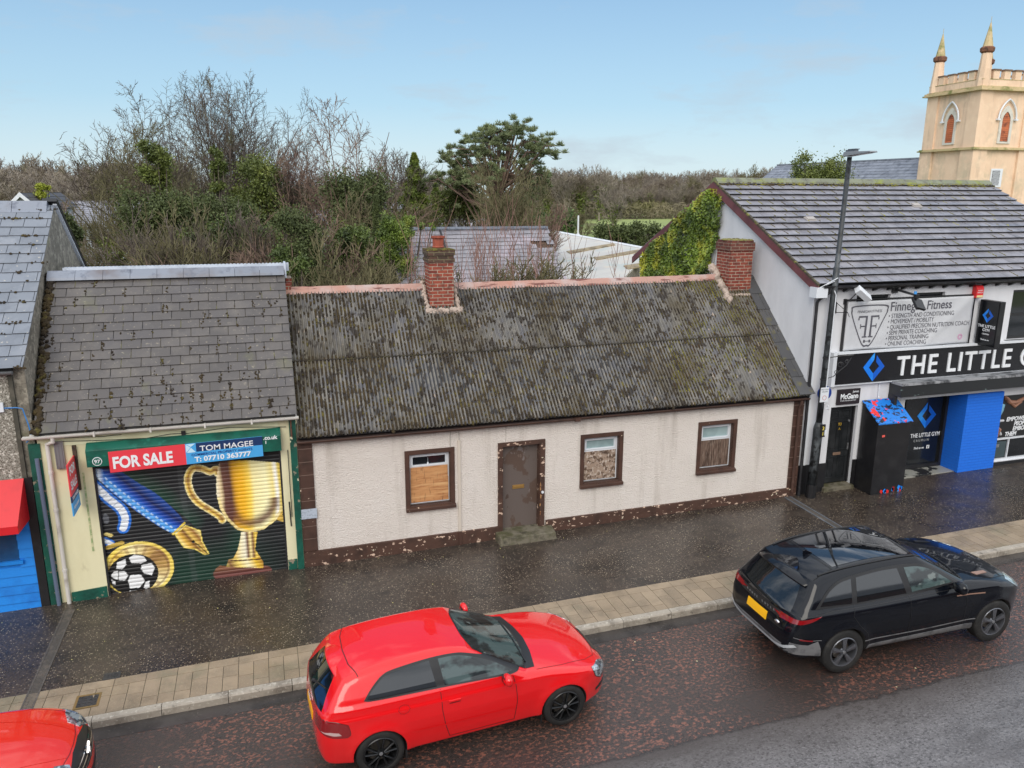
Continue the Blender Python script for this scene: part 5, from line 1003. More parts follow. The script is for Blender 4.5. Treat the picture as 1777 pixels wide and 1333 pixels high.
class Car:
    def __init__(s, side, plan, tumble, ymid, crown, wheels, arch_r, k=.07, flare=.02, curve=(.05,.05), belt=.95, shoulder=None, track=.0):
        s.side = side; s.plan = plan+[(q[0], -q[1]) for q in plan[::-1]]; s.tum = tumble; s.xm = ymid; s.crown = crown; s.wheels = wheels; s.ar = arch_r; s.k = k; s.flare = flare; s.curve = curve; s.L0 = min(q[0] for q in side); s.L1 = max(q[0] for q in side)
    def f(s, x, y, z):
        ay = np.abs(y); c = np.where(x > s.xm, s.curve[0], s.curve[1])*np.clip((z-.55)/.4, 0, 1)
        xs_ = x+np.sign(x-s.xm)*c*ay**2*np.clip(np.abs(x-s.xm)/.5, 0, 1)
        A = sdf_poly(xs_, z+s.crown*ay**2*np.clip((z-.6)/.2, 0, 1), s.side)
        zt = [q[0] for q in s.tum]; T = np.interp(z, zt, [q[1] for q in s.tum])
        for wx, wz in s.wheels:
            r = np.hypot(x-wx, z-wz)-s.ar; T = T-s.flare*np.exp(-(r/.09)**2)*(z < .95)
        B = sdf_poly(x, ay+T, s.plan)
        h = np.clip(.5+.5*(A-B)/s.k, 0, 1); return B*(1-h)+A*h+s.k*h*(1-h)
    def solve(s, P, D, tmax):
        """walk from outside P along D (unit) to the first surface hit"""
        n = len(P); lo = np.zeros(n); hi = np.full(n, np.nan); t_ = np.zeros(n)
        for i in range(46):
            act = np.isnan(hi) & (t_ < tmax); fq = np.full(n, 1.); fq[act] = s.f(*(P[act]+D[act]*t_[act][:, None]).T); hit = np.isnan(hi) & (fq < 0); hi = np.where(hit, t_, hi)
            live = np.isnan(hi) & (t_ < tmax); lo = np.where(live, t_, lo); t_ = np.where(live, t_+np.maximum(fq*.75, .003), t_)
            if not live.any(): break
        ok = ~np.isnan(hi); hi = np.where(ok, hi, 0)
        for _ in range(13): m_ = (lo+hi)/2; q = P+D*m_[:, None]; fq = s.f(*q.T); hi = np.where(fq < 0, m_, hi); lo = np.where(fq < 0, lo, m_)
        return P+D*hi[:, None], ok
    def grad(s, Q, e_=.004):
        g = np.stack([s.f(*(Q+np.eye(3)[i]*e_).T)-s.f(*(Q-np.eye(3)[i]*e_).T) for i in range(3)], 1); return g/(np.linalg.norm(g, axis=1)[:, None]+1e-9)
    def shell(s, res=.023):
        """box grid blown onto the implicit body"""
        X0, X1, Yh, Z0, Z1 = s.L0-.05, s.L1+.05, 1.05, .12, 1.8
        nx_, ny_, nz_ = int((X1-X0)/res), int(2*Yh/res), int((Z1-Z0)/res)
        V = {}; vs = []; fs = []
        def vid(i, j, k):
            key = (i, j, k)
            if key not in V: V[key] = len(vs); vs.append((X0+(X1-X0)*i/nx_, -Yh+2*Yh*j/ny_, Z0+(Z1-Z0)*k/nz_))
            return V[key]
        for i in range(nx_):
            for j in range(ny_):
                fs.append((vid(i,j,nz_), vid(i+1,j,nz_), vid(i+1,j+1,nz_), vid(i,j+1,nz_))); fs.append((vid(i,j+1,0), vid(i+1,j+1,0), vid(i+1,j,0), vid(i,j,0)))
            for k in range(nz_):
                fs.append((vid(i,0,k), vid(i+1,0,k), vid(i+1,0,k+1), vid(i,0,k+1))); fs.append((vid(i,ny_,k+1), vid(i+1,ny_,k+1), vid(i+1,ny_,k), vid(i,ny_,k)))
        for j in range(ny_):
            for k in range(nz_):
                fs.append((vid(0,j,k+1), vid(0,j+1,k+1), vid(0,j+1,k), vid(0,j,k))); fs.append((vid(nx_,j,k), vid(nx_,j+1,k), vid(nx_,j+1,k+1), vid(nx_,j,k+1)))
        P = np.array(vs); zc = .62
        # project towards the spine
        C_ = np.stack([np.clip(P[:, 0], s.L0+.62, s.L1-.62)*.97+.03*(s.L0+s.L1)/2, P[:, 1]*.35*0, np.clip(P[:, 2], .45, .62)], 1)
        lo = np.zeros(len(P)); hi = np.ones(len(P))
        for _ in range(20): m_ = (lo+hi)/2; q = C_+(P-C_)*m_[:, None]; fq = s.f(*q.T); lo = np.where(fq < 0, m_, lo); hi = np.where(fq < 0, hi, m_)
        return C_+(P-C_)*lo[:, None], fs
    def patch(s, poly, d, off=.003, res=.03, sgn=-1, thick=True):
        """polygon laid on the body. d='y': poly in (x,z) on side sgn; 'z': poly in (x,y) from above; 'x': poly in (y,z) on the end sgn"""
        P2 = [tuple(q[:2]) for q in poly]; a0, a1 = min(q[0] for q in P2), max(q[0] for q in P2); b0, b1 = min(q[1] for q in P2), max(q[1] for q in P2)
        na, nb = max(1, math.ceil((a1-a0)/res)), max(1, math.ceil((b1-b0)/res)); V = {}; vs = []; fs = []
        def clip(pl, ax, v, keep_hi):
            o = []
            for i in range(len(pl)):
                p_, q_ = pl[i], pl[(i+1) % len(pl)]; ip = (p_[ax] >= v) if keep_hi else (p_[ax] <= v); iq = (q_[ax] >= v) if keep_hi else (q_[ax] <= v)
                if ip: o.append(p_)
                if ip != iq: t_ = (v-p_[ax])/(q_[ax]-p_[ax]); o.append((p_[0]+(q_[0]-p_[0])*t_, p_[1]+(q_[1]-p_[1])*t_))
            return o
        def vid(q):
            k_ = (round(q[0], 5), round(q[1], 5))
            if k_ not in V: V[k_] = len(vs); vs.append(q)
            return V[k_]
        for i in range(na):
            col = clip(clip(P2, 0, a0+(a1-a0)*i/na, True), 0, a0+(a1-a0)*(i+1)/na, False)
            if len(col) < 3: continue
            for j in range(nb):
                c = clip(clip(col, 1, b0+(b1-b0)*j/nb, True), 1, b0+(b1-b0)*(j+1)/nb, False)
                if len(c) < 3: continue
                ids = []
                for q in c:
                    v = vid(q)
                    if v not in ids: ids.append(v)
                if len(ids) > 2: fs.append(tuple(ids))
        A = np.array(vs); n = len(A)
        if d == 'y': P = np.stack([A[:, 0], np.full(n, sgn*1.3), A[:, 1]], 1); D = np.tile([0, -sgn, 0.], (n, 1)); tm = 1.3
        elif d == 'z': P = np.stack([A[:, 0], A[:, 1], np.full(n, 1.9)], 1); D = np.tile([0, 0, -1.], (n, 1)); tm = 1.6
        else: P = np.stack([np.full(n, (s.L1+.15) if sgn > 0 else s.L0-.15), A[:, 0], A[:, 1]], 1); D = np.tile([-sgn, 0, 0.], (n, 1)); tm = 1.6
        Q, ok = s.solve(P, D, tm); Gd = s.grad(Q); Q2 = Q+Gd*off
        fs = [f_ for f_ in fs if all(ok[i] for i in f_)]
        if d == 'y': fs = [f_ if sgn < 0 else f_[::-1] for f_ in fs]
        elif d == 'x': fs = [f_ if sgn > 0 else f_[::-1] for f_ in fs]
        if fs:
            f0 = max(fs, key=len); nn_ = np.cross(Q2[f0[1]]-Q2[f0[0]], Q2[f0[2]]-Q2[f0[0]])
            tot = sum(float(np.cross(Q2[f_[1]]-Q2[f_[0]], Q2[f_[2]]-Q2[f_[1]])@Gd[f_[0]]) for f_ in fs[:60])
            if tot < 0: fs = [f_[::-1] for f_ in fs]
        b = MB(); b.add(Q2, fs)
        if thick:
            cnt = {}
            for f_ in fs:
                for i in range(len(f_)): e_ = (f_[i], f_[(i+1) % len(f_)]); k_ = (min(e_), max(e_)); cnt[k_] = None if k_ in cnt else e_
            for e_ in cnt.values():
                if e_: b.add([Q2[e_[0]], Q[e_[0]]-Gd[e_[0]]*.004, Q[e_[1]]-Gd[e_[1]]*.004, Q2[e_[1]]], [(0,1,2,3)])
        return b
    def line(s, pts, d, w_=.009, sgn=-1, off=.0025):
        """thin ribbon along a polyline"""
        Q = []
        for i in range(len(pts)-1):
            a_, c_ = np.array(pts[i], float), np.array(pts[i+1], float); m_ = max(1, int(np.linalg.norm(c_-a_)/.04)); Q += [a_+(c_-a_)*k/m_ for k in range(m_)]
        Q.append(np.array(pts[-1], float)); Q = np.array(Q); T = np.gradient(Q, axis=0); T /= np.linalg.norm(T, axis=1)[:, None]+1e-9; Nn = np.stack([-T[:, 1], T[:, 0]], 1)*w_/2
        A = np.concatenate([Q-Nn, Q+Nn]); n = len(A); h = len(Q)
        if d == 'y': P = np.stack([A[:, 0], np.full(n, sgn*1.3), A[:, 1]], 1); D = np.tile([0, -sgn, 0.], (n, 1)); tm = 1.3
        elif d == 'z': P = np.stack([A[:, 0], A[:, 1], np.full(n, 1.9)], 1); D = np.tile([0, 0, -1.], (n, 1)); tm = 1.6
        else: P = np.stack([np.full(n, (s.L1+.15) if sgn > 0 else s.L0-.15), A[:, 0], A[:, 1]], 1); D = np.tile([-sgn, 0, 0.], (n, 1)); tm = 1.6
        R_, ok = s.solve(P, D, tm); R_ = R_+s.grad(R_)*off
        fs = [(i, i+1, h+i+1, h+i) for i in range(h-1) if ok[i] and ok[i+1] and ok[h+i] and ok[h+i+1]]
        if (d == 'y' and sgn > 0) or (d == 'x' and sgn < 0): fs = [f_[::-1] for f_ in fs]
        b = MB(); b.add(R_, fs); return b
def bool_cut(o, cutter):
    md = o.modifiers.new('b', 'BOOLEAN'); md.operation = 'DIFFERENCE'; md.object = cutter; md.solver = 'EXACT'; md.material_mode = 'TRANSFER'
    bpy.context.view_layer.update(); me = bpy.data.meshes.new_from_object(o.evaluated_get(bpy.context.evaluated_depsgraph_get())); o.modifiers.clear(); o.data = me
    me.polygons.foreach_set('use_smooth', [True]*len(me.polygons)); bpy.data.objects.remove(cutter)
tyre = mat('tyre_rubber', (.012,.012,.012), .7, [((.03,.028,.026), 6, .5, .7)], bump=(60,.3,None,.004))
def wheel(par, cx, cy, cz, R, side, rim_m, rimR, style, w_=.215):
    """side=-1: outer face towards -y"""
    ax = (0, side, 0); c = (cx, cy, cz)      # cy: outer plane
    b = MB(); pr = [(rimR, -w_+.01), (R-.03, -w_), (R-.004, -w_+.03), (R, -w_*.75), (R, -.045), (R-.006, -.018), (R-.03, -.002), (rimR+.025, .004), (rimR+.004, -.004), (rimR-.012, -.02), (rimR-.012, -w_+.01)]
    b.lathe(c, ax, pr, 56, closed=True)
    wh = b.build('wheel', tyre, par, smooth=True)
    b = MB(); b.lathe(c, ax, [(rimR+.006, -.002), (rimR-.004, .006), (rimR-.016, .000), (rimR-.022, -.03), (rimR-.03, -.16), (rimR-.02, -.19), (rimR, -.19)], 56)
    b.lathe(c, ax, [(0, .002), (.03, .001), (.034, -.006), (.052, -.010), (.062, -.03), (0, -.05)], 24)
    n_ = 5
    for i in range(n_):
        for sp in ((-.16, .16) if style == 'twin' else (0,)):
            a_ = 2*math.pi*i/n_+.3
            def pt(r, da, o_): th = a_+da; return np.array([cx+r*math.cos(th), cy+side*o_, cz+r*math.sin(th)])
            if style == 'twin':
                w0, w1 = .055, .075; i0, o0 = sp*1.1, sp*1.55
                P = [(.045, i0, .16), (rimR-.012, o0, w1)]
            else: P = [(.045, 0, .42), (rimR-.012, 0, .22)]
            (r0, c0, h0), (r1, c1, h1) = P
            if style == 'twin': q = [(r0, c0-h0, .004), (r0, c0+h0, .004), (r1, c1+h1, -.004), (r1, c1-h1, -.004)]
            else: q = [(r0, -h0, .004), (r0, h0, .004), (r1, h1*.9, -.004), (r1, -h1*.9, -.004)]
            top = [pt(r, a2, o_) for r, a2, o_ in q]; rid = [pt(r0, c0, .012), pt(r1*.97, c1, .006)]; bot = [pt(r, a2, o_-.035) for r, a2, o_ in q]
            b.add(top+rid+bot, [(0,4,5,3), (4,1,2,5), (0,3,9,6), (1,7,8,2), (3,5,2,8,9), (0,6,7,1,4)])
    b.build('rim', rim_m, wh)
    b = MB(); b.lathe(c, ax, [(rimR-.035, -.19), (0, -.19)], 30); b.build('wheel_back', M['black'], wh)
    b = MB(); b.lathe(c, ax, [(0, -.09), (.15, -.09), (.15, -.10), (0, -.10)], 30); b.obox((cx-.12, cy-side*.09, cz+.02), (.03,0,0), (0,.03,0), (0,0,.07)); b.build('brake_disc', mat('brake_disc', sr(110,106,100), .35, metal=.8), wh)
    b = MB(); b.lathe((cx, cy+side*.002, cz), ax, [(0,.004),(.024,.003),(.026,-.002)], 20); b.build('hub_cap', M['steel'], wh)
    return wh
def place(root, x, y, z, yaw):
    root.location = (x, y, z); root.rotation_euler = (0, math.atan(-.0184)*1, yaw)
def car_root(name, label, group): 
    r = thing(name, label, 'car', (0,0,0), group); r['_b'] = 1; return r
glass = mat('car_glass', (.006,.008,.010), .03, spec=1.0); glass_clear = mat('car_glass_clear', (.055,.085,.085), .04, [((.012,.016,.017), 2.6, .46, .56, (1,1,1.6), 3), ((.17,.2,.19), 3.4, .62, .68, (1,1,1.6), 3, .7)], spec=.7)
trim = mat('black_trim', (.014,.014,.015), .35); red_l = mat('red_lens', (.22,.003,.006), .08, coat=.6, spec=.7); chrome = mat('chrome', (.75,.75,.76), .08, metal=1); lamp = mat('lamp_glass', (.48,.54,.58), .06, [((.10,.12,.14), 9, .46, .54, (1,1,2))], metal=.5, coat=.8); cavity = mat('arch_liner', (.008,.008,.008), .9)
seam = mat('panel_seam', (.010,.006,.006), .7)
def paint(name, c, r=.22): 
    return mat(name, c, r, [], coat=1.0 if c[0] > .1 else .75, spec=.3 if c[0] > .1 else .05)
def body(root, car, pm, name='body', shelf=None):
    V, F = car.shell(); b = MB(); b.add(V, F); o = b.build(name, [pm, cavity], root, smooth=True)
    bm = bmesh.new(); bm.from_mesh(o.data); bmesh.ops.recalc_face_normals(bm, faces=bm.faces); bm.to_mesh(o.data); bm.free(); o.data.polygons.foreach_set('use_smooth', [True]*len(o.data.polygons))
    c = MB()
    for wx, wz in car.wheels:
        for sg in (-1, 1): c.cyl((wx, sg*.60, wz), (wx, sg*1.2, wz), car.ar, n=48)
    cut = c.build('cut', [cavity]); bool_cut(o, cut)
    b = MB(); b.box(car.L0+.5, car.L1-.5, -.7, .7, .19, .42) if False else None
    return o
# ---------- red three-door hatchback ----------
AU_side = spl([(-.70,.25,1),(-.755,.34),(-.785,.50),(-.775,.62),(-.745,.80),(-.725,.92),(-.68,.985,1),(-.60,1.10),(-.50,1.225),(-.415,1.315,1),(-.20,1.375),(.20,1.422),(.65,1.435),(1.00,1.422),(1.30,1.38,1),(1.60,1.235),(1.90,1.09),(2.17,.97,1),(2.45,.935),(2.80,.880),(3.10,.800),(3.27,.725),(3.38,.62),(3.44,.50),(3.44,.38),(3.36,.24),(3.30,.22,1)])+[(3.3,.21),(-.65,.22)]
AU_plan = spl([(-.79,0),(-.785,.40),(-.75,.62),(-.64,.78),(-.40,.860),(.2,.885),(1.2,.888),(2.2,.880),(2.75,.872),(3.05,.810),(3.25,.68),(3.38,.46),(3.44,.20),(3.45,0)])
au = Car(AU_side, AU_plan, [(.15,.09),(.25,.05),(.40,.022),(.55,.004),(.68,.0),(.80,.010),(.87,.014),(.89,.030),(.99,.048),(1.035,.085),(1.10,.118),(1.25,.205),(1.36,.275),(1.45,.34),(1.7,.5)], 1.0, .055, [(0,.315),(2.578,.315)], .345, k=.075, flare=.022, curve=(.22,.10))
redp = paint('red_car_paint', (.72,.004,.007))
R1 = car_root('hatchback_car', 'red three-door hatchback with black wheels parked in front of the cottage', 'cars parked along the kerb')
bo = body(R1, au, redp)
win_r = spl([(-.12,1.075,1),(-.02,1.17),(.13,1.27),(.30,1.305,1),(.73,1.335,1),(.78,1.045,1),(.3,1.055),(-.04,1.06),(-.12,1.075,1)], 5)[:-1]
win_f = spl([(.89,1.04,1),(.85,1.335,1),(1.10,1.325),(1.34,1.262),(1.60,1.145),(1.84,1.01,1),(1.40,1.02),(.89,1.04,1)], 5)[:-1]
frame = spl([(-.16,1.06,1),(-.05,1.175),(.11,1.29),(.30,1.33),(.75,1.360),(1.12,1.348),(1.36,1.285),(1.64,1.160),(1.96,.985,1),(1.5,1.0),(.9,1.02),(.0,1.04),(-.16,1.06,1)], 5)[:-1]
for sg in (-1, 1):
    o = au.patch(frame, 'y', .006, .018, sg).build('window_trim', trim, R1, smooth=True)
    au.patch(win_r, 'y', .009, .035, sg).build('side_window', glass, R1, smooth=True)
    au.patch(win_f, 'y', .009, .035, sg).build('side_window', glass_clear, R1, smooth=True)
ws = spl([(1.37,-.54,1),(1.30,-.3),(1.29,0),(1.30,.3),(1.37,.54,1),(1.72,.64),(2.03,.70,1),(2.12,.4),(2.15,0),(2.12,-.4),(2.03,-.70,1),(1.72,-.64),(1.37,-.54,1)], 5)[:-1]
au.patch([(q[0]+.035*(1 if q[0] > 1.8 else -1)*.6, q[1]*1.03) for q in ws], 'z', .006, .02).build('windscreen_surround', trim, R1, smooth=True)
au.patch(ws, 'z', .009, .04).build('windscreen', glass_clear, R1, smooth=True)
rwn = [(-.62,.93,1),(-.54,1.03),(-.43,1.19),(-.35,1.27,1),(0,1.285),(.35,1.27,1),(.43,1.19),(.54,1.03),(.62,.93,1),(.3,.90),(0,.895),(-.3,.90),(-.62,.93,1)]
au.patch([(q[0]*.985, q[1]) for q in spl(rwn, 5)[:-1]], 'x', .004, .035, -1).build('rear_window', glass, R1, smooth=True)
# spoiler lip over the rear window
b = MB(); n = 17; vs = []
for i in range(n):
    y = -.56+1.12*i/(n-1); dx = .10*(y/.56)**2; zc = 1.325-.075*(y/.56)**2-.055*y*y
    vs += [(-.30+dx, y, zc+.030), (-.50+dx, y*.96, zc-.005), (-.515+dx, y*.96, zc-.025), (-.48+dx, y*.96, zc-.035), (-.36+dx, y, zc-.02)]
b.add(vs, [(i*5+k, i*5+(k+1) % 5, (i+1)*5+(k+1) % 5, (i+1)*5+k) for i in range(n-1) for k in range(5)]+[(0,1,2,3,4)[::-1], tuple(range((n-1)*5, n*5))]); b.build('spoiler', redp, R1, smooth=True, bevel=.004)
# seams
for pts, d in (([(.82,1.01),(.83,.72),(.86,.52),(.92,.30)], 'y'), ([(1.83,.96),(1.86,.80),(1.87,.60),(1.83,.30)], 'y'), ([(.92,.305),(1.83,.305)], 'y')):
    for sg in (-1, 1):
        if sg == 1 and d == 'y': continue
        au.line(pts, d, .008, sg).build('panel_seam', seam, R1)
au.line([(.28,.915),(.255,.87),(.28,.825),(.33,.81),(.38,.825),(.405,.87),(.385,.91),(.33,.928),(.28,.915)][0:9], 'y', .006).build('fuel_flap', mat('red_seam', (.20,.003,.004), .4), R1)
for i in range(1): au.line([(-.19,-.62),(-.27,-.35),(-.29,0),(-.27,.35),(-.19,.62)], 'z', .010).build('panel_seam', seam, R1)
au.line([(2.20,-.76),(2.6,-.72),(3.0,-.62),(3.18,-.50),(3.26,-.25),(3.28,0),(3.26,.25),(3.18,.5)], 'z', .009).build('bonnet_seam', bpy.data.materials['red_seam'], R1)
b = au.line([(.48,.52),(.90,.515)], 'y', .022, -1, .006); q = au.line([(.96,.512),(1.84,.50)], 'y', .022, -1, .006); b.add(q.v, q.f); b.build('rubbing_strip', redp, R1, smooth=True)
# door handle
Pq, _ = au.solve(np.array([[1.0,-1.3,.84]]), np.array([[0,1.,0]]), 1.3); hy = Pq[0][1]
b = MB(); b.obox((1.0,hy-.010,.84), (.085,0,0), (0,.012,0), (0,0,.016)); b.build('door_handle', redp, R1, bevel=.008)
b = MB(); b.obox((1.0,hy-.0,.815), (.075,0,0), (0,.004,0), (0,0,.018)); b.build('handle_recess', mat('dark_red', (.25,.004,.006), .3), R1, bevel=.003)
for sg in (-1, 1):
    b = MB(); cy = sg*.97
    b.lathe((1.70,cy-sg*.06,1.02), (0, sg, .05), [(.0,-.03),(.05,-.02),(.072,.02),(.080,.07),(.075,.12),(.055,.155),(.02,.17),(0,.172)], 20)
    for i in range(len(b.v)): v = b.v[i]; b.v[i] = (1.70+(v[0]-1.70)*.75-.0, v[1], v[2])
    m_ = b.build('mirror', redp, R1, smooth=True); b = MB(); b.obox((1.65,sg*.95,1.02), (.006,0,0), (0,.065,0), (0,0,.05)); b.build('mirror_glass', glass, m_, bevel=.01); b = MB(); b.tube([(1.74,sg*.80,.97),(1.72,sg*.92,1.0)], .022, 8); b.build('mirror_stalk', trim, m_)
# lights
tl = spl([(-.72,.88,1),(-.52,.875),(-.38,.82,1),(-.36,.70),(-.40,.66,1),(-.60,.675),(-.74,.72,1),(-.72,.88,1)], 4)[:-1]
for sg in (-1, 1):
    au.line([(q[0],q[1]) for q in tl]+[tl[0][:2]], 'y', .010, sg, .004).build('light_surround', trim, R1)
    lt = au.patch(tl, 'y', .006, .02, sg).build('tail_light', red_l, R1, smooth=True)
    au.patch([(-.70,.725),(-.56,.70),(-.47,.70),(-.50,.735),(-.60,.745)], 'y', .009, .02, sg).build('reversing_lens', mat('pale_lens', (.5,.35,.34), .1), lt)
    yy = sorted((sg*.44, sg*.66)); au.patch([(yy[0], .72), (yy[1], .70), (yy[1], .86), (yy[0], .83)] , 'x', .006, .025, -1).build('tail_light', red_l, R1, smooth=True)
hl = spl([(3.02,.765,1),(3.16,.745),(3.28,.69),(3.35,.60,1),(3.28,.555),(3.18,.545,1),(3.08,.62),(3.02,.765,1)], 4)[:-1]
for sg in (-1, 1):
    hh = au.patch(hl, 'y', .005, .02, sg).build('headlight', lamp, R1, smooth=True)
    au.line([(3.02,.765),(3.08,.62),(3.18,.545),(3.30,.57)], 'y', .010, sg, .007).build('headlight_edge', trim, hh)
    au.patch([(3.10,.36),(3.30,.38),(3.36,.46),(3.20,.44),(3.10,.41)], 'y', .004, .03, sg).build('lower_grille', trim, R1)
au.patch([(-.30,.34),(.30,.34),(.34,.60),(.30,.72),(-.30,.72),(-.34,.60)], 'x', .005, .04, 1).build('grille', trim, R1)
b = MB()
for i, y in enumerate((-.084,-.028,.028,.084)):
    Pq, _ = au.solve(np.array([[-1.2,y,.80]]), np.array([[1.,0,0]]), 1.); b.lathe(Pq[0]-[.010,0,0], (-1,0,.15), [(.030,0),(.030,.006),(.038,.006),(.038,0)], 20, closed=True)
b.build('ring_badge', chrome, R1)
au.patch([(-.26,.60),(.26,.60),(.26,.71),(-.26,.71)], 'x', .006, .06, -1).build('number_plate', mat('plate_yellow', sr(240,176,20), .4), R1)
b = MB(); b.tube([(-.70,0,1.0),(-.66,-.12,1.045),(-.58,-.42,1.12)], .011, 6); b.tube([(-.70,.02,.97),(-.69,0,1.01)], .025, 8); b.build('rear_wiper', trim, R1)
b = MB()
for y0, y1 in ((-.60,-.02),(-.02,.5)):
    P_, _ = au.solve(np.array([[2.10-.15*y0*y0*0+(0),y,1.9] for y in np.linspace(y0, y1, 6)]), np.tile([0,0,-1.],(6,1)), 1.6); b.tube(P_+[0,0,.018], .009, 6)
b.build('wiper', trim, R1)
au.patch([(2.06,-.72),(2.19,-.70),(2.26,-.35),(2.29,0),(2.26,.35),(2.19,.70),(2.06,.72),(2.13,.4),(2.16,0),(2.13,-.4)], 'z', .003, .05).build('scuttle', trim, R1, smooth=True)
for wx in (0, 2.578):
    for sg in (-1, 1): wheel(R1, wx, sg*.875, .315, .315, sg, mat('black_alloy', (.02,.021,.023), .25, metal=.5) if 'black_alloy' not in bpy.data.materials else bpy.data.materials['black_alloy'], .222, 'twin')
for wx in (.33, 2.22):
    if True: b = MB(); b.box(wx-.012 if wx < 1 else wx-.0, wx+.012, -.865, -.70, .14, .27); b.build('mud_flap', trim, R1)
b = MB(); b.box(-.45, 3.1, -.66, .66, .17, .24); b.build('underbody', cavity, R1)
place(R1, .561, -6.0624+.895, G(.561)-.112, .0555)
# ---------- black SUV ----------
VE_side = spl([(-.86,.36,1),(-.92,.44),(-.955,.58),(-.95,.72),(-.90,.90),(-.86,1.02),(-.80,1.085,1),(-.66,1.24),(-.54,1.385),(-.47,1.475,1),(-.25,1.535),(.15,1.595),(.65,1.63),(1.15,1.625),(1.55,1.59,1),(1.85,1.45),(2.15,1.29),(2.42,1.15,1),(2.7,1.125),(3.1,1.07),(3.4,.99),(3.58,.90),(3.70,.76),(3.76,.60),(3.75,.46),(3.64,.34),(3.55,.30,1)])+[(3.5,.27),(-.7,.30)]
VE_plan = spl([(-.96,0),(-.955,.45),(-.92,.70),(-.80,.86),(-.50,.935),(.1,.962),(1.2,.965),(2.4,.958),(3.0,.945),(3.35,.87),(3.58,.70),(3.71,.45),(3.765,.2),(3.77,0)])
ve = Car(VE_side, VE_plan, [(.2,.10),(.3,.06),(.42,.03),(.60,.012),(.78,.0),(.92,.008),(1.00,.022),(1.05,.05),(1.10,.085),(1.20,.13),(1.40,.235),(1.55,.32),(1.7,.42)], 1.2, .045, [(0,.365),(2.874,.365)], .405, k=.08, flare=.02, curve=(.20,.12))
bkp = paint('black_car_paint', (.003,.004,.007), .30)
R2 = car_root('suv_car', 'black SUV with yellow rear plate parked in front of the gym', 'cars parked along the kerb')
body(R2, ve, bkp)
clad = mat('grey_cladding', sr(112,112,114), .5, [(sr(66,68,72), 5, .5, .7)])
vw1 = spl([(-.42,1.14,1),(-.22,1.31),(-.02,1.405),(.20,1.44,1),(.13,1.12,1),(-.42,1.14,1)], 5)[:-1]
vw2 = spl([(.22,1.12,1),(.29,1.445,1),(.7,1.475),(1.06,1.475,1),(1.13,1.125,1),(.22,1.12,1)], 5)[:-1]
vw3 = spl([(1.24,1.13,1),(1.19,1.47,1),(1.45,1.45),(1.70,1.37),(2.02,1.165,1),(1.24,1.13,1)], 5)[:-1]
vf = spl([(-.50,1.11,1),(-.25,1.33),(-.02,1.44),(.3,1.485),(.8,1.515),(1.25,1.51),(1.55,1.47),(1.8,1.36),(2.12,1.155,1),(1.2,1.09),(-.50,1.11,1)], 5)[:-1]
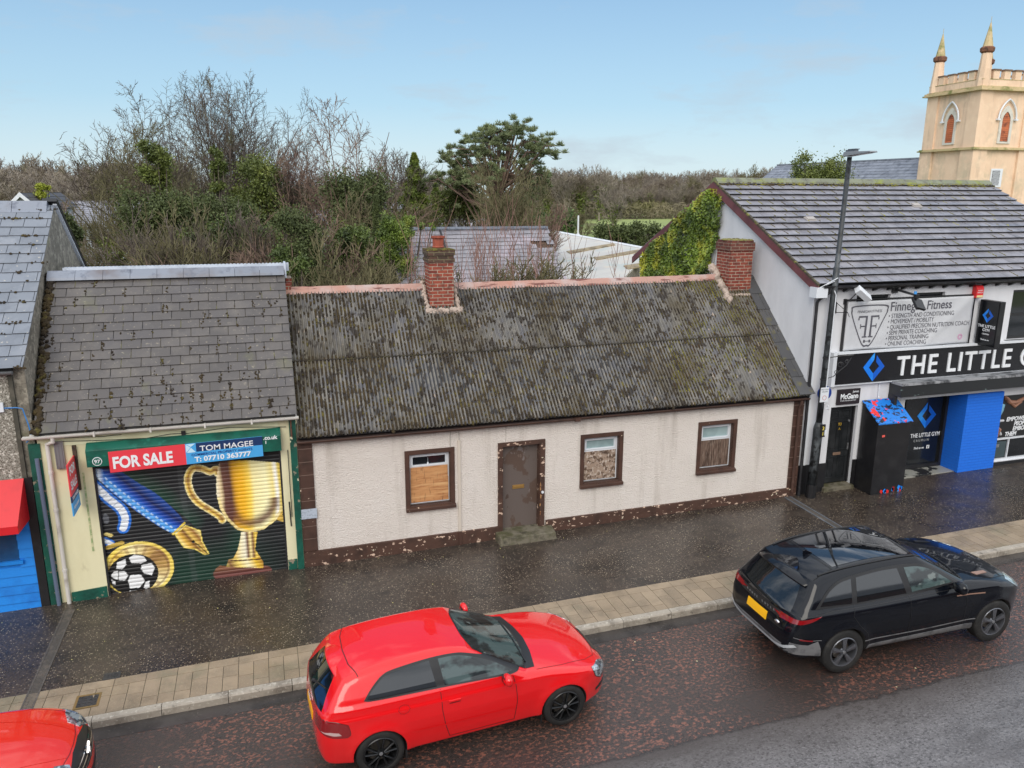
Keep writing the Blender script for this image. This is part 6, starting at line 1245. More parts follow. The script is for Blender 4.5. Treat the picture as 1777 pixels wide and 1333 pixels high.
for sg in (-1, 1):
    ve.patch(vf, 'y', .006, .022, sg).build('window_trim', trim, R2, smooth=True)
    for k_, q in enumerate((vw1, vw2, vw3)): ve.patch(q, 'y', .009, .04, sg).build('side_window', glass_clear if k_ == 2 else glass, R2, smooth=True)
    ve.patch([(.42,.30),(2.46,.30),(2.44,.42),(.44,.40)], 'y', .006, .05, sg).build('sill_cladding', clad, R2, smooth=True)
    ve.line([(.36,.50),(1.4,.485),(2.48,.50)], 'y', .020, sg, .006).build('sill_strip', clad, R2, smooth=True)
    ve.patch([(-.89,.42),(-.40,.36),(-.42,.50),(-.47,.62),(-.62,.565),(-.87,.60)], 'y', .005, .04, sg).build('rear_cladding', clad, R2, smooth=True)
    ve.line([(-.84,.70),(-.60,.645),(-.42,.64)], 'y', .012, sg, .008).build('bumper_trim', chrome if sg > 2 else clad, R2)
    ve.line([(-.76,.672),(-.56,.640)], 'y', .022, sg, .010).build('reflector', red_l, R2)
    tl2 = ve.patch(spl([(-.90,.955,1),(-.70,.985),(-.42,1.02,1),(-.55,.965),(-.66,.935),(-.91,.885,1),(-.90,.955,1)], 4)[:-1], 'y', .007, .02, sg).build('tail_light', red_l, R2, smooth=True)
    ve.line([(-.93,1.005),(-.7,1.015),(-.2,1.065),(.6,1.055),(1.5,1.065),(2.3,1.065)], 'y', .006, sg, .004).build('body_crease', trim, R2)
    yy = sorted((sg*.52, sg*.80)); ve.patch([(yy[0],.90),(yy[1],.88),(yy[1],.965),(yy[0],.965)], 'x', .007, .03, -1).build('tail_light', red_l, R2, smooth=True)
    ve.line([(2.05,.965),(2.32,.955),(2.62,.93)], 'y', .020, sg, .008).build('copper_vent', mat('copper_trim', sr(200,160,140), .3, metal=.7) if 'copper_trim' not in bpy.data.materials else bpy.data.materials['copper_trim'], R2)
    ve.patch(spl([(3.20,.99,1),(3.40,.955),(3.56,.885),(3.66,.80,1),(3.54,.80),(3.38,.86),(3.20,.99,1)], 4)[:-1], 'y', .006, .025, sg).build('headlight', lamp, R2, smooth=True)
    for hx in (.22+.12, 1.28+.10):
        Pq, _ = ve.solve(np.array([[hx,sg*1.3,.975]]), np.array([[0,-sg,0.]]), 1.3); b = MB(); b.obox((hx,Pq[0][1]+sg*.001,.975), (.10,0,0), (0,.004,0), (0,0,.012)); b.build('door_handle', bkp, R2, bevel=.003)
    for pts in ([(.17,1.10),(.12,.95),(.22,.80),(.40,.62),(.46,.42)], [(1.17,1.10),(1.18,.9),(1.18,.42)], [(2.22,1.08),(2.26,.9),(2.26,.42)]): ve.line(pts, 'y', .008, sg, .003).build('panel_seam', trim, R2)
    b = MB(); b.lathe((1.98,sg*.99,1.17), (0, sg, .05), [(.0,-.05),(.06,-.03),(.09,.02),(.098,.08),(.09,.14),(.06,.18),(.02,.195),(0,.197)], 20)
    for i in range(len(b.v)): v = b.v[i]; b.v[i] = (1.98+(v[0]-1.98)*.8, v[1], v[2])
    m_ = b.build('mirror', bkp, R2, smooth=True); b = MB(); b.tube([(2.0,sg*.86,1.09),(1.98,sg*1.0,1.13)], .025, 8); b.build('mirror_stalk', trim, m_)
    b = MB()
    P_, _ = ve.solve(np.array([[x,sg*(.60-.03*((x-.6)/1.0)**2),1.9] for x in np.linspace(-.30,1.6,14)]), np.tile([0,0,-1.],(14,1)), 1.6); b.tube(P_+[0,0,.012], .014, 6); b.build('roof_rail', trim, R2)
ve.patch(spl([(1.62,-.60,1),(1.55,-.3),(1.54,0),(1.55,.3),(1.62,.60,1),(2.0,.70),(2.28,.76,1),(2.38,.4),(2.41,0),(2.38,-.4),(2.28,-.76,1),(2.0,-.70),(1.62,-.60,1)], 5)[:-1], 'z', .005, .05).build('windscreen', glass, R2, smooth=True)
ve.patch([(.02,-.50),(1.42,-.54),(1.46,0),(1.42,.54),(.02,.50),(.0,0)], 'z', .004, .06).build('glass_roof', mat('roof_glass', (.004,.005,.007), .03, spec=.8, coat=1), R2, smooth=True)
for pts in ([(.68,-.52),(.68,.52)], [(-.02,-.56),(-.06,0),(-.02,.56)], [(-.02,-.54),(-.40,-.62)], [(1.44,-.55),(1.48,0),(1.44,.55)]): ve.line(pts, 'z', .010).build('panel_seam', cavity, R2)
ve.line([(2.5,-.80),(3.0,-.76),(3.35,-.64),(3.55,-.42),(3.60,0)], 'z', .008).build('bonnet_seam', cavity, R2)
for sg in (-1, 1): ve.patch([(2.66,sg*.60),(2.96,sg*.56),(2.97,sg*.62),(2.70,sg*.68)], 'z', .008, .04).build('bonnet_vent', bpy.data.materials['copper_trim'] if sg < 0 else trim, R2)
ve.patch(spl([(-.66,1.02,1),(-.60,1.16),(-.50,1.34),(-.46,1.40,1),(0,1.425),(.46,1.40,1),(.50,1.34),(.60,1.16),(.66,1.02,1),(.3,1.0),(0,.995),(-.3,1.0),(-.66,1.02,1)], 5)[:-1], 'x', .004, .035, -1).build('rear_window', glass, R2, smooth=True)
b = MB(); n = 19; vs = []
for i in range(n):
    y = -.64+1.28*i/(n-1); dx = .13*(y/.64)**2; zc = 1.500-.06*(y/.64)**2-.045*y*y
    vs += [(-.22+dx, y, zc+.040), (-.66+dx, y*.93, zc-.035), (-.675+dx, y*.93, zc-.055), (-.62+dx, y*.93, zc-.065), (-.40+dx, y, zc-.02)]
b.add(vs, [(i*5+k, i*5+(k+1) % 5, (i+1)*5+(k+1) % 5, (i+1)*5+k) for i in range(n-1) for k in range(5)]+[(0,1,2,3,4)[::-1], tuple(range((n-1)*5, n*5))]); b.build('spoiler', bkp, R2, smooth=True)
ve.line([(-.52,.925),(.52,.925)], 'x', .10, -1, .004).build('tailgate_band', trim, R2)
pz = .70
ve.patch([(-.26,pz),(.26,pz),(.26,pz+.135),(-.26,pz+.135)], 'x', .010, .06, -1).build('number_plate', mat('blank_yellow_plate', sr(250,186,20), .4), R2)
for i, ch_ in enumerate('RANGE ROVER'):
    y = .36-i*.072; Pq, _ = ve.solve(np.array([[-1.3,y,.925]]), np.array([[1.,0,0]]), 1.); 
    if ch_ != ' ': text(ch_, .05, (Pq[0][0]-.007,y,.91), M['steel'], R2, U=(0,-1,0), V=(.0,0,1), bold=.02, ext=.003)
ve.patch([(-.60,.40),(.60,.40),(.66,.52),(-.66,.52)], 'x', .006, .05, -1).build('diffuser', clad, R2, smooth=True)
ve.line([(-.84,.56),(-.70,.49),(-.50,.45),(.4,.45),(.62,.50),(.80,.62)], 'x', .045, -1, .014).build('silver_bumper_trim', mat('satin_silver', sr(190,194,198), .3, metal=.15), R2)
Pq, _ = ve.solve(np.array([[-1.3,-.50,.80]]), np.array([[1.,0,0]]), 1.); b = MB(); b.lathe(Pq[0], (-1,-.15,.1), [(0,.012),(.045,.010),(.05,0)], 24)
for i in range(len(b.v)): v = b.v[i]; b.v[i] = (v[0], v[1], .80+(v[2]-.80)*.55)
b.build('oval_badge', chrome, R2, smooth=True)
P_, _ = ve.solve(np.array([[-.02,0,1.9]]), np.array([[0,0,-1.]]), 1.6); b = MB(); b.add([P_[0]+q for q in ([-.12,-.02,-.01],[.08,-.02,-.01],[.08,.02,-.01],[-.12,.02,-.01],[-.13,-.003,.06],[-.08,-.003,.07],[-.08,.003,.07],[-.13,.003,.06])], [(0,1,5,4),(1,2,6,5),(2,3,7,6),(3,0,4,7),(4,5,6,7)]); b.build('roof_fin', bkp, R2, bevel=.006)
for wx in (0, 2.874):
    for sg in (-1, 1): wheel(R2, wx, sg*.955, .365, .365, sg, mat('grey_alloy', sr(110,112,118), .28, metal=.7) if 'grey_alloy' not in bpy.data.materials else bpy.data.materials['grey_alloy'], .238, 'five', .25)
b = MB(); b.box(-.5, 3.3, -.70, .70, .22, .34); b.build('underbody', cavity, R2)
b = MB()
P_, _ = ve.solve(np.array([[2.36-.16*y*y,y,1.9] for y in np.linspace(-.66,.0,6)]), np.tile([0,0,-1.],(6,1)), 1.6); b.tube(P_+[0,0,.02], .010, 6); b.build('wiper', trim, R2)
place(R2, 7.6888, -6.11+.975, G(7.69)-.124, -.0186)
# ---------- red small car entering at the lower left: front end visible ----------
CL_side = spl([(-.62,.28,1),(-.68,.55),(-.64,.88),(-.58,.98,1),(-.40,1.25),(-.28,1.36,1),(.2,1.43),(.8,1.44),(1.2,1.40,1),(1.6,1.22),(2.0,1.02,1),(2.3,.985),(2.7,.93),(3.0,.85),(3.16,.77),(3.25,.66),(3.30,.50),(3.28,.34),(3.2,.22,1)])+[(3.1,.21),(-.55,.22)]
CL_plan = spl([(-.68,0),(-.66,.5),(-.52,.78),(.0,.855),(1.2,.865),(2.4,.86),(2.80,.83),(3.05,.73),(3.2,.52),(3.28,.25),(3.31,0)])
cl = Car(CL_side, CL_plan, [(.15,.09),(.25,.05),(.40,.02),(.60,.0),(.80,.006),(.90,.03),(.97,.085),(1.05,.13),(1.25,.24),(1.45,.36),(1.7,.5)], 1.0, .055, [(0,.31),(2.49,.31)], .335, k=.08, flare=.022, curve=(.25,.10))
R3 = car_root('small_red_car', 'red car whose bonnet and front corner enter at the lower left', 'cars parked along the kerb')
redp2 = paint('bright_red_car_paint', (.66,.020,.008)); body(R3, cl, redp2)
cl.patch(spl([(1.27,-.54,1),(1.20,0),(1.27,.54,1),(1.62,.64),(1.88,.70,1),(1.98,.4),(2.01,0),(1.98,-.4),(1.88,-.70,1),(1.62,-.64),(1.27,-.54,1)], 5)[:-1], 'z', .004, .05).build('windscreen', glass, R3, smooth=True)
cl.patch([(1.87,-.73),(2.04,-.70),(2.12,-.35),(2.15,0),(2.12,.35),(2.04,.70),(1.87,.73),(1.99,.4),(2.02,0),(1.99,-.4)], 'z', .003, .05).build('scuttle', trim, R3, smooth=True)
for sg in (-1, 1):
    hh = cl.patch(spl([(2.86,.83,1),(3.05,.79),(3.18,.70),(3.22,.60,1),(3.12,.60),(2.98,.66),(2.86,.83,1)], 4)[:-1], 'y', .005, .02, sg).build('headlight', lamp, R3, smooth=True)
    cl.patch(spl([(-.2*sg*-1,.0),(0,0)], 1), 'z') if False else None
    cl.patch(spl([(0,1.03,1),(.62*sg,.985),(.88*sg,.9),(.62*sg,1.0),(0,1.10,1)], 3), 'y') if False else None
    cl.patch([(2.98,sg*.42),(3.12,sg*.36),(3.18,sg*.50),(3.02,sg*.68),(2.90,sg*.74),(2.92,sg*.62)], 'z', .006, .025).build('headlight', lamp, R3, smooth=True)
    cl.patch(spl([(1.25,1.0,1),(1.0,1.30),(1.3,1.26),(1.75,1.04,1),(1.25,1.0,1)], 4)[:-1], 'y', .004, .04, sg).build('side_window', glass, R3, smooth=True)
    cl.patch([(2.95,.36),(3.20,.36),(3.22,.46),(3.02,.44)], 'y', .005, .03, sg).build('fog_lamp_recess', trim, R3)
cl.patch([(-.46,.64),(-.16,.58),(.16,.58),(.46,.64),(.44,.755),(.16,.79),(-.16,.79),(-.44,.755)], 'x', .006, .04, 1).build('grille', trim, R3, smooth=True)
for z in (.615, .66, .705): cl.line([(-.40,z),(-.14,z),(.14,z),(.40,z)], 'x', .010, 1, .012).build('grille_bar', chrome, R3)
b = MB(); P_, _ = cl.solve(np.array([[4.,0,.69]]), np.array([[-1.,0,0]]), 1.6); q = P_[0]; b.add([q+np.array(v) for v in ([.03,0,.11],[.02,.075,0],[.03,0,-.11],[.02,-.075,0],[.025,0,.06],[.022,.04,0],[.025,0,-.06],[.022,-.04,0])], [(0,1,5,4),(1,2,6,5),(2,3,7,6),(3,0,4,7)]); o = b.build('diamond_badge', chrome, R3); md = o.modifiers.new('s', 'SOLIDIFY'); md.thickness = .02
cl.patch([(-.5,.30),(.5,.30),(.45,.48),(-.45,.48)], 'x', .006, .04, 1).build('lower_grille', trim, R3)
for sg in (-1, 1): cl.line([(2.10,sg*.52),(2.5,sg*.46),(2.9,sg*.34),(3.08,sg*.26)], 'z', .014, -1, .004).build('bonnet_crease', redp2, R3)
cl.line([(2.02,-.78),(2.5,-.76),(2.88,-.70),(3.04,-.50),(3.10,-.2),(3.11,0),(3.10,.2),(3.04,.5),(2.88,.7),(2.5,.76)], 'z', .009).build('bonnet_seam', bpy.data.materials['red_seam'], R3)
for wx in (0, 2.49):
    for sg in (-1, 1): wheel(R3, wx, sg*.85, .31, .31, sg, bpy.data.materials['black_alloy'], .21, 'twin')
P3 = at(176, 1310, -4.9)
place(R3, -2.80-3.30, -5.42, G(-4)-.124, .03)
# ================= lamp post =================
lp = thing('street_lamp', 'tall dark street lamp with a flat white-grey head standing where the cottage meets the gym', 'street lamp', (11.59,-.22,G(11.6)))
lpm = mat('weathered_black_column', sr(46,50,54), .5, [(sr(110,116,120), 4, .50, .64, (1,1,.35), 6, .8), (sr(24,26,28), 8, .5, .6)])
zb = G(11.6); lx, ly = 11.59, -.22; tx = 11.73
def lpp(z): s = (z-zb)/(8-zb); return (lx+(tx-lx)*s, ly, z)
b = MB(); b.tube([lpp(zb-.05), lpp(zb+.32)], .118, 16); b.build('base_sleeve', M['black'], lp)
b = MB(); b.tube([lpp(z) for z in (zb+.32,1.9,1.95,2.05)], [.108,.108,.10,.075], 16); b.tube([lpp(z) for z in (2.05,5.6,5.62,7.95)], [.072,.070,.055,.050], 16); b.build('column', lpm, lp, smooth=True)
b = MB(); b.hexa([(11.64,-.92,8.02),(11.84,-.92,8.02),(11.86,-.12,7.96),(11.62,-.12,7.96),(11.65,-.90,8.05),(11.83,-.90,8.05),(11.84,-.12,8.06),(11.64,-.12,8.06)]); o = b.build('lantern', mat('lantern_grey', sr(120,124,128), .4), lp, bevel=.01)
b = MB(); b.box(11.69,11.79,-.40,-.12,8.06,8.10); [b.box(11.68+.03*i,11.69+.03*i,-.45,-.2,8.10,8.115) for i in range(4)]; b.build('lantern_fins', M['lead'], o)
b = MB(); b.box(11.68,11.80,-.82,-.5,8.005,8.02) if False else b.hexa([(11.67,-.82,8.005),(11.81,-.82,8.005),(11.81,-.45,7.98),(11.67,-.45,7.98),(11.67,-.82,8.018),(11.81,-.82,8.018),(11.81,-.45,7.99),(11.67,-.45,7.99)]); b.build('diffuser', M['white_text'], o)
b = MB(); [b.lathe(lpp(z), (0,0,1), [(.082,0),(.082,.03),(.07,.03),(.07,0)], 16, closed=True) for z in (3.05,3.55)]; b.tube([lpp(3.56),(11.9,-.35,3.62),(12.15,-.5,3.66)], .012, 6); b.tube([lpp(3.07),(11.80,-.32,3.14),(11.92,-.40,3.30),(12.02,-.46,3.42),(12.1,-.5,3.6)], .010, 6)
for c_, r_ in (((11.92,-.38,3.42), .07), ((11.86,-.34,3.24), .05), ((12.03,-.45,3.50), .05)):
    b.tube([(c_[0]+r_*math.cos(a_)*.8*(1-a_/14), c_[1]-r_*math.cos(a_)*.5*(1-a_/14), c_[2]+r_*math.sin(a_)*(1-a_/14)) for a_ in np.linspace(0, 8, 22)], .008, 5)
b.build('scroll_bracket', M['black_metal'], lp)
b = MB(); b.lathe((11.74,-.16,2.72), (-.2,-1,0), [(0,0),(.17,0),(.17,.012),(0,.012)], 28); b.build('round_plate', mat('blue_sign_back', sr(20,56,140), .4), lp)
b = MB(); b.box(11.50,11.72,-.335,-.322,2.56,2.90); o = b.build('notice', M['white_pvc'], lp); text('NO COLD', .045, (11.61,-.336,2.84), M['lead'], o, align='CENTER', ext=.002); text('CALLING', .04, (11.61,-.336,2.79), M['lead'], o, align='CENTER', ext=.002)
b = MB(); b.lathe((11.61,-.336,2.66), (0,-1,0), [(.045,0),(.045,.002),(.055,.002),(.055,0)], 22, closed=True); b.build('notice_ring', mat('pale_red', sr(190,120,120), .5), o)
b = MB(); b.box(11.60,11.72,-.345,-.31,1.72,2.02); o = b.build('number_tag', M['black'], lp); text('3', .12, (11.66,-.346,1.89), mat('yellow_digit', sr(220,200,90), .5), o, align='CENTER', bold=.02, ext=.002); text('1', .12, (11.66,-.346,1.76), bpy.data.materials['yellow_digit'], o, align='CENTER', bold=.02, ext=.002)
b = MB(); b.tube([(11.72,-.32,2.4),(11.78,-.30,2.36),(11.76,-.30,2.46)], .02, 6); b.box(11.70,11.76,-.36,-.30,1.76,1.88); b.build('cable_clip', M['white_pvc'], lp)
b = MB(); b.tube([(11.66,-.30,2.5),(11.66,-.32,5.0),(11.62,-.30,5.1)], .012, 5); b.tube([(11.30,-.2,5.16),(11.5,-.3,5.30),(11.68,-.30,5.38),(11.70,-.28,5.34),(11.45,-.22,5.22)], .010, 5); b.build('cable', M['white_pvc'], lp)
# ================= background: trees, houses, church =================
class Twigs:
    """branches of a tree collected first, turned into tubes together"""
    def __init__(s): s.B = {3: [], 4: [], 7: []}
    def add(s, P, R, n): s.B[n].append((P, R))
    def mesh(s, mb):
        for n, L in s.B.items():
            by = {}
            for P, R in L: by.setdefault(len(P), []).append((P, R))
            for m_, Q in by.items():
                P = np.array([q[0] for q in Q]); R = np.array([q[1] for q in Q]); T = np.gradient(P, axis=1); T /= np.linalg.norm(T, axis=2)[..., None]+1e-9
                ref = np.where(np.abs(T[:, :1, 2:3]) < .9, [[[0, 0, 1.]]], [[[1., 0, 0]]]); U_ = np.cross(T, ref); U_ /= np.linalg.norm(U_, axis=2)[..., None]+1e-9; W_ = np.cross(T, U_)
                A = 2*np.pi*np.arange(n)/n; V = P[:, :, None]+R[:, :, None, None]*(np.cos(A)[None, None, :, None]*U_[:, :, None]+np.sin(A)[None, None, :, None]*W_[:, :, None])
                nb = len(Q); base = len(mb.v); mb.v += V.reshape(-1, 3).tolist()
                idx = base+np.arange(nb*m_*n).reshape(nb, m_, n); a = idx[:, :-1]; b = np.roll(idx, -1, 2)[:, :-1]; c = np.roll(idx, -1, 2)[:, 1:]; d = idx[:, 1:]
                F = np.stack([a, b, c, d], -1).reshape(-1, 4).tolist(); mb.f += [tuple(q) for q in F]; mb.m += [0]*len(F)
def grow(tw, rng, p, d, L, r, lvl, cfg, nodes):
    m_ = 5 if lvl < 2 else 4; P = [p]; dd = d.copy()
    for i in range(m_-1):
        dd = dd+rng.normal(0, cfg['wob'][lvl], 3)+np.array([0, 0, cfg['up'][lvl]]); dd /= np.linalg.norm(dd); P.append(P[-1]+dd*L/(m_-1))
    P = np.array(P); r1 = r*cfg['taper'][lvl]; R = np.linspace(r, r1, m_); last = lvl == len(cfg['n'])
    if last: R = np.linspace(r, r*.45, m_)
    tw.add(P, R, 7 if lvl == 0 else (4 if lvl < 3 and not last else 3))
    nodes.append((lvl, P, R))
    if last: return
    k = cfg['n'][lvl]; k = int(k*rng.uniform(.8, 1.2)+.5); s0 = cfg['start'][lvl]; ph = rng.uniform(0, 6.28)
    for i in range(k):
        s = s0+(1-s0)*(i+rng.uniform(.2, .9))/k; s = min(.995, s); q = s*(m_-1); j = min(m_-2, int(q)); pp = P[j]+(P[j+1]-P[j])*(q-j); t_ = P[j+1]-P[j]; t_ /= np.linalg.norm(t_)
        ph += 2.4+rng.normal(0, .4); u = np.cross(t_, [0, 0, 1.] if abs(t_[2]) < .9 else [1., 0, 0]); u /= np.linalg.norm(u); w_ = np.cross(t_, u)
        an = cfg['ang'][lvl]*rng.uniform(.7, 1.25); side = math.cos(ph)*u+math.sin(ph)*w_
        nd = t_*math.cos(an)+side*math.sin(an); rr = r+(r1-r)*s
        grow(tw, rng, pp, nd, L*cfg['len'][lvl]*rng.uniform(.7, 1.15)*(1.05-.35*s), max(cfg['rmin'], rr*cfg['rad'][lvl]), lvl+1, cfg, nodes)
def leafquads(mb, C_, s, rng, flat=None, asp=.6):
    """vectorised leaf quads at points C_"""
    n = len(C_); d = rng.normal(0, 1, (n, 3))
    if flat is not None: d = d*.6+np.array(flat)
    d /= np.linalg.norm(d, axis=1)[:, None]; u = np.cross(d, rng.normal(0, 1, (n, 3))); u /= np.linalg.norm(u, axis=1)[:, None]+1e-9; v = np.cross(d, u); S_ = (s*rng.uniform(.6, 1.3, n))[:, None]
    V = np.stack([C_-u*S_, C_-v*S_*asp, C_+u*S_, C_+v*S_*asp], 1).reshape(-1, 3); b0 = len(mb.v); mb.v += V.tolist(); mb.f += [(b0+4*i, b0+4*i+1, b0+4*i+2, b0+4*i+3) for i in range(n)]; mb.m += [0]*n
bark = mat('grey_bark', sr(94,84,76), .9, [(sr(64,56,50), 2, .45, .65), (sr(98,98,66), 1.1, .52, .7)]); bark2 = mat('olive_bark', sr(104,98,70), .9, [(sr(78,74,52), 1.4, .45, .65), (sr(126,122,88), 1.0, .55, .75)]); bark3 = mat('reddish_bark', sr(122,102,88), .9, [(sr(90,70,66), 1.2, .45, .65)]); bark4 = mat('far_hazed_brown_bark', sr(140,130,114), .9, [(sr(96,84,76), .3, .45, .6), (sr(132,122,96), .2, .5, .7)]); bark5 = mat('far_hazed_grey_bark', sr(144,134,122), .9, [(sr(112,104,96), .3, .45, .6)])  # the two far barks are paler, with haze painted into their colour
ivy2 = mat('tree_ivy', sr(94,104,46), .6, [(sr(72,84,34), .9, .42, .6), (sr(116,122,52), 1.4, .55, .7)], island=.5); needle = mat('pine_needle', sr(122,132,92), .7, [(sr(88,100,68), 1.0, .42, .6), (sr(96,108,66), 1.6, .52, .7)], island=.4)
conif = mat('golden_conifer', sr(100,114,40), .7, [(sr(60,78,34), .9, .42, .62)], island=.4); darkcon = mat('dark_cypress', sr(66,76,40), .75, [(sr(88,98,50), 2, .5, .7)], island=.4); shrubm = mat('shrub_leaf', sr(82,98,44), .6, [(sr(54,66,32), 1.2, .42, .6), (sr(124,132,58), 1.6, .56, .7)], island=.5); brownleaf = mat('dry_leaf', sr(124,106,70), .8, [(sr(90,76,50), 1, .45, .6)], island=.4)
CF = dict(n=[9,9,8,6], start=[.30,.22,.2,.15], ang=[.60,.62,.62,.65], len=[.72,.62,.55,.50], rad=[.50,.52,.55,.6], wob=[.05,.09,.13,.16,.2], up=[.05,.10,.09,.07,.05], taper=[.35,.35,.4,.45,.5], rmin=.013)
def bare_tree(name, label, base, top, r, seed, bk, group=None, lean=(0,0,0), cfg=None, ivy=0, ivy_lv=1, ivy_r=.35, ivy_z=99, kids=None, ls=.07, iv=None, Lf=.62, env=None):
    rng = np.random.default_rng(seed); random.seed(seed); c = dict(CF); c.update(cfg or {})
    t = thing(name, label, 'tree', tuple(base), group); tw = Twigs(); nodes = []
    H = top-base[2]; d = np.array([lean[0], lean[1], 1.]); d /= np.linalg.norm(d); grow(tw, rng, np.array(base, float)-[0, 0, .2], d, H*Lf, r, 0, c, nodes)
    zt = float(np.percentile([P[-1, 2] for _, P, _ in nodes], 99.2)); k = H/(zt-base[2])   # scale about the base so the top lands at its height
    if env:      # crown outline: an ellipsoid given by centre, half width and half height
        E0 = at(env[0], env[1], base[1]); kk = np.linalg.norm(E0-CAM)/1371.24; Er = np.array([env[2]*kk, env[2]*kk*.8, env[3]*kk]); B0 = np.array(base)
        ef = lambda q: np.linalg.norm(((B0+(q-B0)*k)-E0)/Er, axis=-1)
        for n_ in (3, 4):
            out = []
            for P, R in tw.B[n_]:
                e_ = ef(P); lim = 1.0+.14*noise.noise(Vector(P[0]*.9))+.05*noise.noise(Vector(P[0]*3)); up_ = (B0+(P[0]-B0)*k)[2] > E0[2]-.4*Er[2]
                if not up_ or e_[-1] < lim: out.append((P, R)); continue
                if e_[0] > lim*.97: continue
                s_ = max(.25, (lim-e_[0])/(e_[-1]-e_[0]+1e-6)); out.append((P[0]+(P-P[0])*min(1, s_), R))
            tw.B[n_] = out
    b = MB(); t0 = Twigs(); t0.B = {7: [q for q in tw.B[7]], 4: [], 3: []}; t0.mesh(b); t1 = Twigs(); t1.B = {7: [], 4: tw.B[4], 3: tw.B[3]}; b2 = MB(); t1.mesh(b2)
    def sc(m_): A = np.array(m_.v); A = np.array(base)+(A-np.array(base))*k; m_.v = A.tolist()
    sc(b); sc(b2); b.build('trunk', bk, t, smooth=True); b2.build('crown', bk, t)
    if ivy:
        C_ = []
        lv = [(P, R, l) for l, P, R in nodes if l <= ivy_lv]
        wts = np.array([np.linalg.norm(P[-1]-P[0])*(1.0 if l else 1.6) for P, R, l in lv]); wts /= wts.sum()
        for q in rng.choice(len(lv), ivy, p=wts):
            P, R, l = lv[q]; s = rng.uniform(0, 1 if l == 0 else .75)*(len(P)-1); j = min(len(P)-2, int(s)); pp = P[j]+(P[j+1]-P[j])*(s-j)
            if pp[2]-base[2] > ivy_z/k: continue
            C_.append(pp)
        C_ = np.array(C_); C_ = C_+rng.normal(0, ivy_r*.5, C_.shape)*(.55+.9*np.array([max(0, noise.noise(Vector(q)*.8)+.4) for q in C_]))[:, None]; C_ = np.array(base)+(C_-np.array(base))*k; b = MB(); leafquads(b, C_, ls, rng); b.build('ivy', iv or ivy2, t)
    return t
def gp(px, Y, z=None): p_ = at(px, 420, Y); return (p_[0], Y, G(p_[0])-.24 if z is None else z)
def topz(px, py, Y): return at(px, py, Y)[2]
# -- near garden trees
bare_tree('bare_tree', 'tallest bare tree with a fan-shaped crown and ivy on its lower limbs', gp(425, 28), topz(420, 112, 28), .32, 11, bark, cfg=dict(n=[13,11,10,8], ang=[.70,.62,.66,.72], start=[.12,.22,.3,.25], len=[1.5,.50,.42,.38], up=[.05,.12,.09,.07,.05], wob=[.05,.10,.15,.20,.26], rmin=.012), ivy=32300, ivy_lv=2, ivy_r=.6, ivy_z=7.2, ls=.06, Lf=.62, env=(408, 298, 158, 192))
bare_tree('bare_tree', 'bare tree filling the middle of the crown behind the tallest one', gp(410, 31), topz(405, 124, 31), .24, 19, bark, cfg=dict(n=[12,11,10,8], ang=[.62,.62,.66,.72], start=[.2,.22,.3,.25], len=[1.1,.54,.44,.38], up=[.05,.12,.09,.07,.05], wob=[.05,.10,.15,.20,.26], rmin=.012), Lf=.6, env=(405, 290, 118, 168))
bare_tree('bare_tree', 'bare tree leaning to the left beyond the shop roof', gp(345, 24), topz(200, 160, 24), .22, 23, bark, lean=(-.42,0,0), cfg=dict(n=[12,11,9,7], ang=[.58,.62,.66,.72], start=[.10,.22,.25,.2], len=[1.05,.56,.47,.40], up=[.02,.09,.08,.06,.04], wob=[.05,.10,.15,.20,.26]), ivy=20900, ivy_lv=1, ivy_r=.55, ivy_z=6.2, ls=.06, env=(254, 322, 122, 152))
bare_tree('bare_tree', 'purple-brown bare tree with upright twigs right of the tallest tree', gp(585, 24), topz(585, 160, 24), .20, 37, bark3, cfg=dict(n=[13,11,9,7], ang=[.62,.58,.6,.68], start=[.10,.2,.25,.2], len=[1.1,.56,.47,.40], wob=[.05,.10,.14,.18,.24]), ivy=6650, ivy_lv=1, ivy_r=.3, ivy_z=6.6, ls=.06, env=(582, 308, 88, 142))
bare_tree('bare_tree', 'slim bare tree standing between the tallest tree and the purple-brown one', gp(505, 26), topz(500, 215, 26), .16, 41, bark, cfg=dict(n=[11,9,8,6], ang=[.5,.5,.55,.6]), ivy=2600, ivy_lv=0, ivy_r=.4, ls=.09, env=(508, 310, 46, 100))
bare_tree('bare_tree', 'small distant bare tree just left of the golden conifer', gp(690, 36), topz(690, 258, 36), .16, 43, bark, cfg=dict(n=[10,9,7,5]), ivy=900, ivy_lv=0, ivy_r=.35)
bare_tree('bare_tree', 'broad bare thorn tree left of the ivy-clad trunks', gp(262, 22), topz(262, 215, 22), .18, 47, bark2, lean=(-.12,0,0), cfg=dict(n=[13,11,8,6], ang=[.6,.6,.6,.65], start=[.08,.2,.2,.15], len=[1.0,.62,.55,.5]), ivy=5700, ivy_lv=1, ivy_r=.4, ivy_z=5.5, ls=.06, env=(272, 340, 84, 112))
bare_tree('bare_tree', 'many-stemmed pale bare tree in front of the pine', gp(868, 22), topz(868, 278, 22), .10, 53, bark2, cfg=dict(n=[16,8,6,5], ang=[.38,.35,.45,.5], start=[.02,.25,.2,.15], len=[.95,.55,.5,.5], wob=[.03,.04,.08,.12,.15]), Lf=.5)
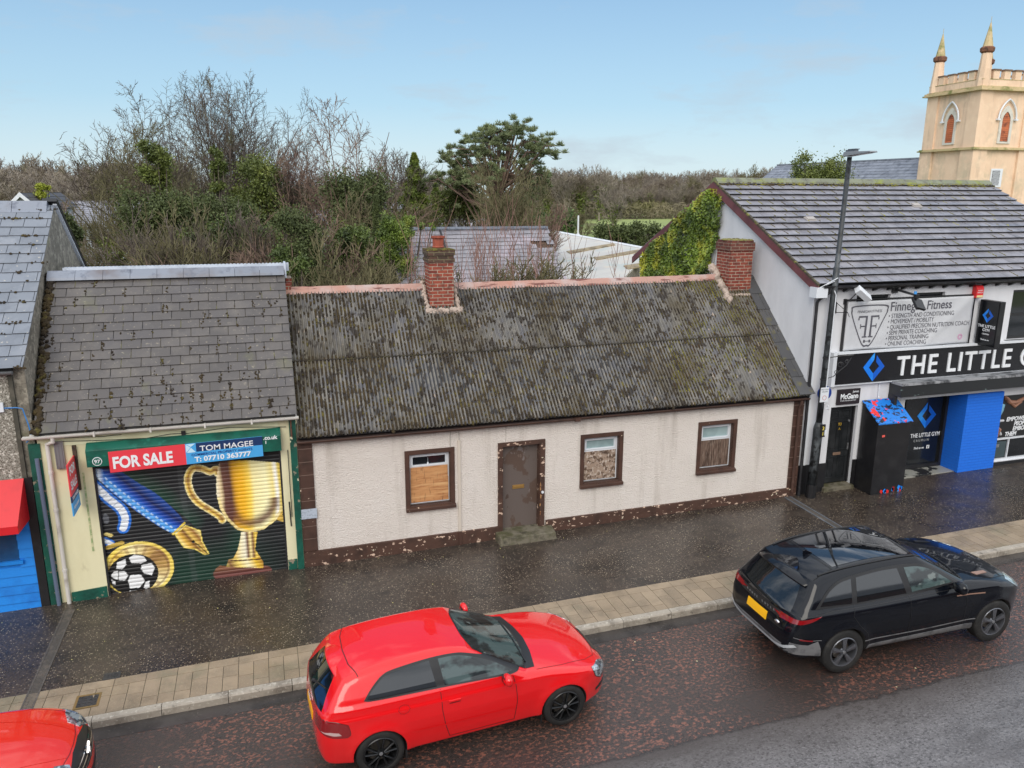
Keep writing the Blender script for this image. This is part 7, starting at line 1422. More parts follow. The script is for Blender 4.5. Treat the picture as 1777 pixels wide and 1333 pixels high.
# olive-brown shrubs, multi-stemmed
SH = dict(n=[14,8,6,5], ang=[.62,.45,.5,.55], start=[.02,.2,.2,.15], len=[1.0,.6,.55,.5], wob=[.05,.07,.1,.14,.16])
for i, (px, py, Y, bk_, lab) in enumerate(((175,318,26,bark2,'olive bare thicket right of the round yellow shrub'),(235,325,19,bark2,'olive bare thicket beside the tall gable'),(120,330,30,bark3,'reddish bare thicket beyond the tall slate roof'),(310,330,16,bark2,'olive bare thicket under the ivy-clad trunks'),(480,330,15,bark3,'reddish bare thicket right of the tallest tree'),(540,345,12,bark3,'reddish bare thicket above the left end of the cottage ridge'),(600,380,10,bark2,'olive bare thicket left of the dark cypress'),(560,425,6.5,bark2,'low bare thicket directly behind the cottage ridge'),(635,330,20,bark2,'olive bare thicket behind the dark cypress'),(780,320,30,bark2,'bare thicket left of the pine'),(420,370,12,bark2,'olive bare thicket behind the middle of the shop roof'),(215,418,10,bark3,'reddish bare thicket just behind the shop roof'),(690,330,28,bark2,'olive bare thicket under the golden conifer'),(940,345,34,bark3,'bare thicket right of the pine'),(300,330,13.5,bark,'grey bare thicket in front of the dark evergreen mass'),(375,335,13,bark2,'olive bare thicket right of the narrow ivy column'),(455,330,12.5,bark,'grey bare thicket in front of the bright evergreen shrub'))):
    bare_tree('bare_shrub', lab, gp(px, Y), topz(px, py, Y), .05, 60+i, bk_, cfg=dict(SH, n=[6,5,5,4]) if i in (0, 1, 2, 4, 11) else SH, Lf=.5, env=(px, py+60, 60, 62))
# leafy shrubs
def leafy(name, label, parts_, n, s, mt, seed, base, cat='shrub', flat=None, asp=.6, stem=.06):
    if s < .11: n = int(n*2.2); s *= .62
    rng = np.random.default_rng(seed); t = thing(name, label, cat, tuple(base)); b = MB(); tot = sum(q[3]*q[4]*q[5] for q in parts_); m2 = MB()
    for cx, cy, cz, rx, ry, rz in parts_:
        k = max(60, int(n*rx*ry*rz/tot*3)//3); P = rng.normal(0, 1, (k, 3)); P /= np.linalg.norm(P, axis=1)[:, None]; rad = np.abs(rng.normal(.75, .28, k))
        w_ = np.array([noise.noise(Vector(q)*1.9+Vector((cx, cy, cz))) for q in P]); P = P*(rad*(1+.9*w_))[:, None]*[rx, ry, rz]+[cx, cy, cz]; leafquads(b, P, s, rng, flat, asp)
        m2.tube([(base[0], base[1], base[2]-.1), ((base[0]+cx)/2, (base[1]+cy)/2, (base[2]+cz)/2), (cx, cy, cz)], [stem, stem*.7, stem*.3], 5)
    b.build('foliage', mt, t); m2.build('trunk', bark, t); return t
def blobs(px, py, Y, wpx, hpx, n, seed, dpt=.7):
    """cloud of foliage clumps filling a region of the view, standing at depth Y"""
    rng = np.random.default_rng(seed); o = []; c = at(px, py, Y); k = np.linalg.norm(c-CAM)/1371.24
    for _ in range(n):
        a_, b_ = rng.uniform(-1, 1, 2); rr_ = rng.uniform(.25, .5)*min(wpx, hpx)*k
        o.append((c[0]+a_*wpx*k*.5, Y+rng.uniform(-1, 1)*dpt, c[2]+b_*hpx*k*.5, rr_*.8, rr_*.8, rr_*.8))
    return o
leafy('evergreen_shrub', 'tall green ivy column on a trunk in front of the leaning tree', blobs(272, 300, 20, 34, 80, 12, 1, .4), 4200, .075, ivy2, 1, gp(275, 20))
leafy('evergreen_shrub', 'narrow dark green ivy column below the tallest tree', blobs(378, 305, 21, 20, 90, 12, 2, .3), 3200, .075, ivy2, 2, gp(380, 21))
leafy('evergreen_shrub', 'dark evergreen mass low between the bare trunks', blobs(330, 385, 18, 170, 75, 26, 3, 1.2), 12000, .085, darkcon, 3, gp(330, 18))
leafy('evergreen_shrub', 'bright evergreen shrub behind the right half of the shop ridge', blobs(400, 425, 14, 150, 50, 22, 4, .8), 9000, .07, shrubm, 4, gp(400, 14))
leafy('evergreen_shrub', 'dark green shrub behind the right end of the shop roof', blobs(525, 430, 11, 60, 90, 16, 5, .6), 7000, .06, darkcon, 5, gp(525, 11))
leafy('evergreen_shrub', 'glossy green laurel between the shop and the cottage ridge', blobs(505, 462, 7.5, 34, 40, 8, 6, .4), 3400, .05, shrubm, 6, gp(505, 7.5))
leafy('evergreen_shrub', 'mixed green shrub left of the white house', blobs(445, 340, 24, 60, 110, 18, 7, .8), 6500, .09, ivy2, 7, gp(445, 24))
leafy('evergreen_shrub', 'green shrub with yellow tips under the purple-brown tree', blobs(600, 425, 13, 50, 60, 12, 8, .5), 5200, .065, shrubm, 8, gp(600, 13))
leafy('evergreen_tree', 'dark tree filling the gap behind the cypress', blobs(625, 360, 22, 70, 90, 18, 9, .8), 8000, .09, darkcon, 9, gp(625, 22), 'tree')
leafy('ivy_hedge', 'bright ivy smothering the left end of the slate outbuilding', blobs(682, 432, 15.2, 40, 84, 16, 10, .5)+blobs(722, 392, 15.8, 60, 16, 7, 11, .3)+blobs(690, 395, 15.5, 50, 26, 8, 13, .3), 13000, .06, mat('bright_ivy', sr(100,120,44), .55, [(sr(66,84,34), 1.2, .42, .6), (sr(140,150,66), 1.8, .55, .7)], island=.5), 10, gp(690, 15.2), 'ivy')
leafy('round_shrub', 'round yellow-green shrub beyond the tall slate ridge', blobs(76, 333, 32, 16, 16, 5, 12, .3), 2000, .08, mat('yellow_green', sr(138,146,48), .6, island=.4), 12, gp(76, 32))
leafy('evergreen_bush', 'dark bush just behind the tall grey gable', blobs(118, 400, 11, 24, 46, 8, 14, .4), 3000, .06, darkcon, 14, gp(118, 11))
leafy('conifer_hedge', 'green conifer hedge beyond the white shed roof, right of the pine', blobs(950, 391, 60, 86, 30, 60, 15, 1.5), 9000, .13, mat('hedge_green', sr(82,104,52), .7, [(sr(56,74,40), .8, .42, .6)], island=.4), 15, gp(950, 60), 'hedge')
leafy('conifer_hedge', 'dark conifer hedge beyond the white shed roof, left of the ivy gable', blobs(1095, 412, 62, 120, 34, 70, 16, 1.5), 9000, .14, darkcon, 16, gp(1095, 62), 'hedge')
leafy('holly_tree', 'round evergreen tree showing above the gym ridge', blobs(1405, 296, 26, 66, 34, 14, 17, .9)+blobs(1405, 330, 26, 60, 60, 6, 18, .9), 9000, .09, ivy2, 17, gp(1405, 26), 'tree')
# conifers
def cone_tree(name, label, px, py, Y, wpx, mt, seed, n=9000, pw=1.0, cb=.3):
    base = gp(px, Y); zt = topz(px, py, Y); rng = np.random.default_rng(seed); t = thing(name, label, 'tree', base); k = np.linalg.norm(at(px, py, Y)-CAM)/1371.24; Rb = wpx*k/2; H = zt-base[2]
    b = MB(); s = rng.uniform(0, 1, n)**.8; ph = rng.uniform(0, 2*np.pi, n); lay = .82+.25*np.sin(s*H*5.0+ph*2)+.15*np.sin(ph*5+s*9); rad = Rb*(1-s)**pw*lay*rng.uniform(.6, 1.05, n)+.05
    C_ = np.stack([base[0]+rad*np.cos(ph), base[1]+rad*np.sin(ph), base[2]+cb+s*(H-cb)-.10*rad], 1); leafquads(b, C_, .10*max(.6, Rb/1.6), rng, asp=.35); b.build('crown', mt, t)
    b = MB(); b.cyl(base, (base[0], base[1], zt-.2), .14, .02, 8); b.build('trunk', bark, t)
cone_tree('golden_conifer', 'yellow-green pointed conifer between the bare trees and the pine', 722, 266, 35, 100, conif, 21, 14000, .85, 3.2)
cone_tree('golden_conifer', 'shorter yellow-green conifer right of the pointed one', 758, 318, 33, 70, conif, 22, 8000, .8, 2.5)
cone_tree('cypress', 'slim dark cypress beside the ivy hedge', 655, 338, 17, 34, darkcon, 23, 9000, .6)
# pine: limbs with needle pads
base = gp(862, 26); zt = topz(862, 226, 26); t = thing('pine_tree', 'spreading pine with flat needle pads standing above the slate outbuilding', 'tree', base)
b = MB(); P = [np.array(base), np.array([base[0]+.1, 26, 3.0]), np.array([base[0]-.1, 26, 6.0]), np.array([base[0]+.2, 26, 8.2])]; b.tube(P, [.26,.22,.17,.10], 8); b.build('trunk', bark3, t, smooth=True)
rng = np.random.default_rng(5); limbs = MB(); nd = MB(); pads = []
for (px, py) in ((800,262),(822,240),(845,232),(868,226),(892,232),(908,236),(930,246),(938,262),(925,272),(900,262),(875,252),(850,252),(826,268),(802,280),(790,292),(812,300),(845,282),(880,282),(908,292),(930,300),(925,322),(900,325),(870,310),(838,312),(785,308),(778,320),(912,345),(806,330)):
    Yp = 26+rng.uniform(-1.7, 1.7); pads.append(at(px, py, Yp))
pads = [q_+rng.normal(0, 1, 3)*[.45, .8, .28]*(k_ > 0) for q_ in pads for k_ in range(3)]
for q in pads:
    s0 = P[2]+(P[3]-P[2])*rng.uniform(0, 1) if q[2] > 7.5 else P[1]+(P[2]-P[1])*rng.uniform(.3, 1); mid = (s0+q)/2+np.array([0, 0, -.25]); limbs.tube([s0, mid, q], [.07,.05,.025], 5)
    for _ in range(6):
        c = q+rng.normal(0, 1, 3)*[.42, .5, .24]; limbs.tube([q, c], [.02,.008], 3); m_ = 85; D = rng.normal(0, 1, (m_, 3)); D[:, 2] = np.abs(D[:, 2])+.2; D /= np.linalg.norm(D, axis=1)[:, None]
        C_ = c+D*rng.uniform(.03, .17, m_)[:, None]; u = D; v = np.cross(D, rng.normal(0, 1, (m_, 3))); v /= np.linalg.norm(v, axis=1)[:, None]
        V = np.stack([C_-v*.020, C_+v*.020, C_+u*.17], 1).reshape(-1, 3); b0 = len(nd.v); nd.v += V.tolist(); nd.f += [(b0+3*i, b0+3*i+1, b0+3*i+2) for i in range(m_)]; nd.m += [0]*m_
limbs.build('limbs', bark3, t); nd.build('crown', needle, t)
leafy('evergreen_tree', 'green tree half hidden left of the pine', blobs(790, 335, 29, 60, 60, 12, 31, .8), 6000, .10, ivy2, 31, gp(790, 29), 'tree')
# saplings behind the cottage ridge
def sapling(px, py, Y, seed):
    rng = np.random.default_rng(seed); base = np.array(gp(px+rng.uniform(-6, 6), Y)); zt = topz(px, py, Y); t = thing('sapling', 'thin red-brown sapling growing between the cottage and the slate outbuilding', 'sapling', tuple(base), 'saplings behind the cottage'); b = MB(); tw = Twigs()
    H = zt-base[2]; pth = [base]; d = np.array([rng.normal(0, .05), rng.normal(0, .05), 1.])
    for i in range(5): d = d+rng.normal(0, .035, 3); d[2] = 1; pth.append(pth[-1]+d*H/5)
    tw.add(np.array(pth), np.linspace(.022, .005, 6), 4)
    for k in range(9):
        s = rng.uniform(.45, .97)*5; j = int(s); p_ = pth[j]+(pth[j+1]-pth[j])*(s-j) if j < 5 else pth[5]; a_ = rng.uniform(0, 6.28); dd = np.array([math.cos(a_)*.45, math.sin(a_)*.45, 1.]); L = rng.uniform(.4, 1.1); tw.add(np.array([p_, p_+dd*L*.35, p_+dd*L*.7+[0,0,.05], p_+dd*L+[0,0,.15]]), np.linspace(.009, .004, 4), 3)
    tw.mesh(b); b.build('stem', mat('red_twig', sr(136,104,94), .8) if 'red_twig' not in bpy.data.materials else bpy.data.materials['red_twig'], t)
rs = random.Random(5)
for i in range(52): sapling(*((rs.uniform(800, 950), rs.uniform(385, 432), rs.uniform(5.6, 9)) if i < 40 else ((rs.uniform(698, 735), rs.uniform(400, 440), 7) if i < 47 else (rs.uniform(1020, 1048), rs.uniform(405, 440), 7))), 200+i)
for i, (px, py) in enumerate(((885, 452), (920, 448), (812, 462))): bare_tree('bramble', ('olive bramble tangle behind the middle of the cottage ridge','olive bramble tangle under the hole in the outbuilding roof','olive bramble tangle right of the first chimney')[i], gp(px, 6.8), topz(px, py, 6.8), .03, 90+i, bark2, cfg=SH, Lf=.5)['category'] = 'bramble'
# -- far woodland: a few kinds of bare tree, copied
far = []
for i, (bk_, iv_) in enumerate(((bark4, 0), (bark5, 0), (bark4, 900), (bark2, 0), (bark5, 500))):
    far.append(bare_tree('distant_tree', 'bare tree in the far wood', (0, 0, 0), 13, .26, 300+i, bk_, 'bare trees of the far wood', cfg=dict(n=[11,8,6,5], ang=[.42,.5,.6,.6], start=[.22,.2,.2,.15], rmin=.035, len=[.8,.6,.55,.5]), ivy=iv_, ivy_lv=1, ivy_r=.9, ivy_z=9, ls=.28, Lf=.6))
rs = random.Random(9); used = set()
def far_tree(px, py, Y):
    k = rs.randrange(5); src = far[k]
    p_ = at(px, py, Y); zb_ = G(p_[0])-.24; o = src if k not in used else copy_tree(src); used.add(k)
    sc_ = (p_[2]-zb_)/13; o.location = (p_[0], Y, zb_); o.scale = (sc_*rs.uniform(.9, 1.3), sc_*rs.uniform(.9, 1.3), sc_); o.rotation_euler = (0, 0, rs.uniform(0, 6.28)); return o
for row, (Y, dz, st) in enumerate(((168, 14, 15), (185, 6, 13), (205, 0, 12), (225, -2, 12))):
    px = 905+rs.uniform(0, 8)
    while px < 1330: far_tree(px, 303+dz+16*noise.noise(Vector((px*.025, row*2., 0)))+rs.uniform(-7, 12), Y+rs.uniform(-6, 6)); px += st*rs.uniform(.7, 1.3)
for row, (Y, dz, st) in enumerate(((75, 18, 26), (95, 8, 22), (120, 0, 20))):
    px = -30
    while px < 330: far_tree(px, 278+dz+14*noise.noise(Vector((px*.02, row*2., 3)))+rs.uniform(-6, 10), Y+rs.uniform(-6, 6)); px += st*rs.uniform(.7, 1.3)
for px, py, Y in ((660,300,110),(700,305,110),(740,300,120),(770,305,100),(640,310,100),(950,296,150),(985,292,150),(1010,288,150),(1042,288,150),(1290,288,120),(1330,290,120),(1350,285,125),(1255,295,120),(1770,330,90),(1790,320,95),(1745,335,100),(1800,325,85),(350,300,110),(390,305,110),(440,300,110),(490,300,110),(540,305,110),(590,300,110)): far_tree(px, py, Y)
t = far_tree(1065, 318, 92); t['label'] = 'single broad bare tree standing on the near edge of the field'; t = far_tree(1012, 362, 75); t['label'] = 'low rust-brown bare tree behind the white shed roof'
# undergrowth of the far wood: one mass
rng = np.random.default_rng(3); b = MB()
def mass(px0, px1, Y, yt, yb, n, sz):
    px = rng.uniform(px0, px1, n); C_ = []
    for q in px: top_ = at(q, yt+7*noise.noise(Vector((q*.03, Y, 0))), Y)[2]; pp = at(q, 400, Y+rng.uniform(-4, 4)); C_.append((pp[0], Y+rng.uniform(-5, 5), G(pp[0])-.3+(top_-G(pp[0])+.3)*rng.uniform(0, 1)**1.1))
    leafquads(b, np.array(C_), sz, rng, flat=(.1,-1,.1), asp=.16)
mass(890, 1340, 215, 338, 384, 18000, .9); mass(890, 1340, 163, 352, 384, 9000, .6); mass(-60, 620, 128, 322, 380, 20000, .6); mass(600, 900, 128, 330, 380, 7000, .6); mass(1730, 1900, 100, 330, 380, 3000, .6)
tag(b.build('undergrowth', mat('winter_undergrowth', sr(118,110,88), .95, [(sr(92,86,72), .12, .42, .6), (sr(120,116,78), .07, .5, .66), (sr(70,80,48), .10, .60, .70)], island=.3)), 'brown winter undergrowth filling the far wood', 'undergrowth', kind='stuff')
b = MB(); nxf = 24; fy0, fy1 = 108, 212; [b.v.append((-60+ (x/nxf)*340, y, G(-60+(x/nxf)*340)-.23)) for y in (fy0, fy1) for x in range(nxf+1)]; b.f = [(i, i+1, nxf+2+i, nxf+1+i) for i in range(nxf)]; b.m = [0]*nxf
struct(b.build('field', mat('field_grass', sr(138,150,88), .9, [(sr(120,132,76), .06, .45, .6)])))
# -- houses
farslate = mat('far_slate', sr(128,128,136), .5, [(sr(150,150,158), .8, .5, .7, (1,1,3)), (sr(104,104,110), 2.5, .5, .66, (1,.4,3))], island=.1)
wht = mat('far_white_wall', sr(206,210,216), .8, [(sr(180,184,190), .8, .5, .7)])
def house(name, label, x0, x1, y0, y1, zg, ze, zr, wm, rm_, wins=(), chim=(), ridge='x', wall_lab=None):
    t = thing(name, label, 'house', ((x0+x1)/2, y0, zg)); b = MB(); b.box(x0, x1, y0, y1, zg-.5, ze); my = (y0+y1)/2; mx_ = (x0+x1)/2
    if ridge == 'x':
        for xa in (x0, x1-.2): b.prism([(y0,ze),(y1,ze),(my,zr-.1)], 'x', xa, xa+.2)
    else:
        for ya in (y0, y1-.2): b.prism([(x0,ze),(x1,ze),(mx_,zr-.1)], 'y', ya, ya+.2)
    b.build('wall', wm, t); b = MB(); o_ = .25; r_ = MB()
    if ridge == 'x':
        L = math.hypot(my-y0+o_, zr-ze+.1); v1 = np.array([0, my-y0+o_, zr-ze+.1])/L; slates(r_, (x0-o_, y0-o_, ze-.1), (1,0,0), v1, x1-x0+2*o_, L, .5, .3, .012)
        b.add([(x0-o_,y0-o_,ze-.12),(x1+o_,y0-o_,ze-.12),(x1+o_,my,zr-.02),(x0-o_,my,zr-.02),(x1+o_,y1+o_,ze-.1),(x0-o_,y1+o_,ze-.1)], [(0,1,2,3),(3,2,4,5),(0,5,4,1)])
        r_.box(x0-o_, x1+o_, my-.08, my+.08, zr-.03, zr+.05)
    else:
        L = math.hypot(mx_-x0+o_, zr-ze+.1); v1 = np.array([mx_-x0+o_, 0, zr-ze+.1])/L; slates(r_, (x0-o_, y1+o_, ze-.1), (0,-1,0), v1, y1-y0+2*o_, L, .5, .3, .012); v2 = v1*[-1,1,1]; slates(r_, (x1+o_, y0-o_, ze-.1), (0,1,0), v2, y1-y0+2*o_, L, .5, .3, .012)
        b.add([(x0-o_,y0-o_,ze-.12),(x0-o_,y1+o_,ze-.12),(mx_,y1+o_,zr-.02),(mx_,y0-o_,zr-.02),(x1+o_,y1+o_,ze-.12),(x1+o_,y0-o_,ze-.12)], [(0,1,2,3),(3,2,4,5),(0,5,4,1)])
        for s_ in (-1, 1): q = MB(); xa = x0-o_ if s_ < 0 else x1+o_; q.prism([(xa,ze-.30),(xa,ze-.08),(mx_,zr+.04),(mx_,zr-.18)], 'y', y0-o_-.04, y0-o_); q.build('barge_board', M['white_pvc'], t)
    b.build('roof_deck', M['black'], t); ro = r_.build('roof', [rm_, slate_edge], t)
    for (a0, a1, z0, z1) in wins:
        q = MB(); q.box(a0, a1, y0-.02, y0-.002, z0, z1); w_ = q.build('window', M['white_pvc'], t); q = MB(); m_ = (a1-a0)*.08; q.box(a0+m_, (a0+a1)/2-m_/2, y0-.03, y0-.02, z0+m_, z1-m_); q.box((a0+a1)/2+m_/2, a1-m_, y0-.03, y0-.02, z0+m_, z1-m_); q.build('pane', M['glass_dark'], w_)
    for (cx, cy, h_) in chim: q = MB(); q.box(cx-.35, cx+.35, cy-.3, cy+.3, zr-.8, zr+h_); q.box(cx-.4, cx+.4, cy-.35, cy+.35, zr+h_, zr+h_+.12); c_ = q.build('chimney', grey, ro); q = MB(); q.cyl((cx,cy,zr+h_+.12),(cx,cy,zr+h_+.45),.12,n=8); q.build('chimney_pot', bpy.data.materials['terracotta'], c_)
    return t
p_ = at(98, 350, 40); q_ = at(250, 350, 40); zr = at(150, 350, 43)[2]; ze = at(150, 392, 40)[2]; house('white_house', 'white house with a long grey roof behind the thicket on the left', p_[0]-2, q_[0], 40, 47, -.6, ze, zr, wht, farslate, [(p_[0]+1.5, p_[0]+3, ze-1.4, ze-.3), (p_[0]+4, p_[0]+5.5, ze-1.4, ze-.3)])
p_ = at(478, 372, 32); q_ = at(502, 372, 32); zr = at(490, 366, 34)[2]; ze = at(490, 388, 32)[2]; house('white_house', 'white house with one dark window glimpsed right of the tallest tree', p_[0]-.6, q_[0]+2.4, 32, 37, -.3, ze, zr, wht, farslate, [(p_[0]+.25, p_[0]+.75, ze-1.3, ze-.25)])
p_ = at(655, 352, 46); q_ = at(757, 352, 46); zr = at(730, 352, 49)[2]; ze = at(730, 385, 46)[2]; house('white_house', 'white house with a slate roof and chimney seen left of the pine', p_[0], q_[0], 46, 52, -.3, ze, zr, wht, farslate, [(q_[0]-2.2, q_[0]-1, ze-1.3, ze-.2)], [(q_[0]-.3, 49, .5)])
p_ = at(775, 384, 40); q_ = at(885, 384, 40); zr = at(830, 381, 42)[2]; house('stone_outhouse', 'low grey-roofed outhouse behind the slate outbuilding', p_[0], q_[0], 40, 44, 0, zr-1.5, zr, wht, farslate)
p_ = at(2, 340, 30); zr = at(40, 335, 30)[2]; house('white_house', 'white gabled house with a dark roof at the far left edge', at(12, 340, 30)[0], at(62, 340, 30)[0], 30, 38, -.5, zr-.75, zr, wht, mat('far_dark_tile', sr(78,74,76), .6), ridge='y')
# slate outbuilding with a hole in its roof
x0 = at(672, 400, 17)[0]; x1 = at(945, 395, 17)[0]; zr = at(850, 396, 17)[2]; ze = 3.0; t = thing('slate_outbuilding', 'old outbuilding with a patched slate roof and a hole near the ridge', 'outbuilding', (x0, 13.5, 0))
b = MB(); b.box(x0, x1, 13.7, 20.3, -.5, ze); b.prism([(13.7,ze),(20.3,ze),(17,zr-.12)], 'x', x1-.3, x1); b.prism([(13.7,ze),(20.3,ze),(17,zr-.12)], 'x', x0, x0+.3); b.build('wall', grey, t)
purp = mat('mauve_slate', sr(126,124,130), .5, [(sr(150,142,150), .9, .5, .64), (sr(108,108,116), 2.2, .5, .7)], island=.22); L = math.hypot(3.5, zr-ze+.2); v1 = np.array([0, 3.5, zr-ze+.2])/L
b = MB(); nr = int(L/.22); hole = {(r_, i) for r_ in (nr-4, nr-5) for i in (int((x1-x0)/.34)-2, int((x1-x0)/.34)-1)}; slates(b, (x0, 13.5, ze-.2), (1,0,0), v1, x1-x0+.1, L, .34, .22, .012, .012, .02, clip=lambda v: (0, x1-x0+.1+.06*math.sin(v*9)), skip=hole); b.build('slates', [purp, slate_edge], t)
b = MB(); b.add([(x0,13.5,ze-.22),(x1,13.5,ze-.22),(x1,17,zr-.03),(x0,17,zr-.03),(x1,20.5,ze-.2),(x0,20.5,ze-.2)], [(0,1,2,3),(3,2,4,5)]); b.build('roof_deck', mat('bare_batten', sr(84,66,52), .9, [(sr(40,30,26), 3, .45, .6, (1,6,1))]), t)
b = MB(); [b.box(x0+i*.5, min(x1+.1, x0+i*.5+.49), 16.85, 17.15, zr-.03, zr+.06) for i in range(int((x1-x0)/.5)+1)]; b.build('ridge_tiles', rt, t)
b = MB(); b.tube([(x0+2.1,16.9,zr-.02),(x0+2.1,16.2,zr-.45),(x0+2.1,15.9,zr-.75)], .04, 6); b.build('vent_pipe', M['black'], t)
# white shed with a wide shallow roof
A, B_, C2, D2 = at(938, 398, 46), at(1130, 434, 33), at(1060, 505, 24), at(930, 470, 27)
t = thing('white_shed', 'long low shed with a shallow white sheet roof and three rusty rooflights', 'shed', (float(A[0]), 33, 0)); wsm = mat('white_shed_roof', sr(190,187,180), .5, [(sr(180,176,172), .5, .45, .66, (1,2,1)), (sr(160,178,176), .35, .55, .7), (sr(196,186,170), 1.2, .52, .7)], bump=(3,.1,(1,6,1),.02))
n_ = np.cross(B_-A, C2-A); n_ /= np.linalg.norm(n_); n_ = n_*np.sign(n_[2]); C2 = C2+np.array([0,0,-(n_@(C2-A))/n_[2]]); D2 = D2+np.array([0,0,-(n_@(D2-A))/n_[2]])
b = MB(); b.hexa([D2-n_*.1, C2-n_*.1, B_-n_*.1, A-n_*.1, D2, C2, B_, A]); b.build('roof', wsm, t)
b = MB(); z0 = -.5; [b.add([P_, Q_, (Q_[0],Q_[1],z0), (P_[0],P_[1],z0)], [(0,1,2,3)]) for P_, Q_ in ((D2-n_*.1, C2-n_*.1), (C2-n_*.1, B_-n_*.1), (B_-n_*.1, A-n_*.1), (A-n_*.1, D2-n_*.1))]; b.build('wall', grey, t)
b = MB(); b.tube([A+n_*.03, B_+n_*.03], .10, 6); b.build('ridge', M['white_pvc'], t)
def on(px, py): d_ = FW+(px-888.5)/1371.24*RI-(py-666.5)/1371.24*UP; return CAM+d_*((n_@(A-CAM))/(n_@d_))
rl = mat('rusty_rooflight', sr(150,134,104), .6, [(sr(110,96,70), 2, .45, .6)])
for q in (((983,437),(1064,423),(1068,426),(990,441)), ((1030,448),(1108,434),(1112,438),(1036,452)), ((1082,462),(1122,456),(1124,461),(1090,468))):
    b = MB(); P_ = [on(*k) for k in q]; b.hexa([k-n_*.02 for k in P_[::-1]]+[k+n_*.05 for k in P_[::-1]]); b.build('rooflight', rl, t)
b = MB(); c_ = at(1003, 408, 47); d_ = at(1004, 374, 47); b.cyl((c_[0],47,-.2), (c_[0],47,d_[2]), .09, .07, 8); b.box(c_[0]-.12, c_[0]+.12, 46.88, 47.12, c_[2]-.2, c_[2]+.1); tag(b.build('pole', M['white_pvc']), 'thin white pole standing behind the white shed roof', 'pole')
# ================= church =================
t = thing('church', 'peach rendered church tower with battlements and pinnacles', 'church', (42.92, 26.17, 0))
pe = mat('peach_render', sr(228,198,170), .8, [(sr(210,180,152), .7, .45, .68, (1,1,.5), 5, .8), (sr(168,150,132), 1.3, .54, .70, (1.6,1.6,.18), 6, .65), (sr(186,176,150), .6, .52, .66, None, 6, .5), (sr(232,204,176), 2, .5, .7)], bump=(8,.2,None,.01))
peg = mat('lichen_peach', sr(186,168,128), .85, [(sr(120,124,70), 1.2, .5, .62), (sr(204,180,144), 2, .5, .7)])
s4 = 4.3; an = math.radians(-3); MC = np.array([43.10, 26.17])
def tp(u, v): return (MC[0]+u*math.cos(an)-v*math.sin(an), MC[1]+u*math.sin(an)+v*math.cos(an))     # u along the street face, v to the back
def tb(mb, u0, u1, v0, v1, z0, z1): q = [tp(u0,v0), tp(u1,v0), tp(u1,v1), tp(u0,v1)]; mb.hexa([(*k, z0) for k in q]+[(*k, z1) for k in q])
b = MB(); tb(b, 0, s4, 0, s4, -.5, 13.5); b.build('tower_shaft', pe, t)
for (z0, z1, pj) in ((-.5, 9.9, .16), (10.0, 13.45, .10)):
    for u in (0, s4-.75):
        for v in (0, s4-.75): b = MB(); tb(b, u-pj, u+.75+pj, v-pj, v+.75+pj, z0, z1); b.build('corner_buttress', pe, t)
for z0, z1, o_ in ((9.9, 9.99, .30), (9.99, 10.06, .22), (13.45, 13.54, .34), (13.54, 13.66, .26), (13.66, 13.72, .16)): b = MB(); tb(b, -o_, s4+o_, -o_, s4+o_, z0, z1); b.build('string_course', peg, t)
b = MB(); w_ = .22
for (u0, u1, v0, v1) in ((-.08, s4+.08, -.08, w_), (-.08, s4+.08, s4-w_, s4+.08), (-.08, w_, w_, s4-w_), (s4-w_, s4+.08, w_, s4-w_)): tb(b, u0, u1, v0, v1, 13.72, 14.10)
b.build('parapet', pe, t)
for (u0, u1, v0, v1) in ((-.10, s4+.10, -.10, w_+.02), (-.10, s4+.10, s4-w_-.02, s4+.10), (-.10, w_+.02, w_+.02, s4-w_-.02), (s4-w_-.02, s4+.10, w_+.02, s4-w_-.02)): b = MB(); tb(b, u0, u1, v0, v1, 14.10, 14.14); b.build('parapet_coping', peg, t)
cop = mat('coping_brown', sr(120,98,84), .8, [(sr(90,76,66), 2, .5, .7)])
for k in range(4):
    a0 = .66+k*.84; a1 = a0+.46
    for (u0, u1, v0, v1) in ((a0, a1, -.08, w_), (a0, a1, s4-w_, s4+.08), (-.08, w_, a0, a1), (s4-w_, s4+.08, a0, a1)):
        b = MB(); tb(b, u0, u1, v0, v1, 14.10, 14.64); o = b.build('merlon', pe, t); b = MB(); tb(b, u0-.05, u1+.05, v0-.06, v1+.06, 14.64, 14.72); b.build('coping', cop, o)
for u in (.22, s4-.22):
    for v in (.22, s4-.22):
        c = tp(u, v); b = MB(); b.lathe((*c, 13.7), (0,0,1), [(.42,0),(.40,.5),(.33,1.3),(.29,1.95)], 8); pn = b.build('pinnacle', pe, t)
        b = MB(); b.lathe((*c, 15.62), (0,0,1), [(.27,0),(.40,.12),(.42,.32),(.34,.40),(.25,.36)], 8); b.build('pinnacle_crown', mat('stained_brown', sr(120,80,60), .8, [(sr(80,56,46), 5, .5, .6)]) if 'stained_brown' not in bpy.data.materials else bpy.data.materials['stained_brown'], pn)
        b = MB(); b.lathe((*c, 15.95), (0,0,1), [(.31,0),(.03,1.45),(.0,1.5)], 8); b.cyl((*c,17.4),(*c,17.75),.015,n=5); b.build('spire', peg, pn)
def arch(mb, fx, cu, z0, zs, hw, d0, d1, face, wid=None):
    """pointed arch outline on a face; wid: ring width or None for a filled panel"""
    R_ = hw*2.0; pts = []
    for k in range(9): a_ = math.acos((R_-hw)/R_)*k/8; pts.append((cu+hw-R_+R_*math.cos(a_), zs+R_*math.sin(a_)))
    L = [(2*cu-x, z) for x, z in pts[::-1]]; return [(cu+hw, z0)]+pts+L[1:]+[(cu-hw, z0)]
offw = mat('off_white_stone', sr(204,200,190), .7, [(sr(176,170,158), 3, .5, .7)])
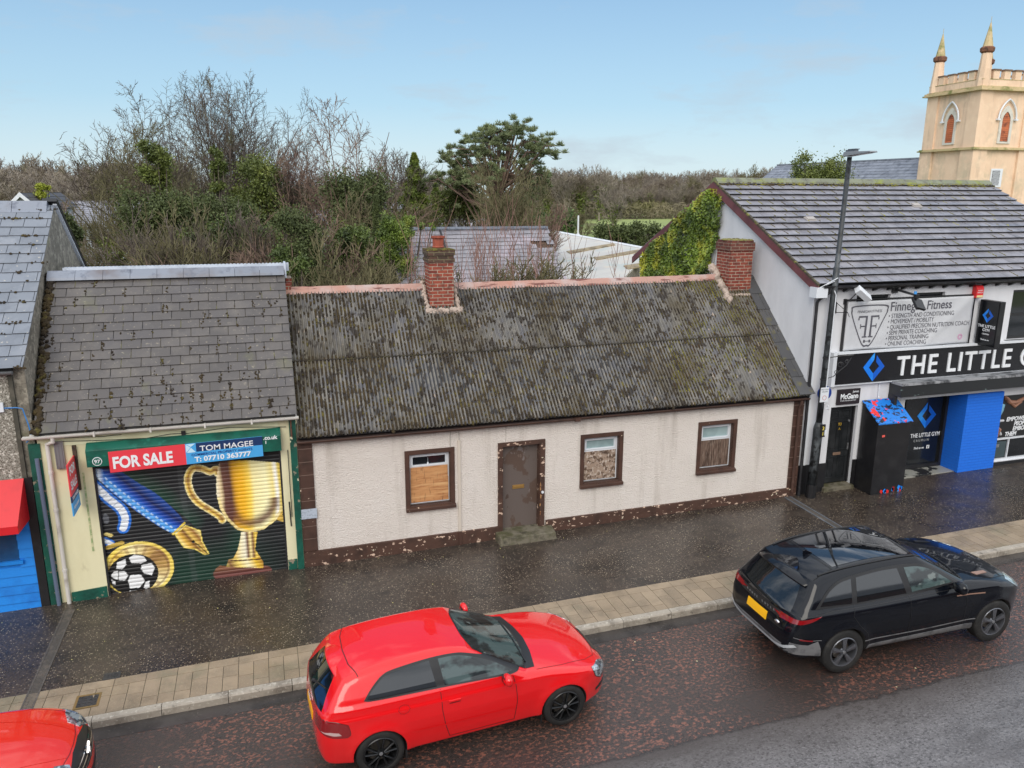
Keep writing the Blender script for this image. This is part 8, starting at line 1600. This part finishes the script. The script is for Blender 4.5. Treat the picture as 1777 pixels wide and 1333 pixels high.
lou = mat('orange_louvre', sr(176,98,60), .7, [(sr(128,68,44), 3, .5, .64)], island=.25)
def face_pt(face, u, z, dd): c = tp(u, -dd) if face == 's' else tp(-dd, s4-u); return (c[0], c[1], z)
for face, cu in (('s', 2.15), ('w', 2.15)):
    O_ = arch(None, None, cu, 10.30, 11.75, .50, 0, 0, face); I_ = arch(None, None, cu, 10.42, 11.70, .31, 0, 0, face); n = len(O_)
    b = MB(); V = [face_pt(face, u, z, .07) for u, z in O_]+[face_pt(face, u, z, .07) for u, z in I_]+[face_pt(face, u, z, .0) for u, z in O_]+[face_pt(face, u, z, -.0) for u, z in I_]
    F_ = []
    for i in range(n): j = (i+1) % n; F_ += [(i, j, n+j, n+i), (2*n+i, 2*n+j, j, i), (n+i, n+j, 3*n+j, 3*n+i)]
    b.add(V, F_); wv_ = b.build('belfry_window', offw, t)
    H_ = arch(None, None, cu, 11.70, 11.80, .68, 0, 0, face)[1:-1]; b = MB(); b.tube([face_pt(face, u, z, .12) for u, z in H_], .055, 6); e_ = H_[0], H_[-1]; [b.obox(face_pt(face, u, z-.05, .10), (.10,0,0), (0,.10,0), (0,0,.05)) for u, z in e_]; b.build('hood_mould', M['white_pvc'], wv_)
    b = MB(); b.add([face_pt(face, u, z, .012) for u, z in I_], [tuple(range(n))]); b.build('belfry_back', M['black'], wv_)
    b = MB(); z = 10.44
    while z < 12.15:
        hw = .30 if z < 11.7 else max(.03, .30-(z-11.7)*.55); p0, p1 = face_pt(face, cu-hw, z, .05), face_pt(face, cu+hw, z, .05); q0, q1 = face_pt(face, cu-hw, z+.10, .018), face_pt(face, cu+hw, z+.10, .018)
        e = [(a_[0], a_[1], a_[2]+.022) for a_ in (p0, p1, q1, q0)]; b.hexa([p0, p1, q1, q0]+e); z += .125
    b.build('louvres', lou, wv_)
b = MB(); q = [face_pt('s', u, z, .05) for u, z in ((1.55,7.6),(2.45,7.6),(2.45,8.75),(1.55,8.75))]; q2 = [face_pt('s', u, z, -.0) for u, z in ((1.55,7.6),(2.45,7.6),(2.45,8.75),(1.55,8.75))]; b.hexa([q[0], q[1], q2[1], q2[0], q[3], q[2], q2[2], q2[3]]); wv_ = b.build('lattice_window', M['white_pvc'], t)
b = MB(); q = [face_pt('s', u, z, .056) for u, z in ((1.65,7.72),(2.25,7.72),(2.25,8.65),(1.65,8.65))]; b.add(q, [(0,1,2,3)]); b.build('pane', M['black'], wv_)
b = MB()
for k in range(-6, 12):
    for s_ in (-1, 1):
        seg = []
        for tt in np.linspace(0, 1, 16): z = 7.72+.93*tt; u = 1.65+k*.10+s_*.55*tt+(.0 if s_ > 0 else .3); seg.append((u, z)) if 1.65 <= u <= 2.25 else None
        if len(seg) > 1: b.tube([face_pt('s', *seg[0], .065), face_pt('s', *seg[-1], .065)], .012, 3)
b.build('lattice', M['white_pvc'], wv_)
# nave: ridge runs away from the tower to the left
nr = mat('nave_slate', sr(122,126,136), .45, [(sr(146,150,160), .9, .5, .7, (1,1,2)), (sr(98,102,112), 2.2, .5, .66)], island=.18)
ny0, ny1, nxa, nxm, nxb = 30.35, 49.2, 41.3, 45.2, 49.1; zr = 9.62; ze = 6.5
b = MB(); b.box(nxa, nxb, ny0, ny1, -.5, ze); [b.prism([(nxa,ze),(nxb,ze),(nxm,zr-.1)], 'y', ya, ya+.3) for ya in (ny0, ny1-.3)]; b.build('nave_wall', pe, t)
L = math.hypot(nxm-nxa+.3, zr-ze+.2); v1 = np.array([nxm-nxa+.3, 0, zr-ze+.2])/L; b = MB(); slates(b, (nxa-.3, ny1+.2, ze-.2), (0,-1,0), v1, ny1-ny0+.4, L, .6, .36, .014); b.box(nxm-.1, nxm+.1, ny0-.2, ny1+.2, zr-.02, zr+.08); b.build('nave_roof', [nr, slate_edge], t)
b = MB(); b.add([(nxa-.3,ny0-.2,ze-.22),(nxm,ny0-.2,zr-.03),(nxm,ny1+.2,zr-.03),(nxa-.3,ny1+.2,ze-.22),(nxb+.3,ny0-.2,ze-.2),(nxb+.3,ny1+.2,ze-.2)], [(0,1,2,3),(1,4,5,2)]); b.build('roof_deck', M['black'], t)
b = MB(); b.prism([(nxa-.3,ze-.40),(nxa-.3,ze-.20),(nxm,zr+.04),(nxm,zr-.16)], 'y', ny0-.26, ny0-.21); b.build('barge_board', mat('orange_barge', sr(176,112,80), .7), t)
# phone mast beyond the church
c = at(1607, 275, 60); t = thing('phone_mast', 'blue-grey phone mast with antennas left of the church tower', 'mast', (c[0], 60, 0)); zt = at(1607, 230, 60)[2]; mm = mat('mast_blue', sr(66,96,140), .5)
b = MB(); b.cyl((c[0],60,0),(c[0],60,zt-1.2),.22,.16,10); b.cyl((c[0],60,zt-1.2),(c[0],60,zt+.1),.06,.05,6); b.build('mast_pole', mm, t)
for k in range(6): a_ = k*1.05; b = MB(); px_, py_ = c[0]+.42*math.cos(a_), 60+.42*math.sin(a_); b.box(px_-.09, px_+.09, py_-.06, py_+.06, zt-1.2-(k % 2)*.3, zt-.05-(k % 2)*.3); b.tube([(c[0],60,zt-.7),(px_,py_,zt-.7)], .03, 4); b.build('antenna', mat('mast_dark', sr(50,62,84), .5) if 'mast_dark' not in bpy.data.materials else bpy.data.materials['mast_dark'], t)
# ================= other side of the street (terrace added out of view, to show in reflections) =================
t = thing('added_terrace', 'brick terrace added across the street behind the viewer, for reflections', 'building', (0, -23, 0))
b = MB(); b.box(-34, 34, -30, -23, -1, 6.8); b.build('wall', M['brick'], t)
b = MB(); b.add([(-34.3,-22.7,6.7),(34.3,-22.7,6.7),(34.3,-26.5,9.6),(-34.3,-26.5,9.6),(34.3,-30.3,6.7),(-34.3,-30.3,6.7)], [(0,1,2,3)[::-1],(3,2,4,5)[::-1]]); b.build('roof', farslate, t)
for i in range(16):
    for z0 in (.9, 3.5): x = -32+i*4.1; b = MB(); b.box(x, x+1.2, -22.99, -22.95, z0, z0+1.4); b.build('window', M['glass_dark'], t)
